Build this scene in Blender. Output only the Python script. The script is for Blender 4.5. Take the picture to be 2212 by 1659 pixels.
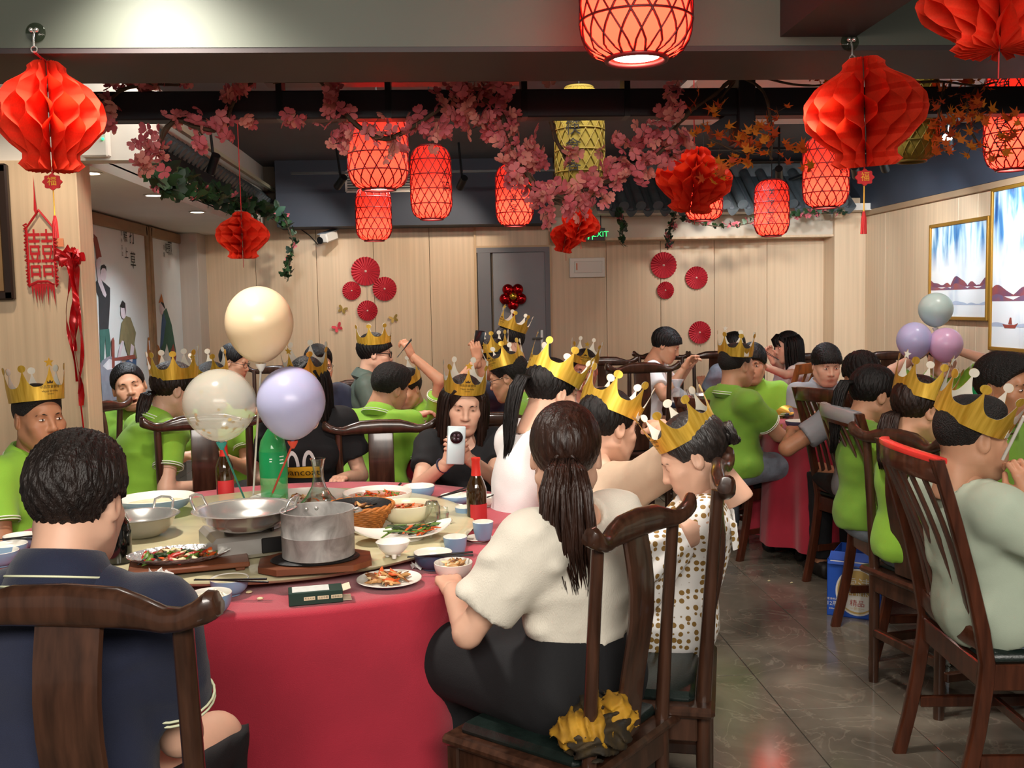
import bpy, math, random
import numpy as np
from mathutils import Vector, Matrix, Euler

for _o in list(bpy.data.objects):
    bpy.data.objects.remove(_o)
SC = bpy.context.scene
COL = SC.collection
PI = math.pi

# ------------------------------------------------------------------ camera
FPX, CX, CY = 2150.0, 1106.0, 829.5
CAMH = 1.50
_yaw, _pit, _rol = math.radians(3.71), math.radians(4.64), 0.020
_f = Vector((math.sin(_yaw) * math.cos(_pit), math.cos(_yaw) * math.cos(_pit), -math.sin(_pit)))
_r0 = Vector((math.cos(_yaw), -math.sin(_yaw), 0))
_u0 = _r0.cross(_f)
_r = (_r0 * math.cos(_rol) - _u0 * math.sin(_rol)).normalized()
_u = _r.cross(_f).normalized()
CAMP = Vector((0, 0, CAMH))
cam_d = bpy.data.cameras.new('camera')
cam = bpy.data.objects.new('camera', cam_d)
COL.objects.link(cam)
cam_d.sensor_width = 36.0
cam_d.lens = 36.0 * FPX / 2212.0
cam_d.clip_start = 0.05
_m = Matrix((_r, _u, -_f)).transposed().to_4x4()
_m.translation = CAMP
cam.matrix_world = _m
SC.camera = cam

# ------------------------------------------------------------------ colour management, world
vs = SC.view_settings
vs.view_transform = 'Standard'
vs.look = 'None'
vs.gamma = 1.0
vs.use_curve_mapping = False
vs.exposure = 0.0
W = bpy.data.worlds.new('room_air')
SC.world = W
W.use_nodes = True
W.node_tree.nodes['Background'].inputs[0].default_value = (1.0, 0.93, 0.85, 1)
W.node_tree.nodes['Background'].inputs[1].default_value = 0.24

# ------------------------------------------------------------------ lights (lamps of the room and added fills)
def spot(name, loc, target, power, color=(1, .9, .78), angle=90, blend=.7, size=.06):
    d = bpy.data.lights.new(name, 'SPOT')
    d.energy = power; d.color = color; d.spot_size = math.radians(angle); d.spot_blend = blend
    d.shadow_soft_size = size
    o = bpy.data.objects.new(name, d); COL.objects.link(o)
    o.location = loc
    o.rotation_euler = (Vector(target) - Vector(loc)).to_track_quat('-Z', 'Y').to_euler()
    return o
def point(name, loc, power, color=(1, .8, .6), size=.04):
    d = bpy.data.lights.new(name, 'POINT')
    d.energy = power; d.color = color; d.shadow_soft_size = size
    o = bpy.data.objects.new(name, d); COL.objects.link(o); o.location = loc
    return o
def area(name, loc, target, sx, sy, power, color=(1, .92, .82)):
    d = bpy.data.lights.new(name, 'AREA')
    d.shape = 'RECTANGLE'; d.size = sx; d.size_y = sy; d.energy = power; d.color = color
    o = bpy.data.objects.new(name, d); COL.objects.link(o); o.location = loc
    o.rotation_euler = (Vector(target) - Vector(loc)).to_track_quat('-Z', 'Y').to_euler()
    return o
WARM, NEUT, COOL = (1, .84, .66), (1, .93, .84), (.82, .92, 1)
# ceiling panel of the front part of the room, behind the camera
area('ceiling_panel_light', (0.2, -0.7, 2.40), (0.0, 3.4, 1.1), 3.0, .7, 150, NEUT)
area('hidden_fill_light', (0.3, 4.75, 2.86), (0.3, 8.0, 0.9), 3.6, .25, 70, NEUT)  # fill added unseen behind the main beam to brighten the rear of the room
# lamps over the tables, the last one an added fill
spot('table_downlight_or_fill', (-0.9, 2.9, 2.62), (-0.7, 3.3, .7), 170, NEUT, 105, .6, .12)
spot('table_downlight_or_fill', (1.0, 2.9, 2.25), (0.8, 3.5, .7), 90, NEUT, 95, .7, .10)
spot('table_downlight_or_fill', (-0.9, 5.2, 2.62), (-0.7, 5.4, .7), 110, NEUT, 100, .7, .10)
spot('table_downlight_or_fill', (-0.4, 7.2, 2.62), (-0.4, 7.2, .7), 110, NEUT, 100, .7, .10)
spot('table_downlight_or_fill', (2.1, 6.9, 2.62), (2.2, 6.9, .7), 120, COOL, 75, .5, .05)
spot('table_downlight_or_fill', (2.4, 2.7, 2.62), (2.3, 3.6, .5), 70, NEUT, 100, .7, .10)
spot('table_downlight_or_fill', (2.9, 5.0, 2.62), (2.8, 5.8, .9), 95, NEUT, 95, .7, .08)  # added spot that brightens the balloons on the right

# ------------------------------------------------------------------ pixel helpers (points in the room at true depth)
def ray(px, py):
    return _f + _r * ((px - CX) / FPX) - _u * ((py - CY) / FPX)
def atd(px, py, d):
    return CAMP + ray(px, py) * d
def aty(px, py, Y):
    v = ray(px, py); return CAMP + v * (Y / v.y)
def atx(px, py, X):
    v = ray(px, py); return CAMP + v * (X / v.x)
def atz(px, py, z):
    v = ray(px, py); return CAMP + v * ((z - CAMH) / v.z)

# ------------------------------------------------------------------ object helpers
def prop(o, label=None, cat=None, group=None, kind=None):
    if label: o['label'] = label
    if cat: o['category'] = cat
    if group: o['group'] = group
    if kind: o['kind'] = kind
    return o
def empty(name, loc=(0, 0, 0), rz=0.0, label=None, cat=None, group=None, kind=None):
    o = bpy.data.objects.new(name, None); COL.objects.link(o)
    o.empty_display_size = .05
    o.location = loc; o.rotation_euler = (0, 0, rz)
    return prop(o, label, cat, group, kind)
def copy_tree(o, parent=None):
    c = o.copy(); COL.objects.link(c)
    if parent is not None: c.parent = parent
    for ch in CHILD.get(o.name, []):
        copy_tree_child(ch, c)
    return c
CHILD = {}
def copy_tree_child(ch, parent):
    c = ch.copy(); COL.objects.link(c); c.parent = parent
    CHILD.setdefault(parent.name, []).append(c)
    for g in CHILD.get(ch.name, []):
        copy_tree_child(g, c)

class MB:
    """collects geometry, then links it as one mesh object"""
    def __init__(s):
        s.v, s.f, s.mi, s.n = [], [], [], 0
    def add(s, vs, fs, mi=0):
        vs = np.asarray(vs, dtype=float).reshape(-1, 3)
        s.v.append(vs)
        n = s.n
        for f in fs:
            s.f.append(tuple(int(i) + n for i in f)); s.mi.append(mi)
        s.n += len(vs)
        return s
    def box(s, c, size, R=None, mi=0, taper=1.0):
        hx, hy, hz = size[0] / 2, size[1] / 2, size[2] / 2
        vs = [Vector((x * hx * (taper if z > 0 else 1), y * hy * (taper if z > 0 else 1), z * hz)) for z in (-1, 1) for x, y in ((-1, -1), (1, -1), (1, 1), (-1, 1))]
        if R is not None: vs = [R @ v for v in vs]
        c = Vector(c)
        s.add([v + c for v in vs], [(3, 2, 1, 0), (4, 5, 6, 7), (0, 1, 5, 4), (1, 2, 6, 5), (2, 3, 7, 6), (3, 0, 4, 7)], mi)
        return s
    def bbox(s, c, size, b=.004, R=None, mi=0):
        """box with chamfered edges"""
        hx, hy, hz = [q / 2 for q in size]
        b = min(b, hx * .9, hy * .9, hz * .9)
        vs, idx = [], {}
        for sx in (-1, 1):
            for sy in (-1, 1):
                for sz in (-1, 1):
                    for a in range(3):
                        p = [sx * (hx - b), sy * (hy - b), sz * (hz - b)]
                        p[a] = (sx * hx, sy * hy, sz * hz)[a]
                        idx[(sx, sy, sz, a)] = len(vs); vs.append(Vector(p))
        fs = []
        for a in range(3):
            o1, o2 = [q for q in range(3) if q != a]
            for sg in (-1, 1):
                ring = []
                for p, q in ((-1, -1), (1, -1), (1, 1), (-1, 1)):
                    k = [0, 0, 0]; k[a] = sg; k[o1] = p; k[o2] = q
                    ring.append(idx[(k[0], k[1], k[2], a)])
                if (sg > 0) == (a == 1): ring.reverse()
                fs.append(ring)
        for a in range(3):
            o1, o2 = [q for q in range(3) if q != a]
            for p in (-1, 1):
                for q in (-1, 1):
                    k0 = [0, 0, 0]; k0[a] = -1; k0[o1] = p; k0[o2] = q
                    k1 = list(k0); k1[a] = 1
                    fs.append((idx[(*k0, o1)], idx[(*k1, o1)], idx[(*k1, o2)], idx[(*k0, o2)]))
        for sx in (-1, 1):
            for sy in (-1, 1):
                for sz in (-1, 1):
                    fs.append([idx[(sx, sy, sz, a)] for a in range(3)])
        if R is not None: vs = [R @ v for v in vs]
        c = Vector(c)
        s.add([v + c for v in vs], fs, mi)
        return s
    def tube(s, path, rad, n=8, cap=True, mi=0, sq=None, up=(0, 0, 1), closed=False):
        """tube along a path; rad scalar or list; sq=(a,b) elliptical scale"""
        P = [Vector(p) for p in path]; m = len(P)
        if not hasattr(rad, '__len__'): rad = [rad] * m
        T = []
        for i in range(m):
            if closed: t = P[(i + 1) % m] - P[i - 1]
            else: t = P[min(i + 1, m - 1)] - P[max(i - 1, 0)]
            T.append(t.normalized() if t.length > 1e-9 else Vector((0, 0, 1)))
        u = Vector(up)
        if abs(u.dot(T[0])) > .95: u = Vector((1, 0, 0)) if abs(T[0].x) < .9 else Vector((0, 1, 0))
        a = (u - T[0] * u.dot(T[0])).normalized()
        vs = []
        for i in range(m):
            a = (a - T[i] * a.dot(T[i]))
            a = a.normalized() if a.length > 1e-9 else T[i].orthogonal().normalized()
            b = T[i].cross(a)
            ea, eb = sq if sq else (1, 1)
            for k in range(n):
                t = 2 * PI * k / n
                vs.append(P[i] + (a * math.cos(t) * ea + b * math.sin(t) * eb) * rad[i])
        fs = []
        for i in range(m if closed else m - 1):
            j = (i + 1) % m
            for k in range(n):
                k2 = (k + 1) % n
                fs.append((i * n + k, i * n + k2, j * n + k2, j * n + k))
        if cap and not closed:
            fs.append(tuple(range(n - 1, -1, -1))); fs.append(tuple((m - 1) * n + k for k in range(n)))
        s.add(vs, fs, mi); return s
    def lathe(s, prof, n=32, c=(0, 0, 0), mi=0, sx=1, sy=1, R=None, wob=None):
        """prof: list of (r,z)"""
        vs = []
        for r, z in prof:
            for k in range(n):
                t = 2 * PI * k / n
                q = r * (wob(t, z) if wob else 1)
                vs.append(Vector((q * math.cos(t) * sx, q * math.sin(t) * sy, z)))
        fs = []
        for i in range(len(prof) - 1):
            for k in range(n):
                k2 = (k + 1) % n
                fs.append((i * n + k, i * n + k2, (i + 1) * n + k2, (i + 1) * n + k))
        if R is not None: vs = [R @ v for v in vs]
        c = Vector(c)
        s.add([v + c for v in vs], fs, mi); return s
    def prism(s, poly, th, fn=None, mi=0, mi_side=None):
        """polygon (x,y) list extruded by th along z, mapped by fn(x,y,z)->point"""
        fn = fn or (lambda x, y, z: (x, y, z))
        n = len(poly)
        a = sum(poly[i][0] * poly[(i + 1) % n][1] - poly[(i + 1) % n][0] * poly[i][1] for i in range(n))
        if a < 0: poly = poly[::-1]
        vs = [fn(x, y, 0) for x, y in poly] + [fn(x, y, th) for x, y in poly]
        s.add(vs, [tuple(range(n - 1, -1, -1)), tuple(range(n, 2 * n))], mi)
        if th:
            n0 = s.n - 2 * n
            for i in range(n):
                j = (i + 1) % n
                s.f.append((n0 + i, n0 + j, n0 + n + j, n0 + n + i)); s.mi.append(mi if mi_side is None else mi_side)
        return s
    def ball(s, c, r, n=12, m=8, mi=0, sc=(1, 1, 1), R=None):
        prof = [(r * math.sin(PI * i / m), -r * math.cos(PI * i / m)) for i in range(m + 1)]
        prof[0] = (0, -r); prof[-1] = (0, r)
        vs = [Vector((0, 0, -r * sc[2]))]
        for i in range(1, m):
            for k in range(n):
                t = 2 * PI * k / n
                vs.append(Vector((prof[i][0] * math.cos(t) * sc[0], prof[i][0] * math.sin(t) * sc[1], prof[i][1] * sc[2])))
        vs.append(Vector((0, 0, r * sc[2])))
        fs = [(0, 1 + (k + 1) % n, 1 + k) for k in range(n)]
        for i in range(m - 2):
            for k in range(n):
                k2 = (k + 1) % n
                fs.append((1 + i * n + k, 1 + i * n + k2, 1 + (i + 1) * n + k2, 1 + (i + 1) * n + k))
        L = len(vs) - 1
        fs += [(L, 1 + (m - 2) * n + k, 1 + (m - 2) * n + (k + 1) % n) for k in range(n)]
        if R is not None: vs = [R @ v for v in vs]
        c = Vector(c)
        s.add([v + c for v in vs], fs, mi); return s
    def mesh(s, name, mats, smooth=None):
        me = bpy.data.meshes.new(name)
        V = np.concatenate(s.v) if s.v else np.zeros((0, 3))
        me.from_pydata(V.tolist(), [], s.f)
        if not isinstance(mats, (list, tuple)): mats = [mats]
        for m in mats: me.materials.append(m)
        if len(mats) > 1: me.polygons.foreach_set('material_index', s.mi)
        if smooth is not None:
            if smooth >= 180: me.shade_smooth()
            else:
                me.shade_smooth(); me.set_sharp_from_angle(angle=math.radians(smooth))
        me.update()
        return me
    def build(s, name, mats, parent=None, smooth=35, loc=None, rz=None, label=None, cat=None, group=None, kind=None):
        return link(name, s.mesh(name, mats, smooth), parent, loc, rz, label, cat, group, kind)

def link(name, me, parent=None, loc=None, rz=None, label=None, cat=None, group=None, kind=None):
    o = bpy.data.objects.new(name, me); COL.objects.link(o)
    if parent is not None:
        o.parent = parent
        CHILD.setdefault(parent.name, []).append(o)
    if loc is not None: o.location = loc
    if rz is not None: o.rotation_euler = (0, 0, rz)
    return prop(o, label, cat, group, kind)

# ------------------------------------------------------------------ materials
def lin(h):
    if isinstance(h, str):
        h = h.lstrip('#'); c = [int(h[i:i + 2], 16) / 255 for i in (0, 2, 4)]
    else: c = list(h)
    return tuple((x / 12.92 if x <= .04045 else ((x + .055) / 1.055) ** 2.4) for x in c)
MATS = {}
def mat(name, col, rough=.5, metal=0.0, var=0.0, scale=8, stretch=(1, 1, 1), bump=0.0, bscale=None, spec=.5, trans=0.0, emit=0.0, alpha=1.0,
        ior=1.45, coat=0.0, sheen=0.0, translucent=0.0, col2=None, vcol=False, detail=4, sss=0.0, bstretch=None, emit_col=None, distort=0.0):
    if name in MATS: return MATS[name]
    m = bpy.data.materials.new(name); m.use_nodes = True
    nt = m.node_tree; N = nt.nodes; L = nt.links
    b = N['Principled BSDF']
    c = (*lin(col), 1)
    b.inputs['Base Color'].default_value = c
    b.inputs['Roughness'].default_value = rough
    b.inputs['Metallic'].default_value = metal
    b.inputs['Specular IOR Level'].default_value = spec
    b.inputs['IOR'].default_value = ior
    b.inputs['Transmission Weight'].default_value = trans
    b.inputs['Alpha'].default_value = alpha
    b.inputs['Coat Weight'].default_value = coat
    b.inputs['Coat Roughness'].default_value = .08
    b.inputs['Sheen Weight'].default_value = sheen
    if sss:
        b.inputs['Subsurface Weight'].default_value = sss
        b.inputs['Subsurface Radius'].default_value = (.02, .008, .004)
        b.inputs['Subsurface Scale'].default_value = .3
    if emit:
        b.inputs['Emission Color'].default_value = (*lin(emit_col), 1) if emit_col else c
        b.inputs['Emission Strength'].default_value = emit
    tc = None
    def coords(st):
        nonlocal tc
        if tc is None: tc = N.new('ShaderNodeTexCoord')
        mp = N.new('ShaderNodeMapping'); mp.inputs['Scale'].default_value = st
        L.new(tc.outputs['Object'], mp.inputs['Vector'])
        return mp.outputs['Vector']
    basesock = None
    if vcol:
        a = N.new('ShaderNodeAttribute'); a.attribute_name = 'Col'
        basesock = a.outputs['Color']
    if var or col2:
        n = N.new('ShaderNodeTexNoise'); n.inputs['Scale'].default_value = scale; n.inputs['Detail'].default_value = detail
        n.inputs['Distortion'].default_value = distort
        L.new(coords(stretch), n.inputs['Vector'])
        r = N.new('ShaderNodeValToRGB')
        r.color_ramp.elements[0].position = .3; r.color_ramp.elements[1].position = .7
        if col2: c2 = (*lin(col2), 1)
        else: c2 = tuple(min(1, x * (1 + var)) for x in c[:3]) + (1,); 
        c1 = c if col2 else tuple(x * (1 - var) for x in c[:3]) + (1,)
        if vcol:
            r.color_ramp.elements[0].color = (1 - var,) * 3 + (1,); r.color_ramp.elements[1].color = (1,) * 4
        else:
            r.color_ramp.elements[0].color = c1; r.color_ramp.elements[1].color = c2
        L.new(n.outputs['Fac'], r.inputs['Fac'])
        if vcol:
            mx = N.new('ShaderNodeMix'); mx.data_type = 'RGBA'; mx.blend_type = 'MULTIPLY'; mx.inputs[0].default_value = 1
            L.new(basesock, mx.inputs[6]); L.new(r.outputs['Color'], mx.inputs[7]); basesock = mx.outputs[2]
        else: basesock = r.outputs['Color']
    if basesock is not None: L.new(basesock, b.inputs['Base Color'])
    if bump:
        n = N.new('ShaderNodeTexNoise'); n.inputs['Scale'].default_value = bscale or scale; n.inputs['Detail'].default_value = 3
        L.new(coords(bstretch or stretch), n.inputs['Vector'])
        bp = N.new('ShaderNodeBump'); bp.inputs['Strength'].default_value = bump; bp.inputs['Distance'].default_value = .01
        L.new(n.outputs['Fac'], bp.inputs['Height']); L.new(bp.outputs['Normal'], b.inputs['Normal'])
    if translucent:
        t = N.new('ShaderNodeBsdfTranslucent'); t.inputs['Color'].default_value = c
        if basesock is not None: L.new(basesock, t.inputs['Color'])
        mx = N.new('ShaderNodeMixShader'); mx.inputs[0].default_value = translucent
        L.new(b.outputs[0], mx.inputs[1]); L.new(t.outputs[0], mx.inputs[2])
        L.new(mx.outputs[0], N['Material Output'].inputs['Surface'])
    MATS[name] = m
    return m
def glass(name, col='#ffffff', rough=0.02, ior=1.45):
    """thin clear shell: mostly transparent with fresnel gloss"""
    if name in MATS: return MATS[name]
    m = bpy.data.materials.new(name); m.use_nodes = True
    nt = m.node_tree; N = nt.nodes; L = nt.links
    for n in list(N):
        if n.type == 'BSDF_PRINCIPLED': N.remove(n)
    t = N.new('ShaderNodeBsdfTransparent'); t.inputs[0].default_value = (*lin(col), 1)
    g = N.new('ShaderNodeBsdfGlossy'); g.inputs['Roughness'].default_value = rough
    fr = N.new('ShaderNodeLayerWeight'); fr.inputs[0].default_value = .35
    mx = N.new('ShaderNodeMixShader')
    L.new(fr.outputs['Facing'], mx.inputs[0]); L.new(t.outputs[0], mx.inputs[1]); L.new(g.outputs[0], mx.inputs[2])
    L.new(mx.outputs[0], N['Material Output'].inputs['Surface'])
    MATS[name] = m
    return m

# text as flat mesh -----------------------------------------------------------
_TX = {}
def text_geo(body, size=1.0):
    """verts (n,3) centred, faces"""
    k = body
    if k not in _TX:
        cu = bpy.data.curves.new('lettering', 'FONT'); cu.body = body; cu.align_x = 'CENTER'; cu.align_y = 'CENTER'
        cu.resolution_u = 2
        ob = bpy.data.objects.new('lettering', cu); COL.objects.link(ob)
        dg = bpy.context.evaluated_depsgraph_get(); dg.update()
        ev = ob.evaluated_get(dg); me = ev.to_mesh()
        V = np.array([v.co[:] for v in me.vertices]).reshape(-1, 3); F = [tuple(p.vertices) for p in me.polygons]
        ev.to_mesh_clear(); bpy.data.objects.remove(ob); bpy.data.curves.remove(cu)
        _TX[k] = (V, F)
    V, F = _TX[k]
    return V * size, F
def vtext(body, size=1.0, lead=1.1):
    """vertical column of characters"""
    VV, FF, n = [], [], 0
    for i, ch in enumerate(body):
        if ch == ' ': continue
        V, F = text_geo(ch, size)
        if len(V) == 0: continue
        V = V.copy(); V[:, 1] -= i * size * lead
        VV.append(V); FF += [tuple(j + n for j in f) for f in F]; n += len(V)
    return np.concatenate(VV), FF
# ================================================================== ROOM SHELL
YB, XL, XR = 10.3, -2.6, 4.3
M_panel = mat('wood_panel_beige', '#cdb394', .45, var=.10, scale=30, stretch=(1, 1, .02), bump=.05, bscale=60)
M_panel2 = mat('wood_panel_grey', '#b9aea2', .5, var=.06, scale=30, stretch=(1, 1, .02))
M_white = mat('white_plaster', '#d9d3c9', .8, var=.03, scale=3)
M_dark = mat('ceiling_charcoal', '#5a5d62', .75, var=.10, scale=1.5)
M_navy = mat('bulkhead_navy', '#333945', .7, var=.12, scale=2)
M_olive = mat('beam_olive_paint', '#4b4f45', .55, var=.08, scale=1.2)
M_soffit = mat('beam_dark_brown', '#2e2424', .55, var=.15, scale=2)
M_pipe = mat('beam_black_stain', '#231f25', .5, var=.2, scale=6, stretch=(.2, 1, 1))
M_frame = mat('old_timber_frame', '#8a6a48', .6, var=.25, scale=14, stretch=(1, .1, .6))
M_black = mat('black_metal', '#111214', .4)
M_door = mat('door_grey', '#76777b', .45, var=.05, scale=4)
M_doorf = mat('door_frame_grey', '#5f6065', .45)
M_bulb = mat('lamp_face', '#fff6e6', .3, emit=14)

def slab(name, lo, hi, m, kind='structure', parent=None, bevel=0):
    c = [(a + b) / 2 for a, b in zip(lo, hi)]; s = [abs(b - a) for a, b in zip(lo, hi)]
    mb = MB()
    (mb.bbox(c, s, bevel) if bevel else mb.box(c, s))
    return mb.build(name, m, parent, kind=kind if parent is None else None, smooth=None)

# ---- floor with marble tiles
def marble():
    m = bpy.data.materials.new('floor_marble_tile'); m.use_nodes = True
    nt = m.node_tree; N = nt.nodes; L = nt.links; b = N['Principled BSDF']
    g = N.new('ShaderNodeNewGeometry')
    n1 = N.new('ShaderNodeTexNoise'); n1.inputs['Scale'].default_value = 2.2; n1.inputs['Detail'].default_value = 7; n1.inputs['Distortion'].default_value = .8
    r1 = N.new('ShaderNodeValToRGB')
    r1.color_ramp.elements[0].position = .3; r1.color_ramp.elements[0].color = (*lin('#4d473f'), 1)
    r1.color_ramp.elements[1].position = .72; r1.color_ramp.elements[1].color = (*lin('#7d7467'), 1)
    n2 = N.new('ShaderNodeTexNoise'); n2.inputs['Scale'].default_value = 3.1; n2.inputs['Detail'].default_value = 5; n2.inputs['Distortion'].default_value = 1.6
    r2 = N.new('ShaderNodeValToRGB')
    e = r2.color_ramp.elements
    e[0].position = .485; e[0].color = (0, 0, 0, 1); e[1].position = .5; e[1].color = (.75, .75, .75, 1)
    k = e.new(.515); k.color = (0, 0, 0, 1)
    e[1].color = (.26, .26, .26, 1)
    mx = N.new('ShaderNodeMix'); mx.data_type = 'RGBA'
    mx.inputs[7].default_value = (*lin('#a89c8b'), 1)
    L.new(g.outputs['Position'], n1.inputs['Vector']); L.new(g.outputs['Position'], n2.inputs['Vector'])
    L.new(n1.outputs['Fac'], r1.inputs['Fac']); L.new(n2.outputs['Fac'], r2.inputs['Fac'])
    L.new(r2.outputs['Color'], mx.inputs[0]); L.new(r1.outputs['Color'], mx.inputs[6])
    L.new(mx.outputs[2], b.inputs['Base Color'])
    b.inputs['Roughness'].default_value = .13
    return m
M_tile = marble()
M_grout = mat('floor_grout', '#3a352f', .6)
fl = slab('floor', (-4.5, -3, -.12), (5, YB + .3, -.004), M_grout)
tw, tl = .40, .80
tm = MB().bbox((0, 0, 0), (tw - .004, tl - .004, .012), .0012).mesh('tile', M_tile)
xs0 = atz(1796, 1659, 0).x % tw
for i in range(-12, 14):
    x = xs0 + tw * (i + .5)
    if not (-4.4 < x < 4.25): continue
    off = (atz(1700, 1534, 0).y if i % 2 == 0 else atz(1600, 1458, 0).y) % tl
    for j in range(0, 14):
        y = off + tl * (j + .5)
        if y < 1.2 or y > YB: continue
        if x < -.3 or (y > 6.5 and x < .6): 
            if (x < -.9 or y > 7.4): continue
        link('tile', tm, fl, (x, y, -.006))
fm = MB()
for i in range(-12, 14):
    x = xs0 + tw * (i + .5)
    if -4.4 < x < -.3:
        for j in range(-3, 14): fm.box((x, .3 + tl * j, -.005), (tw - .004, tl - .004, .010))
fo = fm.build('tile_field', M_tile, fl); fo['kind'] = 'stuff'

# ---- back wall: panels left of the door, door, panels to the right
zt = aty(900, 487, YB).z
wb = slab('wall_back', (-4, YB + .02, 0), (5, YB + .2, 3.0), mat('wall_core', '#6b5d4e', .8))
def panels(parent, pxs, z0, z1, Y, m, gap=.004, d=.02):
    xs = [aty(p, 600, Y).x for p in pxs]
    for a, b in zip(xs, xs[1:]):
        MB().bbox(((a + b) / 2, Y + d / 2, (z0 + z1) / 2), (b - a - gap, d, z1 - z0), .002).build('panel', m, parent, smooth=None)
panels(wb, [380, 553, 685, 808, 929, 1028], 0, 2.5, YB, M_panel)
panels(wb, [1190, 1310, 1427, 1543, 1657, 1800, 1990], 0, 2.5, YB, M_panel)
# door set in the back wall
d0, d1 = aty(1030, 600, YB).x, aty(1186, 600, YB).x
dz = aty(1100, 536, YB).z
dr = empty('door_1', (0, 0, 0), kind='structure')
MB().bbox(((d0 + d1) / 2 + .07, YB - .01, dz / 2), (d1 - d0 - .19, .04, dz - .03), .004).build('door_leaf', M_door, dr)
MB().box((d0 + .075, YB - .02, dz / 2), (.13, .06, dz)).box((d1 - .02, YB - .02, dz / 2), (.05, .06, dz)).box(((d0 + d1) / 2, YB - .022, dz - .02), (d1 - d0, .064, .05)).build('door_frame', M_doorf, dr)
h = aty(1171, 735, YB - .06)
MB().bbox((h.x, YB - .04, h.z), (.035, .015, .22), .004).tube([(h.x, YB - .05, h.z + .02), (h.x, YB - .09, h.z + .02), (h.x - .10, YB - .09, h.z + .02)], .010).build('door_handle', mat('steel', '#a9a9a6', .3, 1.0), dr)
MB().box(((d0 + d1) / 2, YB, (dz + 2.5) / 2), (d1 - d0 + .02, .04, 2.5 - dz)).build('transom_panel', M_panel, dr, smooth=None)
MB().box((d0 - .012, YB - .02, 1.25), (.024, .05, 2.5)).box((d1 + .012, YB - .02, 1.25), (.024, .05, 2.5)).box(((d0 + d1) / 2, YB - .02, dz + .01), (d1 - d0, .05, .03)).build('door_casing', mat('casing_wood', '#b99a74', .5), dr, smooth=None)

# right part: lit pelmet over the back wall and the corner pier
pz0, pz1 = aty(1500, 514, YB - .2).z, aty(1500, 466, YB - .2).z
px0, px1 = aty(1190, 490, YB - .2).x, aty(1806, 490, YB - .2).x
slab('trim_1', (px0, YB - .25, pz0), (px1, YB, pz1), mat('pelmet_panel', '#c4b7a4', .5), bevel=.004)
slab('trim_2', (px0, YB - .27, pz0 - .012), (px1, YB - .0, pz0 + .010), M_panel)
cx0, cx1 = aty(1803, 490, YB - .3).x, aty(1860, 490, YB - .3).x
slab('wall_pier', (cx0, YB - .3, 0), (XR + .02, YB, 2.5), M_panel, bevel=.004)
# white coving under the tile roof
ez = aty(1500, 458, YB - .5).z
slab('trim_3', (aty(1290, 460, YB - .5).x, YB - .55, pz1 + .002), (XR, YB, pz1 + .07), M_white)

# dark bulkhead over the left half
bz0, bz1 = aty(900, 487, YB - .35).z, aty(900, 395, YB - .35).z
slab('ceiling_bulkhead', (aty(600, 487, YB - .35).x, YB - .4, bz0), (aty(1195, 487, YB - .35).x, YB + .02, bz1 + .5), M_navy)

# ---- left recess with murals
zr = aty(240, 348, 5.15).z
wl = slab('wall_left', (XL - .2, 5.1, 0), (XL, YB + .1, 3.0), mat('wall_core', '#6b5d4e', .8))
slab('ceiling_recess', (XL - .1, 5.2, zr), (-1.80, YB, zr + .06), M_white)
lp = aty(171, 500, 5.1).x
slab('wall_front_left', (-4.4, 5.1, 0), (lp, 5.3, zr + .002), M_panel, bevel=.004)
slab('wall_lintel', (-4.4, 5.12, zr), (aty(330, 300, 5.12).x, 5.24, 2.95), M_white)
slab('wall_eave_bulkhead', (-1.95, 5.24, zr + .05), (-1.80, YB, 2.95), M_white)
# back corner pier of recess
slab('wall_corner_pier', (XL - .02, YB - .35, 0), (aty(425, 520, YB - .35).x, YB + .01, zr), M_panel2, bevel=.004)

# ---- right wall with dark band
wr = slab('wall_right', (XR + .02, -1, 0), (XR + .2, YB + .1, 3.0), mat('wall_core', '#6b5d4e', .8))
zb = atx(2000, 440, XR).z
ys = [3.0, 5.2, 6.4, atx(2110, 600, XR).y - .0, 8.15, atx(1912, 600, XR).y, YB - .3]
ys = sorted(ys)
for a, b in zip(ys, ys[1:]):
    MB().bbox((XR + .01, (a + b) / 2, zb / 2), (.02, b - a - .004, zb), .002).build('panel', M_panel, wr, smooth=None)
slab('wall_right_band', (XR - .06, 2, zb + .05), (XR + .1, YB, 3.0), M_navy)
slab('trim_4', (XR - .05, 2, zb), (XR + .02, YB - .3, zb + .05), mat('trim_tan', '#9d8265', .5))

# ---- ceiling
slab('ceiling', (-4.5, 3.2, 2.92), (5, YB + .3, 3.05), M_dark)
slab('ceiling_front', (-4.5, -3, 2.92), (5, 3.2, 3.05), M_olive)
# main beam across the room
by = 3.2
bz = aty(1106, 103, by).z
slab('beam_main', (-4.4, by, bz + .004), (5, by + .42, 2.93), M_olive)
slab('beam_main_soffit', (-4.4, by + .002, bz - .012), (5, by + .42, bz + .004), M_soffit)
# cross beam coming forward
q0, q1 = aty(1685, 80, by), aty(1835, 100, by)
slab('beam_cross', (q0.x, -.5, q0.z), (q1.x + .02, by, 2.93), M_soffit)
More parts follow.
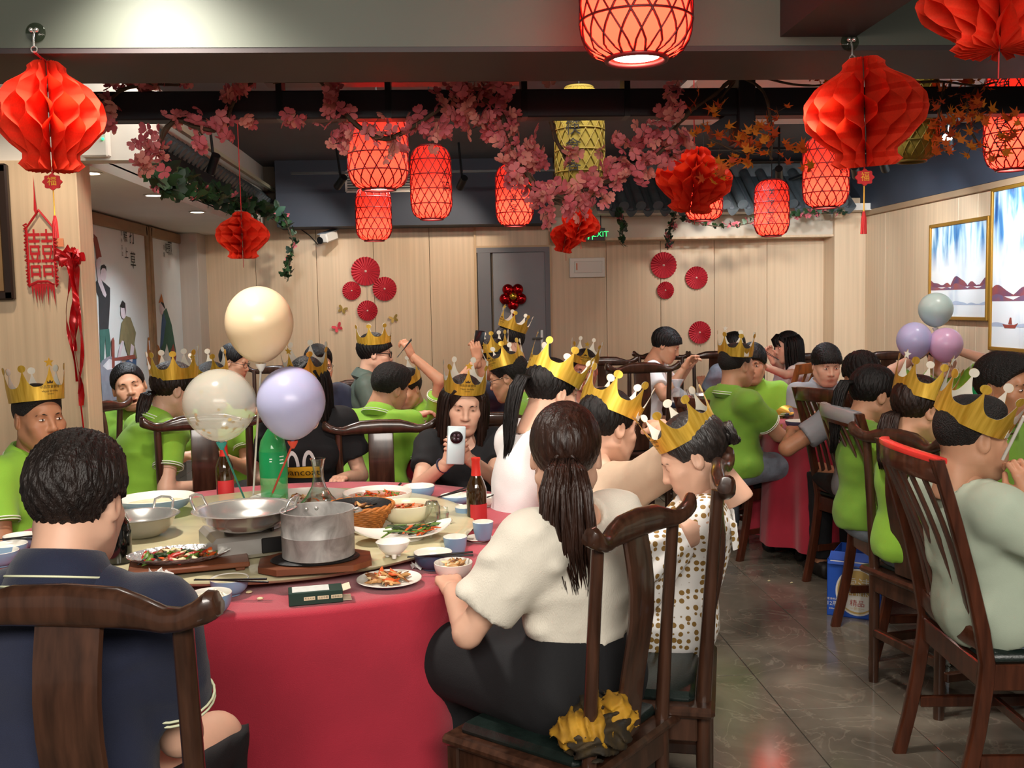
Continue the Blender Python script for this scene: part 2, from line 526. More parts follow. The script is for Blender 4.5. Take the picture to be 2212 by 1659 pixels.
# black-stained decorative beam with posts
py_ = 4.3
a0 = aty(1106, 192, py_); a1 = aty(1106, 253, py_)
slab('beam_lattice', (aty(178, 220, py_).x, py_, a1.z), (4.28, py_ + .10, a0.z), M_pipe, bevel=.006)
k0, k1 = aty(1592, 145, py_), aty(1628, 285, py_)
slab('beam_lattice_post', (k0.x, py_ - .03, k1.z - .04), (k1.x, py_ + .13, 2.93), M_pipe, bevel=.004)
mbk = MB()
p0 = aty(1553, 275, py_)
mbk.box((p0.x + .03, py_ + .05, p0.z + .02), (.13, .08, .05), Matrix.Rotation(-.55, 3, 'Y')).build('beam_lattice_bracket', M_pipe, kind='structure')
hm = MB()
for px in (605, 838, 1130, 1350):
    h0 = aty(px, 170, py_ + .05)
    hm.box((h0.x, py_ + .05, (a1.z + 2.93) / 2), (.025, .11, 2.93 - a1.z))
hm.build('beam_lattice_hangers', M_black, kind='structure', smooth=None)
s0, s1 = aty(570, 162, 4.7), aty(1125, 162, 4.7)
slab('beam_lattice_rear', (s0.x, 4.7, aty(800, 178, 4.7).z), (s1.x, 4.8, aty(800, 160, 4.7).z), M_pipe)
slab('ceiling_white_bay', (1.6, 5.2, 2.86), (XR - .1, 7.8, 2.918), M_white)
# air vents in the bulkhead
def vent(px, py, w, h, Y):
    c = aty(px, py, Y)
    e = empty('air_vent', c, label='white louvred air vent set in the dark bulkhead behind the lanterns', cat='vent')
    MB().box((0, 0, h / 2), (w, .02, .02)).box((0, 0, -h / 2), (w, .02, .02)).box((-w / 2, 0, 0), (.02, .02, h)).box((w / 2, 0, 0), (.02, .02, h)).build('frame', M_white, e, smooth=None)
    MB().box((0, .012, 0), (w, .004, h)).build('grille_back', M_black, e, smooth=None)
    sm = MB().box((0, 0, 0), (w - .02, .014, .006), Matrix.Rotation(.6, 3, 'X')).mesh('slat', M_white)
    for i in range(7): link('slat', sm, e, (0, 0, -h / 2 + h * (i + .8) / 7.6))
vent(828, 392, .72, .19, YB - .415)
# ================================================================== CHAIRS AND TABLES
M_wood = mat('chair_dark_wood', '#3b2419', .28, var=.45, scale=12, stretch=(4, 4, .5), coat=.5)
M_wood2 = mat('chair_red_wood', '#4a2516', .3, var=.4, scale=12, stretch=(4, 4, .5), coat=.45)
M_woodlit = mat('chair_wood_lit', '#8a4a22', .35, var=.3, scale=12, stretch=(4, 4, .5), coat=.3)  # lit copy of the red wood: orange light put into the colour
M_leather = mat('seat_leather_green', '#16201d', .3, var=.2, scale=40, bump=.1, bscale=160)
M_cloth = mat('tablecloth_red', '#a41d33', .8, var=.10, scale=5, bump=.25, bscale=420, sheen=.25)
M_maroon = mat('glass_turntable_edge', '#d8cfb0', .3)

def loft(mb, st, n=12, ex=2.0, cap=True, mi=0):
    """st: list of (center, A, B) axis vectors; superellipse cross sections"""
    vs = []
    for c, A, B in st:
        c, A, B = Vector(c), Vector(A), Vector(B)
        for k in range(n):
            t = 2 * PI * k / n
            ct, sn = math.cos(t), math.sin(t)
            vs.append(c + A * (abs(ct) ** (2 / ex) * (1 if ct >= 0 else -1)) + B * (abs(sn) ** (2 / ex) * (1 if sn >= 0 else -1)))
    fs = []
    for i in range(len(st) - 1):
        for k in range(n):
            k2 = (k + 1) % n
            fs.append((i * n + k, i * n + k2, (i + 1) * n + k2, (i + 1) * n + k))
    if cap:
        fs.append(tuple(range(n - 1, -1, -1))); fs.append(tuple((len(st) - 1) * n + k for k in range(n)))
    mb.add(vs, fs, mi)
    return mb

_CH = {}
def yoke_parts():
    P = {}
    # crest rail: high middle, falling shoulders, upturned scroll ends
    st = []
    prof = [(-.262, .016, .012, -.014), (-.258, .022, .022, -.018), (-.246, .020, .026, -.022), (-.225, .008, .021, -.022), (-.20, -.003, .019, -.016), (-.17, -.007, .021, -.008), (-.13, .000, .027, 0), (-.09, .006, .033, .004),
            (0, .008, .035, .006)]
    full = prof + [(-x, z, rz, y) for x, z, rz, y in prof[-2::-1]]
    for x, z, rz, y in full:
        ryy = .020 if abs(x) < .25 else .017
        st.append(((x, -.245 + y, .985 + z), (0, ryy, 0), (0, 0, rz)))
    P['crest_rail'] = loft(MB(), st, 14, 2.4).mesh('crest_rail', M_wood, 40)
    # splat, gently curved
    st = []
    for i in range(9):
        t = i / 8; z = .47 + t * .49
        y = -.205 - .03 * t - .022 * math.sin(t * PI) + (.01 * math.sin(2 * PI * t))
        st.append(((0, y, z), (.058, 0, 0), (0, .009, 0)))
    P['splat'] = loft(MB(), st, 12, 5).mesh('splat', M_wood, 40)
    for nm, s in (('post', -1), ('post', 1)):
        mb = MB().tube([(s * .186, -.205, .0), (s * .187, -.205, .46), (s * .190, -.222, .72), (s * .192, -.243, .985)], [.019, .02, .017, .0165], 12)
        P[nm + str(s)] = mb.mesh('post', M_wood, 50)
        P['leg' + str(s)] = MB().bbox((s * .215, .205, .22), (.042, .042, .44), .006).mesh('leg', M_wood, 30)
    mb = MB()
    mb.bbox((0, 0, .445), (.50, .47, .028), .010)
    for s in (-1, 1): mb.bbox((s * .212, 0, .40), (.026, .38, .07), .004)
    mb.bbox((0, .212, .40), (.40, .026, .07), .004).bbox((0, -.205, .40), (.38, .026, .07), .004)
    P['seat_frame'] = mb.mesh('seat_frame', M_wood, 30)
    P['seat_cushion'] = MB().bbox((0, .01, .465), (.42, .385, .034), .014).mesh('seat_cushion', M_leather, 60)
    for nm, a in (('stretcher0', ((-.212, 0, .16), (.024, .40, .034))), ('stretcher1', ((.212, 0, .16), (.024, .40, .034))), ('stretcher2', ((0, .206, .10), (.40, .03, .04))), ('stretcher3', ((0, -.206, .2), (.39, .024, .034)))):
        P[nm] = MB().bbox(a[0], a[1], .004).mesh('stretcher', M_wood, 30)
    return P
def slat_parts(m, key):
    P = {}
    # concave crest rail between the raked posts
    def back(z): return -.20 - max(0, z - .45) ** 1.25 * .30
    st = []
    for i in range(11):
        t = i / 10 * 2 - 1; x = t * .222
        st.append(((x, back(.98) - .050 * (1 - t * t), .985 + .012 * (1 - t * t)), (0, .014, 0), (0, 0, .036)))
    P['crest_rail'] = loft(MB(), st, 12, 4).mesh('crest_rail', m, 40)
    for i in range(6):
        x = (-.15 + .06 * i); t = x / .222
        st = []
        for j in range(8):
            z = .52 + j / 7 * .445
            bow = .050 * (1 - t * t) * (j / 7) ** .8
            st.append(((x, back(z) - bow + .012 * math.sin(j / 7 * PI), z), (.013, 0, 0), (0, .006, 0)))
        P['slat%d' % i] = loft(MB(), st, 8, 4).mesh('slat', m, 40)
    for s in (-1, 1):
        st = []
        for z in (0, .12, .25, .38, .45, .55, .7, .85, .93, 1.02):
            y = back(z) if z > .45 else -.20 - (.45 - z) ** 1.5 * .26
            st.append(((s * .222, y, z), (.017, 0, 0), (0, .021 if z < .7 else .018, 0)))
        P['post' + str(s)] = loft(MB(), st, 10, 5).mesh('post', m, 40)
        P['leg' + str(s)] = loft(MB(), [((s * .215, .205, 0), (.017, 0, 0), (0, .017, 0)), ((s * .215, .205, .44), (.021, 0, 0), (0, .021, 0))], 8, 5).mesh('leg', m, 40)
        P['stretcher' + str(s)] = MB().bbox((s * .216, -.005, .17), (.02, .42, .035), .003).mesh('stretcher', m, 30)
    st = []
    for i in range(9):
        t = i / 8 * 2 - 1
        st.append(((t * .21, back(.5) - .020 * (1 - t * t), .51), (0, .012, 0), (0, 0, .03)))
    P['lower_rail'] = loft(MB(), st, 10, 4).mesh('lower_rail', m, 40)
    P['stretcher_x'] = MB().bbox((0, .03, .17), (.42, .02, .03), .003).mesh('stretcher', m, 30)
    mb = MB()
    for s in (-1, 1): mb.bbox((s * .212, 0, .41), (.026, .40, .075), .004)
    mb.bbox((0, .205, .41), (.41, .026, .075), .004).bbox((0, -.2, .41), (.41, .026, .075), .004)
    P['seat_frame'] = mb.mesh('seat_frame', m, 30)
    P['seat_cushion'] = MB().bbox((0, .01, .462), (.45, .43, .045), .018).mesh('seat_cushion', M_leather, 60)
    return P
def chair(kind, px, py, d, rz, label, group, sc=1.0, z=.985, at=None):
    """kind: yoke / slat / slat_orange; placed by its crest-rail centre"""
    if kind not in _CH:
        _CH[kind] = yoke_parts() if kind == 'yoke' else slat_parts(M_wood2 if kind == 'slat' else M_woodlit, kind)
    p = at if at else atd(px, py, d)
    a = math.radians(rz)
    off = Vector((-math.sin(a), math.cos(a), 0)) * .25 * sc
    e = empty('dining_chair', (p[0] + off.x, p[1] + off.y, 0), a, label, 'chair', group)
    zz = p[2] / .985
    e.scale = (sc, sc, max(.9, min(1.12, zz)))
    for k, me in _CH[kind].items():
        nm = me.name.split('.')[0]
        link(nm, me, e)
    return e
GY, GS = 'yoke-backed dark wood dining chairs', 'slat-backed dining chairs'
chair('yoke', 136, 1322, 1.62, -12, 'dark yoke-back chair carrying the man in the navy polo shirt', GY, 1.05)
chair('yoke', 1383, 1138, 2.30, 49, 'dark yoke-back chair under the ponytailed woman in a cream blouse', GY, .9)
chair('yoke', 1558, 1030, 2.68, 74, 'dark yoke-back chair of the lady in the gold-dotted white dress, seen edge-on', GY)
chair('yoke', 822, 925, 4.56, 4, 'dark yoke-back chair whose splat stands before a green polo back, beyond the red table', GY)
chair('yoke', 440, 915, 4.35, 14, 'dark yoke-back chair of the woman with the braid, behind the confetti balloon', GY, 1.0)
chair('yoke', 215, 882, 5.5, 72, 'glossy dark yoke-back chair of the laughing girl beside the mural', GY)
chair('yoke', 775, 832, 6.7, 8, 'dark yoke-back chair behind the man in the grey-green jacket', GY)
chair('yoke', 600, 800, 8.1, 175, 'empty dark yoke-back chair against the back wall, above the lavender balloon', GY)
chair('yoke', 1306, 782, 7.8, 172, 'empty dark yoke-back chair beside the grey door, behind the crowned red-faced man', GY)
chair('yoke', 1388, 797, 6.6, 8, 'dark yoke-back chair in front of the boy in the white shirt', GY)
chair('yoke', 1428, 770, 8.6, 150, 'dark yoke-back chair that the boy in the white shirt sits on', GY)
chair('yoke', 1545, 768, 8.9, 175, 'dark yoke-back chair at the far table, mostly hidden by a crowned head', GY)
chair('yoke', 1745, 772, 9.0, 185, 'dark yoke-back chair of the long-haired girl in white', GY)
chair('slat', 1545, 880, 5.85, -62, 'red-brown slat-back chair under the crowned man in grey shorts', GS, 1.02)
chair('slat_orange', 1742, 794, 7.0, 34, 'slat-back chair with orange light put into its wood colour, beside the grey-shirted diner', GS)
chair('slat', 1812, 856, 5.0, -74, 'red-brown slat-back chair of the dark-haired diner seen from behind', GS)
cvr = chair('slat', 1862, 898, 4.25, -92, 'red-brown slat-back chair with a shiny cover on its crest, behind the ponytailed girl', GS)
chair('yoke', 1938, 952, 3.62, -78, 'dark yoke-back chair with round knob ends behind the second woman in green', GY)
rdc = chair('slat', 2030, 992, 2.98, -95, 'red-brown slat-back chair with red light painted along its crest edge, under the man in pale green', GS, 1.0)
chair('yoke', 1918, 770, 7.7, 172, 'orange-lit yoke-back chair beneath the painting, behind the balloons', GY)
chair('yoke', 1060, 908, 4.75, 190, 'dark yoke-back chair of the woman in black holding a phone', GY)

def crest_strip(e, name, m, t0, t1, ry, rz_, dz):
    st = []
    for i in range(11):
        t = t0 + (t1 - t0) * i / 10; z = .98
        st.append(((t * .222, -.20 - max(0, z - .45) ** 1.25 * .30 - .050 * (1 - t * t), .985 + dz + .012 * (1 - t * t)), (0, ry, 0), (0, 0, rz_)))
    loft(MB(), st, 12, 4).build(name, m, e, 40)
crest_strip(rdc, 'red_light_strip', mat('painted_red_light', '#e0362f', .3, coat=.5), -1, 1, .0165, .010, .030)  # added strip whose red colour stands for red light on the rail
crest_strip(cvr, 'shiny_cover', mat('cover_silver', '#b9b9bd', .3, metal=.5), -.9, .9, .019, .030, .010)
# ---- tables under red cloths
def draped(R, h, seed, n=150, amp=.05, drop=.70, folds=11):
    rnd = random.Random(seed)
    ph = [rnd.uniform(0, 6.28) for _ in range(4)]
    mb = MB(); vs = []; rings = []
    rings += [(0.0, 0)] + [(R * q, 0) for q in (.3, .6, .85, .97)]
    for q in (.3, .7, 1.0): rings.append((R + .014 * math.sin(q * PI / 2), -.014 * (1 - math.cos(q * PI / 2))))
    lev = 12
    for i in range(1, lev + 1): rings.append((R + .014, -.014 - (drop - .014) * i / lev))
    V = []
    for ri, (r, dz) in enumerate(rings):
        for k in range(n):
            t = 2 * PI * k / n
            f = max(0, -dz) / drop
            w = (math.sin(folds * t + ph[0] + .7 * math.sin(3 * t + ph[1])) + .5 * math.sin((folds * 2 - 3) * t + ph[2]))
            rr = r + amp * f ** .8 * (w * .75 + .55) if dz < -.01 else r
            V.append((rr * math.cos(t), rr * math.sin(t), h + dz))
    F = []
    for i in range(len(rings) - 1):
        for k in range(n):
            k2 = (k + 1) % n
            F.append((i * n + k, i * n + k2, (i + 1) * n + k2, (i + 1) * n + k) if i else (k, n + k2, n + k))
    F = [f for f in F if len(set(f)) > 2]
    return mb.add(V, [f[::-1] for f in F])
def table(x, y, R, seed, where, z=.745, tt=True, trad=.6):
    e = empty('round_table', (x, y, 0), 0, 'round banquet table hidden under the red cloth ' + where, 'table', 'round banquet tables')
    MB().lathe([(0, z - .03), (R - .01, z - .03), (R, z - .02), (R, z - .006), (R - .006, z), (0, z)], 64).build('tabletop', M_wood2, e)
    MB().lathe([(.26, 0), (.26, .03), (.07, .07), (.05, .35), (.08, z - .07), (.3, z - .03)], 24).build('pedestal', M_wood2, e)
    c = draped(R + .004, z + .004, seed, drop=z - .10).build('tablecloth', M_cloth, None, 80, (x, y, 0), 0, 'dark red cloth draped over the round table ' + where, 'tablecloth', 'red tablecloths')
    return e
TX, TY = -.56, 3.36
T1 = (TX, TY)
table(TX, TY, .92, 4, 'in front, loaded with dishes and balloons')
table(-.15, 5.75, .60, 7, 'behind the woman holding a phone')
table(2.32, 7.35, .55, 9, 'where the boy in white sits')
t5 = atd(1830, 905, 5.6)
table(2.33, 5.6, .50, 13, 'beside the crowned man in grey shorts')
table(3.05, 4.3, .62, 15, 'at which the man in pale green sits')
table(-1.0, 7.45, .5, 21, 'near the mural, behind the lavender balloon')
# turntable on the front table
M_marb = mat('turntable_marble', '#c9bf98', .18, var=.16, scale=5, col2='#b5ad8c', detail=6, distort=1.5)
tt = empty('turntable', (TX - .02, TY - .09, .752), 0, 'round cream marble turntable in the middle of the front table', 'turntable')
MB().lathe([(0, .014), (.63, .014), (.652, .020), (.66, .029), (.652, .038), (.63, .042), (0, .042)], 96).build('disc', M_marb, tt, 40)
MB().lathe([(.16, 0), (.16, .014), (.0, .014)], 40).build('swivel_base', M_black, tt, 40)
ZT, ZC = .795, .751
# ================================================================== PEOPLE: distance-field bodies, meshed by surface nets
def nets(D, org, h):
    S = D < 0
    nx, ny, nz = D.shape
    c = S[:-1, :-1, :-1].astype(np.int8)
    cnt = np.zeros((nx - 1, ny - 1, nz - 1), np.int8)
    for a in (0, 1):
        for b in (0, 1):
            for e in (0, 1):
                cnt += S[a:nx - 1 + a, b:ny - 1 + b, e:nz - 1 + e]
    act = (cnt > 0) & (cnt < 8)
    I, J, K = np.nonzero(act)
    n = len(I)
    if n == 0: return np.zeros((0, 3)), np.zeros((0, 4), int)
    idx = np.full(act.shape, -1, int); idx[I, J, K] = np.arange(n)
    cor = [(a, b, e) for a in (0, 1) for b in (0, 1) for e in (0, 1)]
    dv = {q: D[I + q[0], J + q[1], K + q[2]] for q in cor}
    acc = np.zeros((n, 3)); w = np.zeros(n)
    for p in cor:
        for ax in range(3):
            if p[ax] == 0:
                q = list(p); q[ax] = 1; q = tuple(q)
                d0, d1 = dv[p], dv[q]
                m = (d0 < 0) != (d1 < 0)
                t = d0[m] / (d0[m] - d1[m])
                pt = np.tile(np.array(p, float), (m.sum(), 1)); pt[:, ax] += t
                acc[m] += pt; w[m] += 1
    V = (acc / w[:, None] + np.stack([I, J, K], 1)) * h + np.array(org)
    F = []
    for ax in range(3):
        sl0 = [slice(1, -1)] * 3; sl1 = [slice(1, -1)] * 3
        sl0[ax] = slice(0, -1); sl1[ax] = slice(1, None)
        A = S[tuple(sl0)]; B = S[tuple(sl1)]
        for flip, M in ((False, A & ~B), (True, ~A & B)):
            i, j, k = np.nonzero(M)
            base = [i, j, k]
            for q in range(3):
                if q != ax: base[q] = base[q] + 1
            u, v = [(1, 2), (2, 0), (0, 1)][ax]
            def cell(du, dv_):
                cc = [b.copy() for b in base]; cc[u] = cc[u] + du; cc[v] = cc[v] + dv_
                return idx[cc[0], cc[1], cc[2]]
            q = np.stack([cell(-1, -1), cell(0, -1), cell(0, 0), cell(-1, 0)], 1)
            if flip: q = q[:, ::-1]
            F.append(q)
    return V, np.concatenate(F)

class SDF:
    def __init__(s): s.ops = []
    def cone(s, a, b, ra, rb, k=.03, op='add', flat=0, sq=None):
        s.ops.append((op, 'c', np.array(a, float), np.array(b, float), ra, rb, k, flat)); return s
    def ell(s, c, r, R=None, k=.03, op='add'):
        s.ops.append((op, 'e', np.array(c, float), np.array(r, float), None if R is None else np.array(R, float), 0, k, 0)); return s
    def plane(s, p, n):
        """keep the side the normal points away from"""
        s.ops.append(('cut', 'p', np.array(p, float), np.array(n, float), 0, 0, 0, 0)); return s
    def mesh(s, h, disp=None, lo=None, hi=None):
        L, H = np.full(3, 9.), np.full(3, -9.)
        for op, ty, a, b, ra, rb, k, fl in s.ops:
            if op != 'add': continue
            if ty == 'c': l = np.minimum(a - ra, b - rb); g = np.maximum(a + ra, b + rb)
            else: m = np.max(b) if ra is not None else b; l = a - m; g = a + m
            L = np.minimum(L, l); H = np.maximum(H, g)
        if lo is not None: L = np.maximum(L, lo)
        if hi is not None: H = np.minimum(H, hi)
        L = L - 4 * h; H = H + 4 * h
        n = np.ceil((H - L) / h).astype(int) + 1
        ax = [L[i] + h * np.arange(n[i]) for i in range(3)]
        D = np.full(n, .2, np.float32)
        for op, ty, a, b, ra, rb, k, fl in s.ops:
            if ty == 'p':
                d = (b[0] * (ax[0] - a[0]))[:, None, None] + (b[1] * (ax[1] - a[1]))[None, :, None] + (b[2] * (ax[2] - a[2]))[None, None, :]
                D = np.maximum(D, d); continue
            mg = k + 3 * h
            if ty == 'c': l = np.minimum(a - ra, b - rb) - mg; g = np.maximum(a + ra, b + rb) + mg
            else: m = np.max(b) if ra is not None else b; l = a - m - mg; g = a + m + mg
            i0 = np.clip(np.floor((l - L) / h).astype(int), 0, n); i1 = np.clip(np.ceil((g - L) / h).astype(int) + 1, 0, n)
            if (i1 <= i0).any(): continue
            X = ax[0][i0[0]:i1[0]][:, None, None]; Y = ax[1][i0[1]:i1[1]][None, :, None]; Z = ax[2][i0[2]:i1[2]][None, None, :]
            if ty == 'c':
                ab = b - a; q = ab.dot(ab) + 1e-12
                px, py, pz = X - a[0], Y - a[1], Z - a[2]
                tr = (px * ab[0] + py * ab[1] + pz * ab[2]) / q
                t = np.clip(tr, 0, 1)
                d = np.sqrt((px - t * ab[0]) ** 2 + (py - t * ab[1]) ** 2 + (pz - t * ab[2]) ** 2) - (ra + (rb - ra) * t)
                if fl:
                    ln = math.sqrt(q)
                    d = np.maximum(d, (tr - 1) * ln)
                    if fl > 1: d = np.maximum(d, -tr * ln)
            else:
                px, py, pz = X - a[0], Y - a[1], Z - a[2]
                if ra is not None:
                    R = ra
                    px, py, pz = R[0, 0] * px + R[1, 0] * py + R[2, 0] * pz, R[0, 1] * px + R[1, 1] * py + R[2, 1] * pz, R[0, 2] * px + R[1, 2] * py + R[2, 2] * pz
                k0 = np.sqrt((px / b[0]) ** 2 + (py / b[1]) ** 2 + (pz / b[2]) ** 2)
                k1 = np.sqrt((px / b[0] ** 2) ** 2 + (py / b[1] ** 2) ** 2 + (pz / b[2] ** 2) ** 2) + 1e-9
                d = k0 * (k0 - 1) / k1
                d = np.where(k0 < 1e-3, -b.min(), d)
            sl = tuple(slice(i0[i], i1[i]) for i in range(3))
            O = D[sl]
            if op == 'add':
                if k > 0:
                    hh = np.maximum(k - np.abs(O - d), 0) / k
                    D[sl] = np.minimum(O, d) - hh * hh * k * .25
                else: D[sl] = np.minimum(O, d)
            elif op == 'sub':
                if k > 0:
                    hh = np.maximum(k - np.abs(O + d), 0) / k
                    D[sl] = np.maximum(O, -d) + hh * hh * k * .25
                else: D[sl] = np.maximum(O, -d)
        if disp is not None:
            m = np.abs(D) < 4 * h + .02
            i, j, kk = np.nonzero(m)
            P = np.stack([ax[0][i], ax[1][j], ax[2][kk]], 1)
            D[m] += disp(P).astype(np.float32)
        D[0] = D[-1] = .05; D[:, 0] = D[:, -1] = .05; D[:, :, 0] = D[:, :, -1] = .05
        return nets(D, L, h)

def np_mesh(name, V, F, mats, col=None):
    me = bpy.data.meshes.new(name)
    me.from_pydata(V.tolist(), [], F.tolist() if hasattr(F, 'tolist') else F)
    for m in (mats if isinstance(mats, (list, tuple)) else [mats]): me.materials.append(m)
    if col is not None:
        a = me.attributes.new('Col', 'FLOAT_COLOR', 'POINT')
        a.data.foreach_set('color', np.concatenate([col, np.ones((len(V), 1))], 1).astype(np.float32).ravel())
    me.shade_smooth(); me.update()
    return me

M_skin = mat('skin', '#c99a7e', .48, vcol=True, var=.06, scale=25, spec=.4)
M_hair = mat('hair_black', '#110d0c', .5, var=.35, scale=60, stretch=(1, 1, .15), bump=.6, bscale=130, bstretch=(1, 1, .12), spec=.3)
M_hairb = mat('hair_dark_brown', '#21130d', .46, var=.45, scale=60, stretch=(1, 1, .15), bump=.6, bscale=130, bstretch=(1, 1, .12), spec=.35)
M_hairs = mat('hair_short_black', '#171210', .55, var=.4, scale=120, bump=.8, bscale=260, spec=.4)
M_eyew = mat('eye_white', '#d8cfc8', .2)
M_eyed = mat('eye_dark', '#160d09', .15)
M_mouth = mat('mouth_dark', '#4a1712', .5)
M_lime = mat('polo_lime', '#84b534', .8, var=.08, scale=9, bump=.25, bscale=700, sheen=.1)
M_limed = mat('polo_grass', '#6f9a2e', .8, var=.08, scale=9, bump=.25, bscale=700, sheen=.1)
M_navyc = mat('polo_navy', '#131a33', .8, var=.15, scale=9, bump=.3, bscale=700, sheen=.15)
M_trim = mat('trim_cream', '#dfe6d2', .8)
M_trimd = mat('trim_dark', '#2c3a3a', .8)
M_cream = mat('blouse_cream', '#dcd5c6', .75, var=.05, scale=14, bump=.25, bscale=500, bstretch=(1, 1, .3))
M_whitec = mat('shirt_white', '#e6e3e2', .8, var=.04, scale=12, bump=.15, bscale=400)
M_blackc = mat('cloth_black', '#131316', .85, var=.2, scale=9, bump=.2, bscale=500)
M_greyc = mat('shirt_grey', '#8b8b8f', .8, var=.06, scale=14)
M_sage = mat('tee_pale_green', '#a9b5a2', .8, var=.05, scale=7, bump=.15, bscale=500)
M_olivec = mat('jacket_grey_green', '#4f5d54', .6, var=.12, scale=14)
M_tan = mat('blouse_tan', '#b9a088', .7, var=.08, scale=10)
M_denim = mat('jeans_grey_blue', '#6f7782', .85, var=.14, scale=30, bump=.2, bscale=300)
M_jean = mat('jeans_pale', '#8d99a6', .85, var=.16, scale=24, bump=.2, bscale=300)
M_shoe = mat('shoe_dark', '#1a1512', .5)

# ---- heads (head-local: origin mid-ear, +y face, +z up) -----------------------
def head_sdf(kind):
    s = SDF(); m = 0 if kind.startswith('f') else 1
    s.ell((0, -.012, .034), (.076, .096, .086), k=0)
    s.ell((0, .028, -.035), (.060 + .003 * m, .066, .078), k=.04)
    s.ell((0, .045, -.075), (.042 + .006 * m, .045, .038), k=.03)
    s.cone((-.010, .075, -.100), (.010, .075, -.100), .015, .015, .03)
    for x in (-1, 1):
        s.cone((x * .055, .0, -.055), (x * .030, .06, -.095), .018 + .003 * m, .016, .035)
        s.ell((x * .043, .064, -.022), (.024, .022, .020), k=.025)
        s.ell((x * .030, .072, -.052), (.022, .022, .022), k=.025)
    s.cone((-.032, .080, .026), (.032, .080, .026), .010, .010, .02)
    for x in (-1, 1): s.ell((x * .031, .103, .005), (.017, .018, .0105), k=.014, op='sub')
    s.cone((0, .090, .012), (0, .108, -.026), .0075, .0100, .014)
    s.ell((0, .106, -.030), (.0125, .012, .010), k=.008)
    for x in (-1, 1): s.ell((x * .0125, .098, -.033), (.0085, .010, .0075), k=.006)
    for x in (-1, 1): s.ell((x * .031, .0785, .0055), (.0155, .0115, .0105), k=.004)   # lids over the eyeball
    if kind.endswith('laugh'):
        s.ell((0, .096, -.066), (.027, .010, .0055), k=.008); s.ell((0, .092, -.086), (.022, .010, .006), k=.008)
        s.ell((0, .102, -.075), (.022, .014, .0085), k=.003, op='sub')
    else:
        s.ell((0, .096, -.0605), (.0235, .0095, .0052), k=.006); s.ell((0, .094, -.0705), (.020, .0095, .0062), k=.006)
        s.ell((0, .108, -.0655), (.026, .010, .0012), k=.002, op='sub')
    for x in (-1, 1):
        R = Euler((.12, 0, x * -.35)).to_matrix()
        s.ell((x * .079, -.008, -.004), (.0085, .019, .031), R, k=.006)
        s.ell((x * .088, -.004, .000), (.006, .011, .020), R, k=.006, op='sub')
    s.cone((0, -.022, -.03), (0, -.045, -.17), .050 + .006 * m, .053 + .006 * m, .03)
    return s
HEADS = {}
def head_mesh(kind, h=.0046):
    k = (kind, h)
    if k not in HEADS:
        V, F = head_sdf(kind).mesh(h, lo=(-.2, -.2, -.165))
        x, y, z = V.T
        T = np.ones((len(V), 3))
        def mix(mask, c):
            nonlocal T
            T = T * (1 - mask[:, None]) + np.array(c) * mask[:, None]
        lip = np.clip(1.6 - 1.4 * ((x / .024) ** 2 + ((z + .066) / .0115) ** 2), 0, 1) * (y > .08)
        mix(lip * .75, (.78, .42, .42) if kind[0] == 'f' else (.80, .52, .48))
        if kind.endswith('laugh'):
            mix(np.clip(1.8 - 1.6 * ((x / .020) ** 2 + ((z + .075) / .0075) ** 2), 0, 1) * (y > .07), (.16, .05, .05))
        chk = np.exp(-(((np.abs(x) - .042) / .02) ** 2 + ((z + .03) / .02) ** 2)) * (y > .03)
        mix(chk * .35, (1.0, .80, .76))
        ey = np.exp(-(((np.abs(x) - .031) / .016) ** 2 + ((z - .010) / .006) ** 2)) * (y > .06)
        mix(ey * .35, (.62, .50, .46))
        slit = np.clip(1.5 - 1.5 * (((np.abs(x) - .031) / .0135) ** 2 + ((z - .0035 - .0015) / .0030) ** 2), 0, 1) * (y > .07)
        mix(slit, (.05, .035, .03))
        nos = np.exp(-(((np.abs(x) - .0085) / .004) ** 2 + ((z + .0395) / .003) ** 2)) * (y > .09)
        mix(nos * .8, (.25, .14, .12))
        if kind[0] == 'm':                                   # cropped sides: scalp shows through stubble
            st = np.clip((z - .0 + .15 * (-y)) / .02, 0, 1) * (y < .045) * (np.abs(x) > .03)
            mix(np.clip(st, 0, 1) * .55, (.28, .24, .22))
        HEADS[k] = (V, F, T)
    return HEADS[k]
HAIRM = {}
def hair_disp(a, f=1.0):
    def fn(P):
        x, y, z = P.T
        th = np.arctan2(x, -y + .02)
        return a * (np.sin(34 * f * th + 9 * np.sin(22 * z)) * .6 + np.sin(71 * f * th + 40 * z + 3 * np.sin(60 * y)) * .5)
    return fn
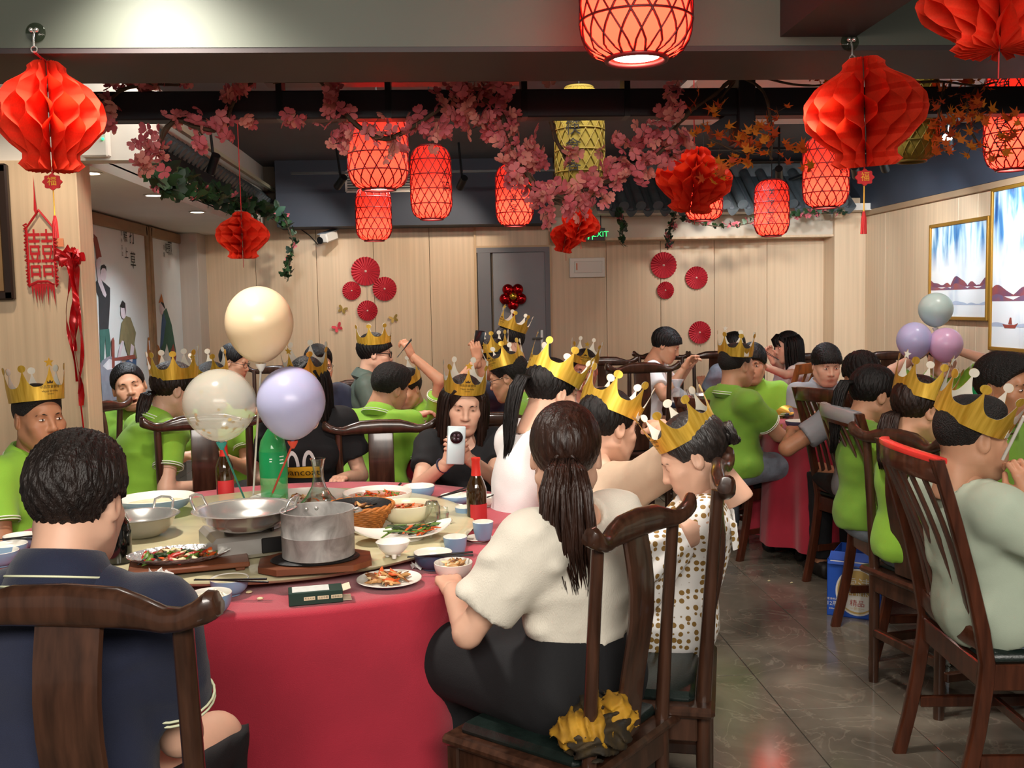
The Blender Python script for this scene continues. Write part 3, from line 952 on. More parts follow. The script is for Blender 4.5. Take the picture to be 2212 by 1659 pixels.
def hair_mesh(style, m):
    k = (style, m.name)
    if k in HAIRM: return HAIRM[k]
    s = SDF(); mb = None; disp = hair_disp(.0018); h = .0048
    if style in ('short', 'fade', 'thick'):
        t = {'short': .012, 'fade': .0055, 'thick': .017}[style]
        s.ell((0, -.014, .038), (.076 + t * .85, .096 + t, .086 + t * 1.1), k=0)
        s.ell((0, .045, .085), (.055, .05, .035 + t), k=.03)
        s.plane((0, .072, .062), (0, .80, -.60))
        if True:
            s.plane((0, -.09, -.066), (0, -.25, -.97))
            for x in (-1, 1):
                s.ell((x * .10, .010, -.035), (.05, .055, .055), k=.012, op='sub')
                s.ell((x * .085, .085, -.01), (.04, .05, .06), k=.012, op='sub')
        disp = hair_disp(.0035 if style == 'thick' else .0006 if style == 'fade' else .002)
    elif style in ('bowl', 'fringe'):
        s.ell((0, -.012, .036), (.076 + .014, .096 + .016, .086 + .015), k=0)
        s.ell((0, .058, .045), (.066, .045, .045), k=.03)
        s.plane((0, .06, .026), (0, .55, -.835) if style == 'fringe' else (0, .42, -.907))
        s.plane((0, -.09, -.068), (0, -.25, -.97))
        for x in (-1, 1): s.ell((x * .10, .030, -.045), (.05, .045, .055), k=.01, op='sub')
        disp = hair_disp(.003)
    else:   # tied or long: smooth cap with a centre or side parting
        s.ell((0, -.014, .036), (.086, .107, .097), k=0)
        s.plane((0, .066, .058), (0, .83, -.55))
        s.plane((0, -.09, -.072), (0, -.35, -.94))
        for x in (-1, 1):
            if style != 'long': s.ell((x * .105, .010, -.038), (.05, .05, .055), k=.012, op='sub')
            s.ell((x * .08, .10, -.015), (.045, .06, .06), k=.012, op='sub')
    V, F = s.mesh(h, disp)
    mb = MB(); mb.v.append(V); mb.f = [tuple(f) for f in F.tolist()]; mb.mi = [0] * len(mb.f); mb.n = len(V)
    rnd = random.Random(len(style) * 7 + 3)
    def lock(path, r0, n=7):
        R = [r0 * (.75 + .5 * math.sin(PI * min(1, i / (len(path) - 1) + .15))) * (1 if i < len(path) - 2 else .55) for i in range(len(path))]
        R[-1] = r0 * .12
        mb.tube(path, R, n, sq=(1, .55))
    def tail(P, R, nl, jit=.004):
        for q in range(nl):
            a = rnd.uniform(0, 6.28); rr = math.sqrt(rnd.random())
            ph, am = rnd.uniform(0, 6.28), rnd.uniform(.3, 1) * jit
            m_ = len(P); end = rnd.uniform(.9, 1.0)
            path = []
            for i in range(m_):
                t = i / (m_ - 1) * end * (m_ - 1); j = min(int(t), m_ - 2); f = t - j
                p = Vector(P[j]).lerp(Vector(P[j + 1]), f); r = R[j] * (1 - f) + R[j + 1] * f
                path.append(p + Vector((math.cos(a) * rr * r + am * math.sin(ph + i * 1.1), math.sin(a) * rr * r * .7 + am * math.cos(ph + i * .9), 0)))
            lock(path, rnd.uniform(.005, .0085), 5)
    if style == 'ponytail_long':
        P = [(0, -.105, -.005), (0, -.140, -.03), (0, -.150, -.08), (.004, -.145, -.15), (.010, -.135, -.22), (.022, -.128, -.27), (.03, -.125, -.312)]
        tail(P, [.026, .042, .056, .062, .060, .052, .040], 170, .008)
        mb.tube([(.022 * math.cos(t), -.112 + .012 * math.sin(t) * .3, -.008 + .020 * math.sin(t)) for t in np.linspace(0, 6.28, 15)[:-1]], .006, 6, closed=True)
    elif style == 'ponytail':
        P = [(0, -.11, .03), (0, -.145, .02), (0, -.155, -.03), (0, -.148, -.10), (0, -.135, -.17), (0, -.12, -.24), (0, -.115, -.29)]
        tail(P, [.014, .024, .030, .030, .027, .022, .012], 60)
    elif style == 'braid':
        P = [(0, -.095, -.03), (.008, -.118, -.05), (.014, -.122, -.10), (.02, -.122, -.16), (.026, -.124, -.22), (.03, -.122, -.25)]
        tail(P, [.020, .032, .036, .032, .026, .014], 70)
    elif style == 'bun':
        for q in range(26):
            a0 = rnd.uniform(0, 6.28); tl = rnd.uniform(-.6, .6)
            path = []
            for i in range(12):
                t = a0 + i / 11 * 5
                path.append(Vector((.030 * math.cos(t), -.118 + .020 * math.sin(t) * math.sin(tl) - .012 * abs(math.sin(t * .5)), .012 + .030 * math.sin(t) * math.cos(tl))) + Vector((0, rnd.uniform(-.004, .004), 0)))
            lock(path, rnd.uniform(.006, .009), 5)
        mb.ball((0, -.116, .012), .028, 12, 8)
    elif style in ('long', 'long_fringe'):
        L = .30 if style == 'long' else .32
        for q in range(150):
            u = rnd.uniform(-1, 1)
            a = u * 2.25; rx, ry = .088, .105
            lay = rnd.uniform(-.008, .010)
            bx, b_y = math.sin(a) * (rx + lay), -math.cos(a) * (ry + lay) - .012
            front = max(0, abs(a) - 1.5)
            end = -L * rnd.uniform(.82, 1.0) + .05
            path = [Vector((bx * .75, b_y * .8, .085)), Vector((bx * 1.0, b_y, .04))]
            for i in range(1, 8):
                t = i / 7
                path.append(Vector((bx * (1.02 + .10 * t) + .004 * math.sin(q + 3 * t), b_y + .012 * t + front * .02 * t, .04 + (end - .04) * t)))
            lock(path, rnd.uniform(.008, .012), 5)
        if style == 'long_fringe':
            for q in range(26):
                u = rnd.uniform(-1, 1)
                lock([Vector((u * .03, .06, .115)), Vector((u * .05, .098, .075)), Vector((u * .062, .104 - .02 * u * u, .035)), Vector((u * .066, .102 - .025 * u * u, .018))], .008, 5)
        else:
            for q in range(34):     # side-swept front
                u = rnd.random()
                lock([Vector((-.012, .055, .118)), Vector((.02 + .03 * u, .085 - .01 * u, .085)), Vector((.05 + .03 * u, .075 - .03 * u, .03)), Vector((.078 + .012 * u, .05 - .05 * u, -.03))], .008, 5)
                lock([Vector((-.016, .052, .118)), Vector((-.04 - .015 * u, .075 - .02 * u, .085)), Vector((-.068 - .010 * u, .05 - .04 * u, .03)), Vector((-.082 - .008 * u, .03 - .04 * u, -.03))], .008, 5)
    me = mb.mesh('hair', m, 180)
    HAIRM[k] = me
    return me
# ---- hands (wrist at origin, fingers along +y, palm facing -z, thumb on +x side = left hand seen from the back... mirrored by sx)
HANDS = {}
def hand_mesh(curl, spread=.0):
    k = (curl, spread)
    if k in HANDS: return HANDS[k]
    s = SDF()
    s.cone((0, -.03, 0), (0, .012, 0), .024, .024, .01)
    for x in (-.027, -.010, .009, .026): s.cone((x * .55, .012, 0), (x, .072, 0), .0150, .0130, .014)
    s.ell((.020, .035, -.006), (.018, .026, .015), k=.012)
    for i, (x, L) in enumerate(((.028, .068), (.0095, .077), (-.0095, .071), (-.027, .055))):
        p = Vector((x, .078, 0)); a = 0
        c = curl * (1 + .12 * (i - 1))
        for j, fr in enumerate((.46, .30, .24)):
            a += (.5, .95, .7)[j] * c
            q = p + Vector((x * spread * 4 * (1 - j * .3) * fr * .1, math.cos(a), -math.sin(a))) * (L * fr)
            s.cone(p, q, .0088 - .0008 * j, .0080 - .0008 * j, .0045)
            p = q
    p = Vector((.028, .022, -.006)); q = Vector((.052, .052, -.016 - .012 * curl)); r = Vector((.056 - .02 * curl, .082, -.022 - .022 * curl))
    s.cone(p, q, .0125, .0100, .008); s.cone(q, r, .0098, .0078, .004)
    HANDS[k] = s.mesh(.0040)
    return HANDS[k]
def ik(sh, hd, l1, l2, pole):
    sh, hd = Vector(sh), Vector(hd)
    v = hd - sh; d = min(v.length, (l1 + l2) * .995); v.normalize()
    hd = sh + v * d
    a = (l1 * l1 - l2 * l2 + d * d) / (2 * d); hh = math.sqrt(max(0, l1 * l1 - a * a))
    p = Vector(pole); p = (p - v * p.dot(v)).normalized()
    return sh + v * a + p * hh, hd
def wrinkle(amp, seed, f=1.0):
    r = np.random.RandomState(seed); K = r.normal(0, 22 * f, (5, 3)); K[:, 2] *= 1.5; ph = r.uniform(0, 6.28, 5); K2 = r.normal(0, 9, (5, 3))
    def fn(P):
        o = 0
        for i in range(5):
            o = o + np.sin(P @ K[i] + 1.6 * np.sin(P @ K2[i] + ph[i]) + ph[i])
        o = o / 5
        return -amp * (np.maximum(o, 0) ** 1.5 * 2.2 - .35)
    return fn
PEOPLE = {}
SKINS = {'l': '#d3a68d', 'm': '#bf8e70', 'd': '#a87556', 'r': '#b2705a'}
def person(key, label, head, rz, sex='m', hair='short', hairm=None, skin='m', top=M_lime, bottom=M_denim, lean=6, side=0, hy=0, hp=8, hr=0,
           hands=None, sleeve=.62, collar=True, trim=M_trim, face=None, h=.013, build=1.0, seat=.47, hem=-.13, legs=True, shorts=False,
           curl=(.55, .55), hrot=(None, None), hs=1.0, poles=(None, None), loose=.012, wr=.007, knee=.09, kdrop=0, skirt=False, seed=None, puffy=0, tail=None, cup=.010, vneck=False, brow=True, smax=1.2, smin=.72, bare=False, eyes=True):
    """head = (px, py, depth) of the head centre in the photograph; rz = heading in degrees (0 faces away from the viewer, 90 to the left)"""
    seed = seed if seed is not None else len(PEOPLE) + 1
    W = atd(*head); a = math.radians(rz)
    fem = sex == 'f'
    wd = (.88 if fem else 1.0) * build
    RL = Euler((-math.radians(lean), math.radians(side), 0)).to_matrix()
    RH = (Euler((0, 0, math.radians(hy))).to_matrix() @ Euler((-math.radians(hp), 0, 0)).to_matrix() @ Euler((0, math.radians(hr), 0)).to_matrix())
    pel = Vector((0, 0, seat + .095))
    def hd(S):
        nb = pel + RL @ Vector((0, -.015, .50 * S))
        nv = (Euler((-math.radians(lean * .75), math.radians(side * .6), 0)).to_matrix() @ Vector((0, .026, .104)))
        return nb, nb + nv + RH @ Vector((0, .022, .052))
    z0, z1 = hd(.9)[1].z, hd(1.1)[1].z
    S0 = .9 + (W.z - z0) / (z1 - z0) * .2
    S = max(smin, min(smax, S0))
    nb, hc = hd(S)
    dz = W.z - hc.z
    if abs(dz) > .03: print('PERSON', key, 'S', round(S0, 2), 'dz', round(dz, 3))
    Rz = Matrix.Rotation(a, 3, 'Z')
    loc = Vector((W.x, W.y, 0)) - Rz @ Vector((hc.x, hc.y, 0)); loc.z = max(-.2, min(.2, dz))
    def sp(t, x=0, y=0): return pel + RL @ Vector((x, y, t * .50 * S))
    sw = .172 * wd
    sh = [sp(.90, -sw, -.005), sp(.90, sw, -.005)]
    ua, fa = (.275, .245) if not fem else (.255, .225)
    hands = hands or ((-.16, .36, .80), (.16, .36, .80))
    hands = [Vector(q) - Vector((0, 0, loc.z)) for q in hands]
    el, wrs = [], []
    for i in (0, 1):
        pole = poles[i] or ((-.45 if i == 0 else .45), -.5, -1)
        e, w_ = ik(sh[i], hands[i], ua, fa, pole); el.append(e); wrs.append(w_)
    hip = [pel + Vector((-.085 * wd, .0, -.01)), pel + Vector((.085 * wd, .0, -.01))]
    kn = [Vector((-knee - .03, .41, pel.z - .005 + kdrop)), Vector((knee + .03, .41, pel.z - .005 + kdrop))]
    an = [Vector((-knee - .03, .40, .09)), Vector((knee + .03, .40, .09))]
    def torso(s, inf=0.0, k=.05, arms=True):
        s.ell(sp(.02), (.168 * wd + inf, .118 * build + inf, .115 + inf), RL, k=0)
        s.ell(sp(.32), ((.125 if fem else .145) * wd * 1.05 + inf, (.092 if fem else .108) * build + inf, .15 * S + inf), RL, k=k)
        s.ell(sp(.66), (.152 * wd + inf, .108 * build + inf, .17 * S + inf), RL, k=k)
        s.cone(sp(.88, -sw * .80), sp(.88, sw * .80), .060 + inf * .8, .060 + inf * .8, k)
        for q in (-1, 1): s.cone(sp(1.0, q * .03, -.01), sp(.92, q * sw * .8), .042 + inf * .7, .045 + inf * .7, .03)
        if fem:
            for q in (-1, 1): s.ell(sp(.64, q * .066, .082), (.058 + inf, .050 + inf, .058 + inf), RL, k=.03)
        return s
    # body
    s = torso(SDF(), -.004)
    s.cone(nb + Vector((0, 0, -.03)), nb.lerp(hc, .75) + RH @ Vector((0, -.018, -.004)), (.046 if fem else .055) * 1.05, .046 if fem else .054, .025)
    for i in (0, 1):
        s.cone(sh[i], el[i], .050 * (.88 if fem else 1), .040 * (.88 if fem else 1), .03)
        s.cone(el[i], wrs[i], .040 * (.86 if fem else 1), .026, .012)
        if legs:
            s.cone(hip[i], kn[i], .080, .056, .03); s.cone(kn[i], an[i], .054, .036, .02)
            s.cone(an[i] + Vector((0, -.03, -.05)), an[i] + Vector((0, .14, -.062)), .036, .026, .03)
    V, F = s.mesh(h)
    base = np.array(lin(SKINS.get(skin, skin)))
    Cc = np.tile(base, (len(V), 1))
    face = face or sex
    hv, hf, ht = head_mesh(face, .0046 if h < .0135 else .006)
    hvt = (hv * hs) @ np.array(RH).T + np.array(hc)
    VV, FF, CC = [V, hvt], [F, hf + len(V)], [Cc, base * ht]
    n = len(V) + len(hv)
    for i in (0, 1):
        kv, kf = hand_mesh(curl[i])
        kv = kv.copy() * (.93 if fem else 1.0); 
        fl = i == 0
        y = (wrs[i] - el[i]).normalized()
        if hrot[i] is not None:          # (finger direction, palm direction) in local coords
            y = Vector(hrot[i][0]).normalized(); pz = -Vector(hrot[i][1])
        else: pz = Vector((0, 0, 1)) if abs(y.z) < .8 else Vector((0, -1, 0))
        z = (pz - y * pz.dot(y)).normalized(); x = y.cross(z)
        # right hand (i=1): thumb points to -x side when palm is down
        if i == 1: kv[:, 0] *= -1
        M3 = np.array([x, y, z])
        kv = kv @ M3 + np.array(wrs[i])
        kf2 = kf[:, ::-1] if i == 1 else kf
        VV.append(kv); FF.append(kf2 + n); CC.append(np.tile(base * np.array((1.04, .98, .96)), (len(kv), 1))); n += len(kv)
    body = link('person', np_mesh('person', np.concatenate(VV), np.concatenate(FF), M_skin, np.concatenate(CC)), None, loc, a, label, 'person')
    # head pieces
    HM = Matrix.Translation(hc) @ RH.to_4x4() @ Matrix.Scale(hs, 4)
    def on_head(nm, me):
        o = link(nm, me, body); o.matrix_local = HM; return o
    if hair: on_head('hair', hair_mesh(hair, hairm or (M_hairs if hair in ('fade',) else M_hair)))
    if brow:
        if 'brow' not in HAIRM:
            mbq = [MB().tube([(q * .014, .0925, .0215), (q * .026, .0925, .0255), (q * .038, .086, .0255), (q * .049, .075, .020)], [.0018, .0028, .0025, .0010], 6, sq=(.9, 1.0)).mesh('eyebrow', M_hairs, 60) for q in (-1, 1)]
            HAIRM['brow'] = mbq
        for q in HAIRM['brow']: on_head('eyebrow', q)
    if eyes:
        if 'eye' not in HAIRM:
            HAIRM['eye'] = []
            for q in (-1, 1):
                mb = MB().ball((q * .031, .0835, .0045), .0085, 12, 8, 0, (1.45, 1.02, .52))
                mb.ball((q * .031, .0862, .0045), .0062, 10, 8, 1, (.92, 1.05, .80))
                HAIRM['eye'].append(mb.mesh('eye', [M_eyew, M_eyed], 180))
        for q in HAIRM['eye']: on_head('eye', q)
    # top garment
    if top is not None:
        s = torso(SDF(), loose, .05)
        if hem < -.05: s.ell(sp(.0), ((.164 if fem else .178) * wd + loose, (.112 if fem else .132) * build + loose, .13), RL, k=.05)
        for i in (0, 1):
            e = sh[i].lerp(el[i], sleeve)
            if sleeve > 0:
                s.cone(sh[i], e, .062 + loose * .7 + puffy, (.053 if fem else .060) + loose * .8 + puffy * .6, .04, flat=1)
            if sleeve > .99:
                e2 = el[i].lerp(wrs[i], sleeve - 1.0); s.cone(el[i], e2, .054, .048, .02, flat=1)
        s.cone(nb + Vector((0, 0, .02)), nb.lerp(hc, .6), .052 if collar else .064, .050 if collar else .055, .012, op='sub')
        if not collar: s.ell(nb + RL @ Vector((0, .075, -.015 - (.04 if vneck else 0))), (.05, .06, .045 + (.03 if vneck else 0)), k=.015, op='sub')
        s.plane(sp(hem), RL @ Vector((0, .10, -1)))
        V, F = s.mesh(h, wrinkle(wr, seed))
        shirt = link('shirt', np_mesh('shirt', V, F, top), body)
        if trim is not None and sleeve > 0:
            for i in (0, 1):
                e = sh[i].lerp(el[i], sleeve); dr_ = (el[i] - sh[i]).normalized()
                u = dr_.orthogonal().normalized(); v = dr_.cross(u)
                rr = (.053 if fem else .060) + loose * .8 + puffy * .6 + .002
                mb = MB()
                for off in (-.004, -.014):
                    mb.tube([e + dr_ * off + (u * math.cos(t) + v * math.sin(t)) * (rr) for t in np.linspace(0, 6.2832, 25)[:-1]], .0026, 5, closed=True)
                mb.build('sleeve_trim', trim, shirt, 180)
        if collar:
            nd = ((nb.lerp(hc, .6) - nb).normalized() + RL @ Vector((0, 0, 1))).normalized()
            fx = Vector((1, 0, 0)); fy = nd.cross(fx).normalized(); fx = fy.cross(nd)
            c0 = nb + nd * (.012 + cup)
            R0 = .064 if not fem else .057
            rings = [(R0 + .0, -.010 - cup), (R0 - .004, .022), (R0 - .002, .030), (R0 + .006, .028), (R0 + .020, .002), (R0 + .030, -.018 - cup * .8), (R0 + .012, -.034 - cup * 1.2)]
            vs, n_ = [], 41
            for r, z in rings:
                for k_ in range(n_):
                    t = -.5 * PI + .30 + (2 * PI - .60) * k_ / (n_ - 1)        # gap at the front (+fy)
                    ft = max(0, -math.sin(t))
                    ang = t + PI
                    q = 1 - .0 * ft
                    dropf = -.028 * max(0, math.cos(ang - PI / 2)) ** 2 - (.030 * max(0, math.cos(ang - PI / 2)) ** 6 if r > R0 + .01 else 0)
                    vs.append(c0 + (fx * math.cos(ang) * 1.04 + fy * math.sin(ang) * 1.02) * r * q + nd * (z + dropf))
            fs = []
            for i in range(len(rings) - 1):
                for k_ in range(n_ - 1):
                    fs.append((i * n_ + k_, i * n_ + k_ + 1, (i + 1) * n_ + k_ + 1, (i + 1) * n_ + k_))
            MB().add(vs, fs).build('collar', top, shirt, 60)
            if trim is not None:
                mb = MB()
                for w1, w2, f_ in ((4, 5, .55), (4, 5, .98)):
                    mb.tube([Vector(vs[w1 * n_ + k_]).lerp(Vector(vs[w2 * n_ + k_]), f_) + nd * .002 for k_ in range(n_)], .0022, 5)
                mb.build('collar_trim', trim, shirt, 180)
    if bottom is not None and legs:
        s = SDF()
        s.ell(sp(.03), ((.165 if fem and not skirt else .176) * wd, (.112 if fem and not skirt else .128) * build, .12), RL, k=0)
        if skirt:
            s.ell(sp(.22), (.155 * wd, .122 * build, .11), RL, k=.04)
            for i in (0, 1): s.cone(hip[i], kn[i] + Vector((0, .01, 0)), .125, .10, .05)
            s.cone(hip[0] + Vector((.08, .05, 0)), Vector((0, .40, kn[0].z - .01)), .13, .11, .06)
            s.cone(Vector((-.06, .42, kn[0].z - .04)), Vector((-.07, .44, .22)), .10, .13, .06)
            s.cone(Vector((.06, .42, kn[0].z - .04)), Vector((.07, .44, .22)), .10, .13, .06)
        else:
            for i in (0, 1):
                s.cone(hip[i], kn[i], .094, .070, .05)
                s.cone(kn[i], kn[i].lerp(an[i], .18 if shorts else .97), .070, .066 if shorts else .056, .02, flat=1)
        s.plane(sp(.36 if skirt else .17), RL @ Vector((0, 0, 1)))
        V, F = s.mesh(max(h, .012), wrinkle(.006, seed + 50))
        link('skirt' if skirt else 'trousers', np_mesh('trousers', V, F, bottom), body)
    if legs:
        for i in (0, 1):
            mb = MB(); c = an[i]
            loft(mb, [((c.x, c.y - .075, .035), (.02, 0, 0), (0, 0, .028)), ((c.x, c.y - .06, .045), (.034, 0, 0), (0, 0, .042)), ((c.x, c.y, .052), (.040, 0, 0), (0, 0, .05)), ((c.x, c.y + .08, .038), (.048, 0, 0), (0, 0, .036)),
                      ((c.x, c.y + .15, .03), (.042, 0, 0), (0, 0, .028)), ((c.x, c.y + .18, .024), (.02, 0, 0), (0, 0, .02))], 12, 2.4)
            mb.build('shoe', M_shoe, body, 60)
    Mw = Matrix.Translation(loc) @ Matrix.Rotation(a, 4, 'Z')
    PEOPLE[key] = dict(o=body, M=Mw, H=Mw @ HM, hc=hc, wr=wrs, el=el, sh=sh, sp=sp, RL=RL, nb=nb, S=S, hm=HM)
    return PEOPLE[key]
# ================================================================== THE CAST
M_dots = None
def dotted():
    m = bpy.data.materials.new('dress_white_gold_dots'); m.use_nodes = True
    nt = m.node_tree; N = nt.nodes; L = nt.links; b = N['Principled BSDF']
    tc = N.new('ShaderNodeTexCoord'); mp = N.new('ShaderNodeMapping'); mp.inputs['Scale'].default_value = (9.5, 9.5, 9.5)
    v = N.new('ShaderNodeTexVoronoi'); v.inputs['Randomness'].default_value = .35
    r = N.new('ShaderNodeValToRGB'); e = r.color_ramp.elements
    e[0].position = .37; e[0].color = (*lin('#8d6a2c'), 1); e[1].position = .40; e[1].color = (*lin('#efece8'), 1)
    L.new(tc.outputs['Object'], mp.inputs[0]); L.new(mp.outputs[0], v.inputs['Vector']); L.new(v.outputs['Distance'], r.inputs[0]); L.new(r.outputs[0], b.inputs['Base Color'])
    b.inputs['Roughness'].default_value = .7
    return m
M_dots = dotted()
def lpt(key_head, rz, px, py, d):
    return atd(px, py, d)
def world_hand(px, py, d): return ('w', atd(px, py, d))
_person = person
def person(key, label, head, rz, **kw):
    """hands given as ('w', point) are turned into local coordinates once the root is known"""
    hs_ = kw.get('hands')
    if hs_ and any(q is not None and q[0] == 'w' for q in hs_):
        W = atd(*head); a = math.radians(rz); Ri = Matrix.Rotation(-a, 3, 'Z')
        lean = kw.get('lean', 6)
        # approximate head offset in front of the hips
        off = Euler((-math.radians(lean), math.radians(kw.get('side', 0)), 0)).to_matrix() @ Vector((0, -.015, .5)) + Euler((-math.radians(lean * .75), 0, 0)).to_matrix() @ Vector((0, .03, .17))
        out = []
        for i, q in enumerate(hs_):
            if q is None: out.append((-.16, .36, .80) if i == 0 else (.16, .36, .80)); continue
            if q[0] == 'w':
                l = Ri @ (q[1] - Vector((W.x, W.y, 0))); out.append((l.x + off.x, l.y + off.y, l.z))
            else: out.append(q)
        kw['hands'] = out
    return _person(key, label, head, rz, **kw)
N_, F_ = dict(h=.0105), dict(h=.0155)

person('navy', 'person seen from behind in a navy polo with cream piping and short dark hair', (166, 1084, 1.86), -10, hs=.96, hair='thick', hairm=mat('hair_soft_black', '#1b1310', .5, var=.5, scale=50, stretch=(1, 1, .3), bump=.7, bscale=150, spec=.4), skin='l', top=M_navyc, bottom=M_blackc, lean=8, hy=4, hp=14, hr=3,
       hands=((-.25, .30, .80), (.03, .33, .72)), trim=mat('piping_cream', '#d3d6b4', .8), sleeve=.72, build=1.10, cup=.028, poles=(None, (.45, -.4, -1)), smin=.8, **N_)
person('blouse', 'person from behind in a cream puff-sleeved blouse and black skirt with a long brown ponytail', (1222, 984, 2.50), 42, sex='f', hair='ponytail_long', hairm=mat('hair_brown', '#2b1810', .42, var=.5, scale=60, stretch=(1, 1, .12), bump=.5, bscale=130, bstretch=(1, 1, .12), spec=.4), hs=1.04, skin='l', top=M_cream, bottom=M_blackc, skirt=True, lean=3, hy=-50, hp=6,
       hands=((-.15, .30, .76), (.12, .34, .70)), trim=None, collar=False, sleeve=.74, puffy=.014, hem=.30, loose=.022, build=1.04, poles=((-1, -.4, -1), (.8, -.5, -1)), **N_)
person('dots', 'elderly person in a gold-dotted white dress and pearl necklace, looking down', (1500, 985, 2.95), 76, sex='f', hair='bun', hairm=mat('hair_greying', '#221c1a', .4, var=.6, scale=70, stretch=(1, 1, .2), bump=.5, bscale=140), skin='l', top=M_dots, bottom=M_dots, lean=-15, hp=28, build=.84, eyes=False,
       hands=((-.12, .36, .78), (.14, .30, .62)), trim=None, collar=False, sleeve=0, vneck=True, loose=.016, skirt=True, **N_)
person('phone', 'person in black with brown hair gazing down at a pale phone in both hands', (1002, 874, 4.40), 184, sex='f', hair='long', hairm=M_hairb, skin='l', top=M_blackc, bottom=M_blackc, lean=6, hp=14, hr=-4, eyes=False,
       hands=(world_hand(1012, 990, 4.12), world_hand(968, 1000, 4.10)), trim=None, collar=False, sleeve=.6, curl=(.8, .8), hrot=(((.55, .25, .55), (.5, -.8, 0)), ((-.45, .25, .6), (-.5, -.8, 0))), poles=((-.7, -.2, -1), (.7, -.2, -1)), **N_)
person('pan', 'person in a black T-shirt with a yellow lettered patch, face hidden behind the lavender balloon', (662, 832, 4.55), 182, sex='f', hair='long', hairm=M_hair, skin='l', top=M_blackc, bottom=M_blackc, lean=6, hp=12, hands=((-.17, .26, .74), (.17, .26, .74)), trim=None, collar=False, sleeve=.66, loose=.028, h=.012)
person('backgreen', 'bareheaded person in a lime polo from behind, cropped hair, leaning over a red table', (842, 838, 5.22), -22, hair='short', hairm=M_hairs, skin='m', top=M_lime, lean=20, hy=-25, hp=18, hr=10, hands=((-.25, .40, .80), (.2, .3, .78)), h=.012, wr=.009, build=1.05)
person('leftman', 'crowned person in a lime polo with cropped hair before the wood pillar', (84, 904, 3.68), -112, hair='fade', skin='d', top=M_lime, lean=8, hy=-20, hp=2, hands=((-.15, .33, .76), (.15, .33, .76)), build=1.06, smin=.7, **N_)
person('laugh', 'laughing person in a lime polo with centre-parted tied hair by the mural', (279, 836, 5.9), -162, sex='f', hair='tied', skin='m', top=M_limed, lean=2, hp=-2, hr=12, hs=1.13, eyes=False, face='f_laugh', hands=((-.2, .3, .76), (.2, .3, .76)), h=.012)
person('braid', 'crowned person in a lime polo with a thick low hair tail, leaning forward', (377, 842, 4.62), -52, sex='f', hair='braid', hairm=M_hairb, skin='l', top=M_lime, lean=24, hy=-8, hp=14, hands=((-.2, .38, .78), (.2, .3, .70)), h=.012, wr=.011, build=1.25)
person('hiddencrown', 'crowned person in a lime polo almost hidden behind the confetti balloon', (455, 838, 5.05), 165, sex='f', hair='tied', top=M_lime, hp=10, skin='m', **F_)
person('glassesback', 'person with black hair and glasses in dark clothes, in profile beside the cream balloon', (506, 782, 7.2), -100, top=M_navyc, skin='m', hp=16, trim=None, **F_)
person('navyglasses', 'person with black hair and glasses in a navy shirt, just behind the lavender balloon', (688, 790, 6.2), -152, top=M_navyc, skin='m', hp=10, trim=None, **F_)
person('jacket', 'crowned person with black-rimmed glasses in a grey-green jacket before the beige wall', (810, 764, 6.4), -86, hair='fringe', top=M_olivec, skin='l', lean=8, hp=6, trim=None, h=.013)
person('chopsticks', 'person in a lime polo lifting chopsticks high behind the cropped-haired green back', (880, 840, 6.5), 140, top=M_lime, skin='m', lean=10, hp=20, hands=(world_hand(889, 768, 6.35), None), curl=(1.0, .6), hrot=(((.3, .2, .8), (.8, 0, -.5)), None), poles=((-1, 0, .3), None), h=.013)
person('phoneup', 'crowned person in navy holding a black phone high in one hand', (1064, 778, 6.3), 70, top=M_navyc, skin='m', trim=None, hp=5, hands=(world_hand(1028, 778, 6.1), None), curl=(.75, .5), hrot=(((0, .1, 1), (.6, .6, 0)), None), poles=((-.5, .3, -1), None), **F_)
person('boycrown', 'black-haired youth with a bright tipped-back crown before the grey door', (1100, 740, 6.9), 118, hair='bowl', top=M_whitec, skin='l', collar=False, trim=None, hp=10, **F_)
person('glassesgreen', 'crowned person with thin glasses in a lime polo, bending down in profile', (1099, 815, 5.35), 72, hair='short', hairm=M_hairs, top=M_limed, skin='m', lean=20, hp=18, hands=((-.18, .36, .76), (.18, .36, .76)), h=.012)
person('whitetop', 'crowned person in a white top with black tied hair, back turned, leaning away', (1190, 850, 3.72), -66, sex='f', hair='ponytail', skin='l', top=M_whitec, bottom=mat('skirt_khaki', '#7f7440', .8), lean=14, hp=20, hy=6, trim=None, collar=False, sleeve=.5, loose=.018, hands=((-.18, .42, .80), (.16, .34, .66)), **N_)
person('redface', 'crowned person with a flushed shaded face, in front of the empty chairs by the door', (1262, 800, 6.3), 172, hair='short', top=mat('shirt_pink_grey', '#b39a92', .8), skin='r', trim=None, hp=6, collar=False, **F_)
person('tan', 'crowned person in a tan blouse, back turned, one arm stretched out', (1313, 922, 3.36), -46, sex='f', hair='ponytail', skin='l', top=M_tan, bottom=M_blackc, lean=12, hp=14, hy=-16, trim=None, collar=False, sleeve=1.25, loose=.02, hands=((-.30, .42, .86), world_hand(1432, 930, 3.25)), poles=(None, (.6, -.6, -.3)), **N_)
person('boywhite', 'youth in a white T-shirt with black hair bent over the far table', (1438, 746, 7.4), -112, hair='fringe', skin='m', top=M_whitec, bottom=M_greyc, collar=False, trim=None, lean=14, hp=24, hands=(world_hand(1494, 792, 7.2), world_hand(1482, 796, 7.1)), h=.013)
person('seatedcrown', 'crowned person in a grass-green polo and grey shorts seated sideways', (1590, 790, 5.6), -76, hair='fade', skin='m', top=M_limed, bottom=M_denim, shorts=True, lean=-3, hy=14, hp=2, hands=((-.05, .36, .72), (.10, .40, .66)), h=.0115, wr=.008, sleeve=.66, build=1.08, hem=-.12)
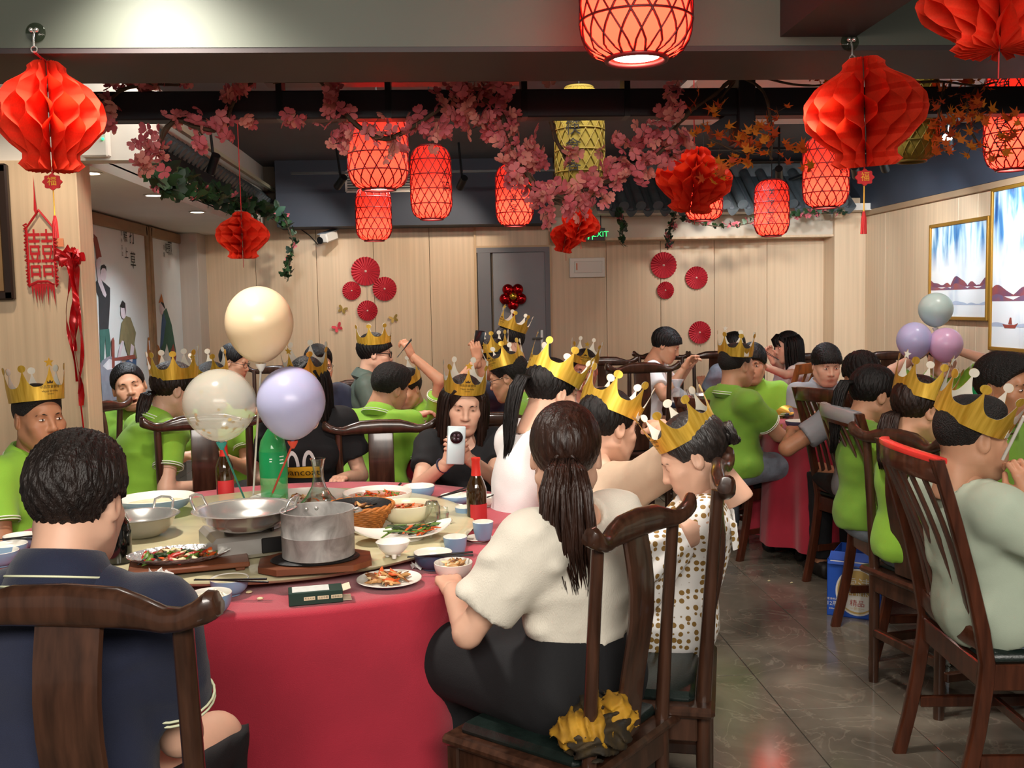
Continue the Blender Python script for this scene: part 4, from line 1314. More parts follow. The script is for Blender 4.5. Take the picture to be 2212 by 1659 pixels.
person('facegreen', 'person in a lime polo with tousled hair facing forward, gold crown in lap', (1625, 786, 6.3), 160, hair='fringe', top=M_lime, skin='m', hp=8, hands=((-.1, .34, .72), (.12, .34, .74)), h=.013)
person('darkback', 'black-haired person in grey-blue showing above the crown of the man in shorts', (1585, 752, 8.1), 10, top=M_denim, collar=False, trim=None, **F_)
person('longhair', 'person with long straight black hair in a white shirt holding chopsticks', (1700, 750, 8.0), 100, sex='f', hair='long_fringe', top=M_whitec, skin='l', trim=None, hp=8, hands=(world_hand(1650, 792, 7.6), world_hand(1662, 772, 7.7)), curl=(.9, .9), hrot=(None, ((0, .3, 1), (-.6, .6, 0))), h=.014)
person('greyshirt', 'person in a grey collared shirt with a black bowl cut, face brightly lit from above', (1785, 788, 6.2), 178, hair='bowl', skin='l', top=M_greyc, trim=M_trimd, lean=6, hp=16, hands=((-.10, .28, .88), (.12, .30, .80)), h=.012, collar=True)
person('afro', 'dark-haired person from behind in a grey T-shirt by the red table corner', (1860, 818, 5.0), 4, hair='thick', skin='d', top=M_greyc, bottom=M_blackc, knee=.04, collar=False, trim=None, hp=14, lean=8, hands=((-.28, .30, .80), (.2, .3, .78)), poles=((-1, -.3, -.6), None), h=.0125)
person('ponygreen', 'person in a grass-green polo with a long black ponytail, in profile by the wooden chairs', (1888, 854, 4.25), -84, sex='f', hair='ponytail', skin='m', top=M_limed, bottom=M_jean, lean=-3, hem=-.10, wr=.004, hp=16, hands=((-.2, .36, .80), (.16, .34, .72)), h=.0115)
person('crowngreen', 'crowned person in lime with low tied hair next to the man in pale green', (1986, 886, 3.75), -80, sex='f', hair='braid', hairm=M_hairb, skin='m', top=M_lime, bottom=M_jean, lean=-2, hem=-.10, wr=.004, hp=14, hands=((-.2, .36, .80), (.2, .34, .78)), **N_)
person('sage', 'crowned person in a pale green T-shirt, hand raised to the mouth in profile', (2098, 947, 2.92), -85, hair='fade', skin='m', top=M_sage, bottom=M_jean, lean=-15, hp=4, hy=-2, hands=((-.22, .36, .78), world_hand(2285, 1072, 2.78)), collar=False, trim=None, sleeve=.8, loose=.024, curl=(.5, 1.15), hrot=(None, ((-.25, -.3, 1), (-.9, .1, -.1))), poles=(None, (.5, .3, -1)), build=.98, **N_)
person('edgeman', 'dark-haired person in a grass-green polo and neck cord, cut by the picture edge', (2168, 838, 3.7), -152, hair='short', hairm=M_hairs, skin='d', top=M_limed, hp=4, lean=4, **N_)
person('armsup', 'person in lime with both arms lifted behind the pink and violet balloons', (2034, 772, 6.4), 178, hair='short', top=M_lime, skin='l', hands=(world_hand(2066, 756, 6.25), world_hand(2004, 756, 6.25)), poles=((-1, .2, -.2), (1, .2, -.2)), h=.014)

# ---- gold paper crowns -------------------------------------------------------
def foil():
    m = mat('gold_foil', '#c79a2e', .30, metal=1.0, col2='#f0c653', scale=14, stretch=(6, 6, .15), detail=2)  # pale vertical streaks are highlights painted into the gold colour
    nt = m.node_tree; N = nt.nodes; L = nt.links; b = N['Principled BSDF']
    b.inputs['Roughness'].default_value = .38
    b.inputs['Metallic'].default_value = .62
    return m
M_gold = foil()
M_goldw = mat('crown_card_white', '#dcd6c6', .7)
M_print = mat('crown_print_brown', '#3a2a12', .6)
_CR = {}
def crown_mesh(txt=True):
    rx, ry, flare = .0905, .1065, .10
    mb = MB(); nseg, sub = 7, 26
    n = nseg * sub
    def pos(u, z, off=0.0):
        t = 2 * PI * u + PI / 2
        k = 1 + flare * z / .1
        return ((rx * k + off) * math.cos(t), (ry * k + off) * math.sin(t), z)
    def top(u):
        s = (u * nseg + .5) % 1.0 - .5           # 0 at a peak
        q = 1 - abs(s) / .5
        base = .050 - .004 * math.sin(q * PI)
        star = abs(((u + .5) % 1.0) - .5) < .5 / nseg
        return base + ((.052 if not star else .060) * q ** 3.2) + .012 * q
    for layer, off, mi in ((0, 0, 0), (1, -.0011, 1)):
        vs, fs = [], []
        for k in range(n):
            u = k / n
            for j in range(5): vs.append(pos(u, top(u) * j / 4, off))
        for k in range(n):
            k2 = (k + 1) % n
            for j in range(4):
                f = (k * 5 + j, k2 * 5 + j, k2 * 5 + j + 1, k * 5 + j + 1)
                fs.append(f if layer == 0 else f[::-1])
        mb.add(vs, fs, mi)
    per = 2 * PI * .1
    for p in range(nseg):
        u0 = p / nseg
        if p == 0:
            zc, poly = .134, [((.019 if i % 2 == 0 else .0085) * math.sin(i * PI / 5), (.019 if i % 2 == 0 else .0085) * math.cos(i * PI / 5)) for i in range(10)]
        else:
            zc, poly = .118, [(.0135 * math.cos(t), .0135 * math.sin(t)) for t in np.linspace(0, 2 * PI, 19)[:-1]]
        for off, mi in ((.0004, 0), (-.0015, 1)):
            vs = [pos(u0, zc, off)] + [pos(u0 + x / per, zc + z, off) for x, z in poly]
            m_ = len(poly)
            fs = [(0, 1 + i, 1 + (i + 1) % m_) for i in range(m_)]
            if (mi == 0) == (p == 0): fs = [f[::-1] for f in fs]
            mb.add(vs, fs, mi)
    return mb.mesh('paper_crown', [M_gold, M_goldw], 180), pos, per
def crown_text(pos, per):
    mb = MB()
    for body, size, z in (('帝品宫宴会馆', .013, .046), ('Happy birthday', .0105, .031), ('生日快乐', .0065, .020)):
        V, F = text_geo(body, size)
        mb.add([pos(v[0] / per, z + v[1], .0012) for v in V], F)
    # little crown emblem
    poly = [(-.010, .058), (.010, .058), (.012, .068), (.005, .063), (0, .072), (-.005, .063), (-.012, .068)]
    mb.add([pos(x / per, z, .0012) for x, z in poly], [tuple(range(7))])
    return mb.mesh('lettering', M_print)
def crown(key, label, tilt=0, roll=0, turn=0, up=.052, text=True, sc=1.0, M=None, back=0.0):
    if not _CR:
        me, pos, per = crown_mesh(); _CR['m'] = me; _CR['t'] = crown_text(pos, per)
        k = MB().box((0, -.108, .022), (.03, .0012, .035)); _CR['tab'] = k.mesh('joining_tab', M_goldw)
    o = link('party_hat', _CR['m'], None, None, None, label, 'crown', 'gold paper birthday crowns')
    H = M if M is not None else PEOPLE[key]['H']
    o.matrix_world = H @ Matrix.Translation((0, -.010 - back, up)) @ Euler((math.radians(tilt), math.radians(roll), math.radians(turn))).to_matrix().to_4x4() @ Matrix.Scale(sc, 4)
    if text:
        link('lettering', _CR['t'], o); link('joining_tab', _CR['tab'], o)
    return o
crown('leftman', 'gold crown with a star and dark print on the man before the wood pillar', 8, 0, 0, sc=1.0, up=.064)
crown('braid', 'gold crown, tipped back, on the woman with the thick low hair tail', 16, 0, 0)
crown('hiddencrown', 'gold crown peeking over the top of the confetti balloon', 0, 6, 0)
crown('pan', 'gold crown showing just above the lavender balloon', 0, 0, -30)
crown('jacket', 'gold crown on the man in the grey-green jacket with black glasses', 8, 0, 0, up=.06)
crown('phone', 'gold crown with a pale star on the woman gazing at her phone', 6, 0, 0, up=.062)
crown('chopsticks', 'gold crown mostly hidden behind cropped black hair, only a spire showing', 0, 0, 0)
crown('phoneup', 'gold crown of the person in navy with a raised phone', 0, 0, 60)
crown('boycrown', 'brightly lit pale gold crown tipped on the black-haired youth by the door', 26, -12, 0, up=.085, back=.03)
crown('glassesgreen', 'gold crown on the bending man with thin glasses', 4, 0, 60, up=.058)
crown('whitetop', 'gold crown on the woman in the white top with black tied hair', 8, 0, 150)
crown('redface', 'gold crown on the red-faced man in shade, tilted to one side', -4, -10, 0, up=.06)
crown('tan', 'gold crown on the woman in the tan blouse, white inside showing', 10, 6, 120)
crown('dots', 'large gold crown on the elderly lady in the gold-dotted dress', -2, 0, 20, sc=.92, up=.058)
crown('seatedcrown', 'gold crown on the man in grey shorts seated sideways', 6, 0, 80, up=.062)
crown('crowngreen', 'gold crown with a loose white tab on the woman beside the man in pale green', 6, 0, 100, sc=1.05)
crown('sage', 'big gold crown tilted far back on the man in the pale green T-shirt', 22, 0, 130, sc=1.02, up=.05)
pf = PEOPLE['facegreen']
crown(None, 'gold crown held in the lap of the man facing forward in lime', M=Matrix.Translation(atd(1690, 905, 5.95)) @ Euler((1.9, .4, .5)).to_matrix().to_4x4(), up=0, sc=.95)

# ---- glasses, jewellery, small worn pieces -----------------------------------
def glasses(key, m, r=.0018, w=.021, hgt=.017):
    P = PEOPLE[key]; o = None
    mb = MB()
    for q in (-1, 1):
        mb.tube([(q * .032 + w * math.copysign(abs(math.cos(t)) ** .7, math.cos(t)), .105 - .012 * (abs(math.cos(t)) if math.cos(t) * q > 0 else 0), .002 + hgt * math.copysign(abs(math.sin(t)) ** .7, math.sin(t))) for t in np.linspace(0, 2 * PI, 21)[:-1]], r, 6, closed=True)
        mb.tube([(q * .053, .094, .008), (q * .076, .06, .008), (q * .083, .0, .006), (q * .082, -.02, -.006)], r, 6)
    mb.tube([(-.011, .106, .006), (0, .108, .008), (.011, .106, .006)], r, 6)
    o = mb.build('glasses', m, P['o'], 180); o.matrix_local = P['hm']
M_spec = mat('glasses_black', '#0d0d0e', .3); M_wire = mat('glasses_wire', '#6b6258', .3, metal=.8)
glasses('jacket', M_spec, .0026); glasses('glassesgreen', M_wire); glasses('navyglasses', M_wire); glasses('glassesback', M_spec)

def ring_pts(key, n, rx, ry, drop, c=(0, .0, 0), tilt=.35):
    P = PEOPLE[key]; nb = P['nb']
    return [nb + P['RL'] @ Vector((rx * math.cos(t) + c[0], ry * math.sin(t) + c[1], c[2] + drop * math.sin(t))) for t in np.linspace(0, 2 * PI, n + 1)[:-1]]
pb = MB()
for q in ring_pts('dots', 44, .066, .078, -.036, (0, .012, .018)): pb.ball(q, .0044, 8, 6)
pb.build('pearl_necklace', mat('pearl', '#e8dccb', .2, coat=.5), PEOPLE['dots']['o'], 180)
MB().tube(ring_pts('edgeman', 30, .068, .08, -.03, (0, .012, .02)), .0025, 6, closed=True).build('neck_cord', mat('cord_brown', '#4a2018', .7), PEOPLE['edgeman']['o'], 180)
# flounces of the dotted dress around both upper arms, and straps
P = PEOPLE['dots']
for i in (0, 1):
    a_, b_ = P['sh'][i], P['el'][i]
    dr_ = (b_ - a_).normalized(); u = dr_.orthogonal().normalized(); v = dr_.cross(u)
    vs, n_, lv = [], 64, 7
    for j in range(lv):
        t = .26 + .66 * j / (lv - 1)
        for k in range(n_):
            th = 2 * PI * k / n_
            r = .056 + .085 * (j / (lv - 1)) * (1 + .22 * math.sin(9 * th)) + .006
            vs.append(a_ + (b_ - a_) * t + (u * math.cos(th) + v * math.sin(th)) * r)
    fs = [(j * n_ + k, j * n_ + (k + 1) % n_, (j + 1) * n_ + (k + 1) % n_, (j + 1) * n_ + k) for j in range(lv - 1) for k in range(n_)]
    MB().add(vs, fs).build('sleeve_flounce', M_dots, P['o'], 180)
    q = -1 if i == 0 else 1
    MB().tube([P['sp'](.74, q * .08, .11), P['sp'](.93, q * .10, .075), P['sp'](1.02, q * .10, 0), P['sp'](.93, q * .10, -.085), P['sp'](.74, q * .08, -.11)], .012, 8, sq=(1, .3)).build('strap', M_dots, P['o'], 60)
# bracelet of the phone lady
P = PEOPLE['phone']
w_, e_ = P['wr'][1], P['el'][1]
dr_ = (w_ - e_).normalized(); u = dr_.orthogonal().normalized(); v = dr_.cross(u)
MB().tube([w_ - dr_ * .03 + (u * math.cos(t) + v * math.sin(t)) * .031 for t in np.linspace(0, 2 * PI, 25)[:-1]], .0045, 6, closed=True).build('bracelet', mat('bracelet_indigo', '#22223a', .4), P['o'], 180)
# print on the black T-shirt: white arches and a yellow lettered patch
P = PEOPLE['pan']
def on_chest(P, x, z, y=0):
    """point in front of the chest in local coordinates"""
    return Vector((x, P['sp'](0)[1] + .17 + y, z))
def shirt_print():
    mb = MB(); H = P['M']
    Mi = H.inverted()
    c = Mi @ atd(645, 1022, 4.40)
    bvh_obj = [o for o in CHILD[P['o'].name] if o.name.startswith('shirt')][0]
    me = bvh_obj.data
    from mathutils.bvhtree import BVHTree
    tree = BVHTree.FromPolygons([v.co for v in me.vertices], [tuple(p.vertices) for p in me.polygons])
    def drape(x, z, off):
        h_ = tree.ray_cast(Vector((x, 1.0, z)), Vector((0, -1, 0)))
        return (h_[0] if h_[0] else Vector((x, c.y, z))) + Vector((0, off, 0))
    def add(polys, mi, off):
        for V, F in polys: mb.add([drape(v[0], v[1], off) for v in V], F, mi)
    # patch grid
    g = [(c.x + (i / 10 - .5) * .165, c.z - .018 + (j / 4 - .5) * .055) for j in range(5) for i in range(11)]
    add([(g, [(j * 11 + i, j * 11 + i + 1, j * 11 + i + 12, j * 11 + i + 11) for j in range(4) for i in range(10)])], 0, .003)
    V, F = text_geo('pancoat', .052)
    add([([(c.x - v[0], c.z - .018 + v[1] * .9) for v in V], [f for f in F])], 1, .005)
    for x0 in (-.037, .037):
        ring = []
        for i in range(21):
            t = PI * i / 20
            ring += [(c.x + x0 + .031 * math.cos(t), c.z + .012 + .075 * math.sin(t)), (c.x + x0 + .017 * math.cos(t), c.z + .012 + .055 * math.sin(t))]
        add([(ring, [(2 * i, 2 * i + 2, 2 * i + 3, 2 * i + 1) for i in range(20)])], 2, .003)
    mb.build('shirt_print', [mat('patch_yellow', '#d9a520', .7), M_print, mat('print_white', '#dedede', .7)], bvh_obj, 180)
shirt_print()

# phones and chopsticks held in hands
def phone(loc, R, label, body, lens):
    e = empty('mobile_phone', loc, 0, label, 'phone'); e.rotation_mode = 'QUATERNION'; e.rotation_quaternion = R.to_quaternion()
    MB().bbox((0, 0, 0), (.074, .0085, .160), .004).build('case', body, e, 60)
    if lens:
        MB().lathe([(0, 0), (.026, 0), (.026, .004), (.023, .0052), (0, .0052)], 32, (0, -.0042, .035), R=Matrix.Rotation(PI / 2, 3, 'X')).build('camera_ring', mat('lens_dark', '#1c0f12', .15), e, 40)
        mb = MB()
        for k in range(4): mb.ball((.011 * math.cos(k * PI / 2 + .8), -.0095, .035 + .011 * math.sin(k * PI / 2 + .8)), .0055, 10, 6, sc=(1, .25, 1))
        mb.build('lens', mat('lens_glass', '#5a4d55', .1, metal=.5), e, 180)
    return e
phone(atd(985, 962, 4.04), Euler((.10, 0.06, .05)).to_matrix(), 'pale blue phone with a big round camera held by the woman in black', mat('phone_pale', '#b9c8cc', .25), True)
phone(atd(1034, 742, 6.12), Euler((.1, .12, .6)).to_matrix(), 'black phone held up in a raised hand before the beige wall', mat('phone_black', '#141519', .25), False)
M_chop = mat('chopstick_black', '#141110', .35)
def chopsticks(a, b, label, gap=.012, group='chopsticks', r=.0028):
    a, b = Vector(a), Vector(b)
    side = (b - a).cross(Vector((0, 0, 1))); side = side.normalized() if side.length > 1e-4 else Vector((1, 0, 0))
    up = side.cross((b - a).normalized())
    e = empty('chopsticks', a, 0, label, 'chopsticks', group)
    for q in (-1, 1):
        MB().tube([side * gap * .3 * q, (b - a) + (side * q * .5 + up * .5 * q) * gap], [r * .6, r * 1.15], 8).build('chopstick', M_chop, e, 60)
    return e
chopsticks(atd(858, 772, 6.25), atd(889, 733, 6.3), 'pair of dark chopsticks in the raised hand of the person in lime')
chopsticks(atd(1683, 778, 7.5), atd(1636, 750, 7.65), 'dark chopsticks held by the girl with long straight black hair')
st = empty('white_stick', atd(2166, 992, 2.6), 0, 'slim white stick held to the mouth of the man in pale green', 'stick')
MB().tube([(0, 0, 0), tuple(atd(2212, 900, 2.5) - atd(2166, 992, 2.6))], .0045, 10).build('stick', mat('stick_white', '#d9d4c8', .6), st, 60)
# ================================================================== TABLEWARE AND FOOD
M_porc = mat('porcelain_white', '#e4e0d6', .18, spec=.6)
M_porcb = mat('porcelain_blue', '#7f9dbb', .22, spec=.6)
M_porcdb = mat('porcelain_slate', '#3f4a63', .25, spec=.6)
M_porcp = mat('porcelain_pinkish', '#d9c3bf', .2)
M_celad = mat('porcelain_cream', '#d8d2b4', .2)
M_steel = mat('stainless_steel', '#d2cfc9', .22, metal=.78)
M_steelb = mat('brushed_steel', '#b9b6b0', .36, metal=.65)
M_alu = mat('worn_aluminium', '#b5b2ae', .55, metal=.35, col2='#7d7975', scale=16, detail=8, distort=1.2, stretch=(1, 1, .8))
M_iron = mat('cast_iron', '#151414', .55, bump=.2, bscale=120)
M_board = mat('serving_board_wood', '#6b3a20', .5, var=.3, scale=14, stretch=(.3, 3, 1))
M_foil = mat('crumpled_foil', '#d6d6d6', .25, metal=.75, bump=.9, bscale=60)
M_glass = glass('clear_glass', '#f4f7f4')
M_bottleg = mat('beer_bottle_brown', '#2a1806', .08, spec=.7, coat=.5)
M_redfoil = mat('bottle_red_foil', '#c0281e', .45)
M_redlab = mat('bottle_red_label', '#b3262a', .5)
M_cork = mat('rattan', '#a9662a', .55, var=.3, scale=40)
M_rice = mat('rice', '#e9e2d2', .6)
M_soup = mat('chilli_soup', '#b8642a', .15, col2='#8a2f14', scale=40, detail=5)
M_broth = mat('clear_broth', '#cfc28e', .1, var=.15, scale=20)
FOODC = {'green': '#4f6b22', 'dgreen': '#243617', 'orange': '#c9551f', 'red': '#a8261a', 'brown': '#7a4a25', 'tan': '#b98a55', 'pale': '#d9c9a0', 'black': '#1c1a17'}
MF = {k: mat('food_' + k, v, .4, var=.2, scale=60, bump=.2, bscale=150) for k, v in FOODC.items()}

def dish(name, label, cat, px, py, z, prof_out, prof_in, m_out, m_in, group=None, sx=1, sy=1, rz=0, wob=None, sc=1.0, rim=None, p=None):
    p = p or atz(px, py, z)
    e = empty(name, (p.x, p.y, z), rz, label, cat, group)
    MB().lathe(prof_out, 40, sx=sx, sy=sy, wob=wob).build('body', m_out, e, 50)
    MB().lathe(prof_in, 40, sx=sx, sy=sy, wob=wob).build('inner_glaze', m_in, e, 50)
    return e
def bowl(label, px, py, z, r, h, m_out=None, m_in=None, group='bowls on the front table', foot=.55, p=None, n_=1.6):
    m_out, m_in = m_out or M_porcb, m_in or M_porc
    prof = [(r * foot * .9, 0), (r * foot, .0), (r * foot, h * .10)]
    for i in range(1, 9):
        t = i / 8; prof.append((r * (foot + (1 - foot) * math.sin(t * PI / 2) ** .9), h * (.10 + .90 * t ** n_)))
    inn = [(r + .0, h), (r - .001, h + .0012)] + [(max(.001, r * (foot * .95 + (1 - foot * .95) * math.sin(t * PI / 2) ** .9) - .0035), h * (.16 + .84 * t ** n_)) for t in np.linspace(.97, .05, 8)] + [(0, h * .16)]
    return dish('bowl', label, 'bowl', px, py, z, prof, inn, m_out, m_in, group, p=p)
def plate(label, px, py, z, r, h=.018, m_out=None, m_in=None, sx=1, sy=1, rz=0, group='plates on the front table', p=None):
    prof = [(r * .55, 0), (r * .6, 0), (r * .62, .004), (r * .85, h * .6), (r, h)]
    inn = [(r, h), (r - .001, h + .002), (r * .84, h * .6 + .003), (r * .62, .007), (0, .006)]
    return dish('plate', label, 'plate', px, py, z, prof, inn, m_out or M_porc, m_in or M_porc, group, sx, sy, rz, p=p)
def cup(label, px, py, z, r, h, m=None, group='blue cups', p=None):
    prof = [(r * .62, 0), (r * .68, .001), (r * .74, h * .12), (r * .92, h * .55), (r, h)]
    inn = [(r, h), (r - .001, h + .001), (r * .9 - .002, h * .55), (r * .7, h * .15), (0, h * .12)]
    return dish('cup', label, 'cup', px, py, z, prof, inn, m or M_porcb, M_porc, group, p=p)
def pile(e, name, mats, n, rx, ry, z, size, seed, hump=.02, kind='stuff', long=2.0):
    """heap of uneven food pieces, one mesh per kind"""
    rnd = random.Random(seed)
    mbs = [MB() for _ in mats]
    for i in range(n):
        a, q = rnd.uniform(0, 6.28), math.sqrt(rnd.random())
        c = (rx * q * math.cos(a), ry * q * math.sin(a), z + hump * (1 - q * q) * rnd.uniform(.3, 1))
        R = Euler((rnd.uniform(-.6, .6), rnd.uniform(-.6, .6), rnd.uniform(0, 6.28))).to_matrix()
        s_ = size * rnd.uniform(.6, 1.3)
        mb = mbs[rnd.randrange(len(mats))]
        st = []
        k = rnd.uniform(-.5, .5)
        for j in range(5):
            t = j / 4 * 2 - 1
            st.append((Vector(c) + R @ Vector((s_ * long * .5 * t, k * s_ * t * t, 0)), R @ Vector((0, s_ * .38 * (1.02 - t * t * .85), 0)), R @ Vector((0, 0, s_ * .24 * (1.02 - t * t * .85)))))
        loft(mb, st, 7, 2.2)
    for mb, m in zip(mbs, mats):
        if mb.n: mb.build(name, MF[m] if isinstance(m, str) else m, e, 60, kind=kind)

# --- steel wok on a portable stove
sp_ = atz(548, 1190, ZT)
st_ = empty('portable_stove', (sp_.x, sp_.y, ZT), math.radians(24), 'silver portable gas stove under the steel wok on the turntable', 'stove')
MB().bbox((0, 0, .038), (.27, .22, .066), .012).build('body', M_steelb, st_, 40)
MB().bbox((.06, -.112, .038), (.125, .006, .044), .003).build('control_panel', mat('panel_black', '#1b1a1a', .4), st_, 30)
MB().lathe([(.017, 0), (.017, .012), (.014, .016), (0, .016)], 20, (.085, -.115, .038), R=Matrix.Rotation(PI / 2, 3, 'X')).build('knob', M_black, st_, 40)
MB().lathe([(.085, .071), (.088, .074), (.07, .077), (.045, .073), (.03, .073), (.03, .082), (0, .084)], 32).build('burner', M_steel, st_, 40)
for k in range(4):
    R = Matrix.Rotation(k * PI / 2 + .4, 3, 'Z'); MB().box(R @ Vector((.07, 0, .085)), (.05, .008, .026), R).build('grate_arm', M_iron, st_, 30)
for k in ((-.12, -.095), (.12, -.095), (-.12, .095), (.12, .095)):
    MB().lathe([(.012, 0), (.012, .006), (0, .006)], 12, (k[0], k[1], 0)).build('foot', M_black, st_, 30)
wz = ZT + .092
wp = atz(530, 1120, wz + .03)
wk = empty('wok', (wp.x, wp.y, wz), .1, 'polished steel two-handled wok standing on the portable stove', 'wok')
def wok(e, R, H, ang=0):
    prof = [(0, 0), (R * .45, .002), (R * .66, H * .22), (R * .82, H * .55), (R * .91, H * .92), (R, H), (R + .004, H + .002), (R, H + .004), (R * .905, H * .95 + .002), (R * .80, H * .58), (R * .64, H * .25 + .002), (R * .43, .006), (0, .005)]
    MB().lathe(prof, 64).build('bowl_body', M_steel, e, 50)
    for q in (-1, 1):
        c = Matrix.Rotation(ang + (0 if q > 0 else PI), 3, 'Z')
        MB().tube([c @ Vector((R * .93, -.035, H)), c @ Vector((R * 1.02, -.034, H + .028)), c @ Vector((R * 1.08, -.016, H + .036)), c @ Vector((R * 1.08, .016, H + .036)), c @ Vector((R * 1.02, .034, H + .028)), c @ Vector((R * .93, .035, H))], .0042, 8).build('handle', M_steel, e, 60)
wok(wk, .140, .058, .35 + PI / 2 + .9)
bp = atz(308, 1158, ZT)
bs = empty('steel_basin', (bp.x, bp.y, ZT), 0, 'shallow stainless steel basin with loop handles beside the navy man\'s head', 'basin')
wok(bs, .112, .066, 1.2)

# --- aluminium pot on its board
pb_ = atz(682, 1222, ZT)
bd = empty('serving_board', (pb_.x, pb_.y, ZT), .12, 'octagonal red-brown wooden board with iron plate under the aluminium pot', 'board')
oct_ = [(-.15, -.05), (-.10, -.095), (.10, -.095), (.15, -.05), (.15, .05), (.10, .095), (-.10, .095), (-.15, .05)]
MB().prism(oct_, .016, lambda x, y, z: (x, y, z + .003)).build('board', M_board, bd, 30)
MB().lathe([(.108, .019), (.112, .023), (.105, .027), (.0, .024)], 40, sy=.76, sx=1.08).build('iron_plate', M_iron, bd, 40)
pt = empty('cooking_pot', (pb_.x + .008, pb_.y + .01, ZT + .026), .3, 'worn straight-sided aluminium pot, empty, on the octagonal wooden board', 'pot')
MB().lathe([(0, 0), (.092, 0), (.098, .004), (.0985, .062), (.1005, .064), (.0985, .067), (.0985, .124), (.101, .127), (.101, .130), (.097, .130), (.0955, .126), (.0955, .008), (0, .006)], 64).build('body', M_alu, pt, 50)
for q in (-.15, .15): MB().ball((.095 * math.sin(q), .095 * math.cos(q), .112), .006, 10, 6, sc=(1, .5, 1)).build('rivet', M_steelb, pt, 60)
MB().tube([(.098, -.02, .115), (.118, -.016, .118), (.118, .016, .118), (.098, .02, .115)], .004, 8).build('handle', M_steelb, pt, 60)

# --- sizzling foil platter on its board
fp = atz(388, 1226, ZT)
fb = empty('foil_board', (fp.x + .03, fp.y - .01, ZT), .25, 'small footed wooden board under the foil-lined pepper platter', 'board')
MB().bbox((0, 0, .016), (.31, .17, .014), .003).build('board', M_board, fb, 30)
for k in ((-.13, -.07), (.13, -.07), (-.13, .07), (.13, .07)): MB().bbox((k[0], k[1], .0045), (.025, .02, .009), .002).build('foot', M_board, fb, 30)
fe = empty('foil_platter', (fp.x, fp.y, ZT + .023), .15, 'oval foil-lined platter of green and red pepper leftovers', 'platter')
rn = random.Random(5); wv = [rn.uniform(-1, 1) for _ in range(400)]
MB().lathe([(.09, 0), (.118, .008), (.134, .018), (.136, .020), (.128, .016), (.112, .008), (.0, .005)], 90, sy=.66, wob=lambda t, z: 1 + .012 * math.sin(31 * t) + .014 * math.sin(47 * t + 60 * z) * (z > .01)).build('foil', M_foil, fe, 20)
pile(fe, 'peppers', ['green', 'dgreen', 'green', 'red', 'orange', 'pale', 'brown'], 64, .10, .060, .010, .022, 3, .012)
pile(fe, 'sauce_pieces', ['black', 'brown'], 26, .105, .062, .008, .018, 9, .006)

# --- soup bowls and dishes on the turntable
e = dish('soup_bowl', 'wide boat-rimmed bowl, white inside and pale blue outside, holding clear soup', 'bowl', 338, 1112, ZT,
         [(.05, 0), (.055, .006), (.06, .010), (.10, .030), (.125, .062)], [(.125, .062), (.124, .064), (.098, .034), (.055, .014), (0, .012)], M_porcb, M_porc, None, wob=lambda t, z: 1 + .05 * math.cos(2 * t) * (z / .06), rz=.3)
MB().lathe([(.103, .040), (0, .041)], 40).build('soup', M_broth, e, 60)
e = bowl('large white bowl of red chilli soup, rear one beside the green back', 816, 1092, ZT, .122, .05, M_porc)
MB().lathe([(.107, .035), (0, .036)], 40).build('soup', M_soup, e, 60); pile(e, 'chilli', ['red', 'orange', 'green'], 40, .09, .09, .036, .012, 11, .006)
e = bowl('deep cream bowl of red soup beside the glass jug', 878, 1128, ZT, .088, .062, M_celad, M_celad)
MB().lathe([(.080, .047), (0, .048)], 40).build('soup', M_soup, e, 60); pile(e, 'chilli', ['red', 'orange', 'brown'], 24, .06, .06, .048, .010, 12, .004)
# woven basket with dark pan
kp = atz(778, 1140, ZT)
bk = empty('woven_basket', (kp.x, kp.y, ZT), 0, 'rattan basket holding a black pan behind the aluminium pot', 'basket')
mb = MB()
for i in range(9):
    z = .004 + i * .0075; r = .066 + .038 * (i / 8) ** 1.1
    mb.tube([((r + .003 * (1 if (k + i) % 2 else -1)) * math.cos(2 * PI * k / 44), (r + .003 * (1 if (k + i) % 2 else -1)) * math.sin(2 * PI * k / 44), z) for k in range(44)], .0046, 6, closed=True)
mb.build('weave', M_cork, bk, 180)
mb = MB()
for j in range(3):
    mb.tube([((.106 + .004 * math.cos(7 * t + j * 2.1)) * math.cos(t), (.106 + .004 * math.cos(7 * t + j * 2.1)) * math.sin(t), .073 + .005 * math.sin(7 * t + j * 2.1)) for t in np.linspace(0, 2 * PI, 73)[:-1]], .0045, 6, closed=True)
mb.build('braided_rim', M_cork, bk, 180)
MB().lathe([(.0, .055), (.080, .058), (.098, .076), (.103, .079), (.098, .081), (.082, .066), (0, .063)], 48).build('black_pan', M_iron, bk, 50)
pile(bk, 'scraps', ['tan', 'black', 'brown'], 16, .05, .05, .066, .012, 4, .004, long=3)
# oval dish of green beans
gp = atz(868, 1166, ZT)
gd = empty('serving_dish', (gp.x, gp.y, ZT), .22, 'long white dish with turned-up ends, leftover green beans and red pepper', 'dish')
nx_, ny_ = 25, 9; vs = []
for layer in (0, 1):
    for i in range(nx_):
        for j in range(ny_):
            u, w = i / (nx_ - 1) * 2 - 1, j / (ny_ - 1) * 2 - 1
            wid = .072 * math.sqrt(max(.02, 1 - abs(u) ** 3))
            z = .012 + .034 * abs(u) ** 2.6 + .012 * w * w * (1 - .4 * abs(u)) - (.004 if layer else 0)
            vs.append((u * .155, w * wid, z))
fs = []
for i in range(nx_ - 1):
    for j in range(ny_ - 1):
        a = i * ny_ + j; fs.append((a, a + ny_, a + ny_ + 1, a + 1)); b = a + nx_ * ny_; fs.append((b, b + 1, b + ny_ + 1, b + ny_))
bd_ = [i * ny_ for i in range(nx_)] + [(nx_ - 1) * ny_ + j for j in range(1, ny_)] + [i * ny_ + ny_ - 1 for i in range(nx_ - 2, -1, -1)] + [j for j in range(ny_ - 2, 0, -1)]
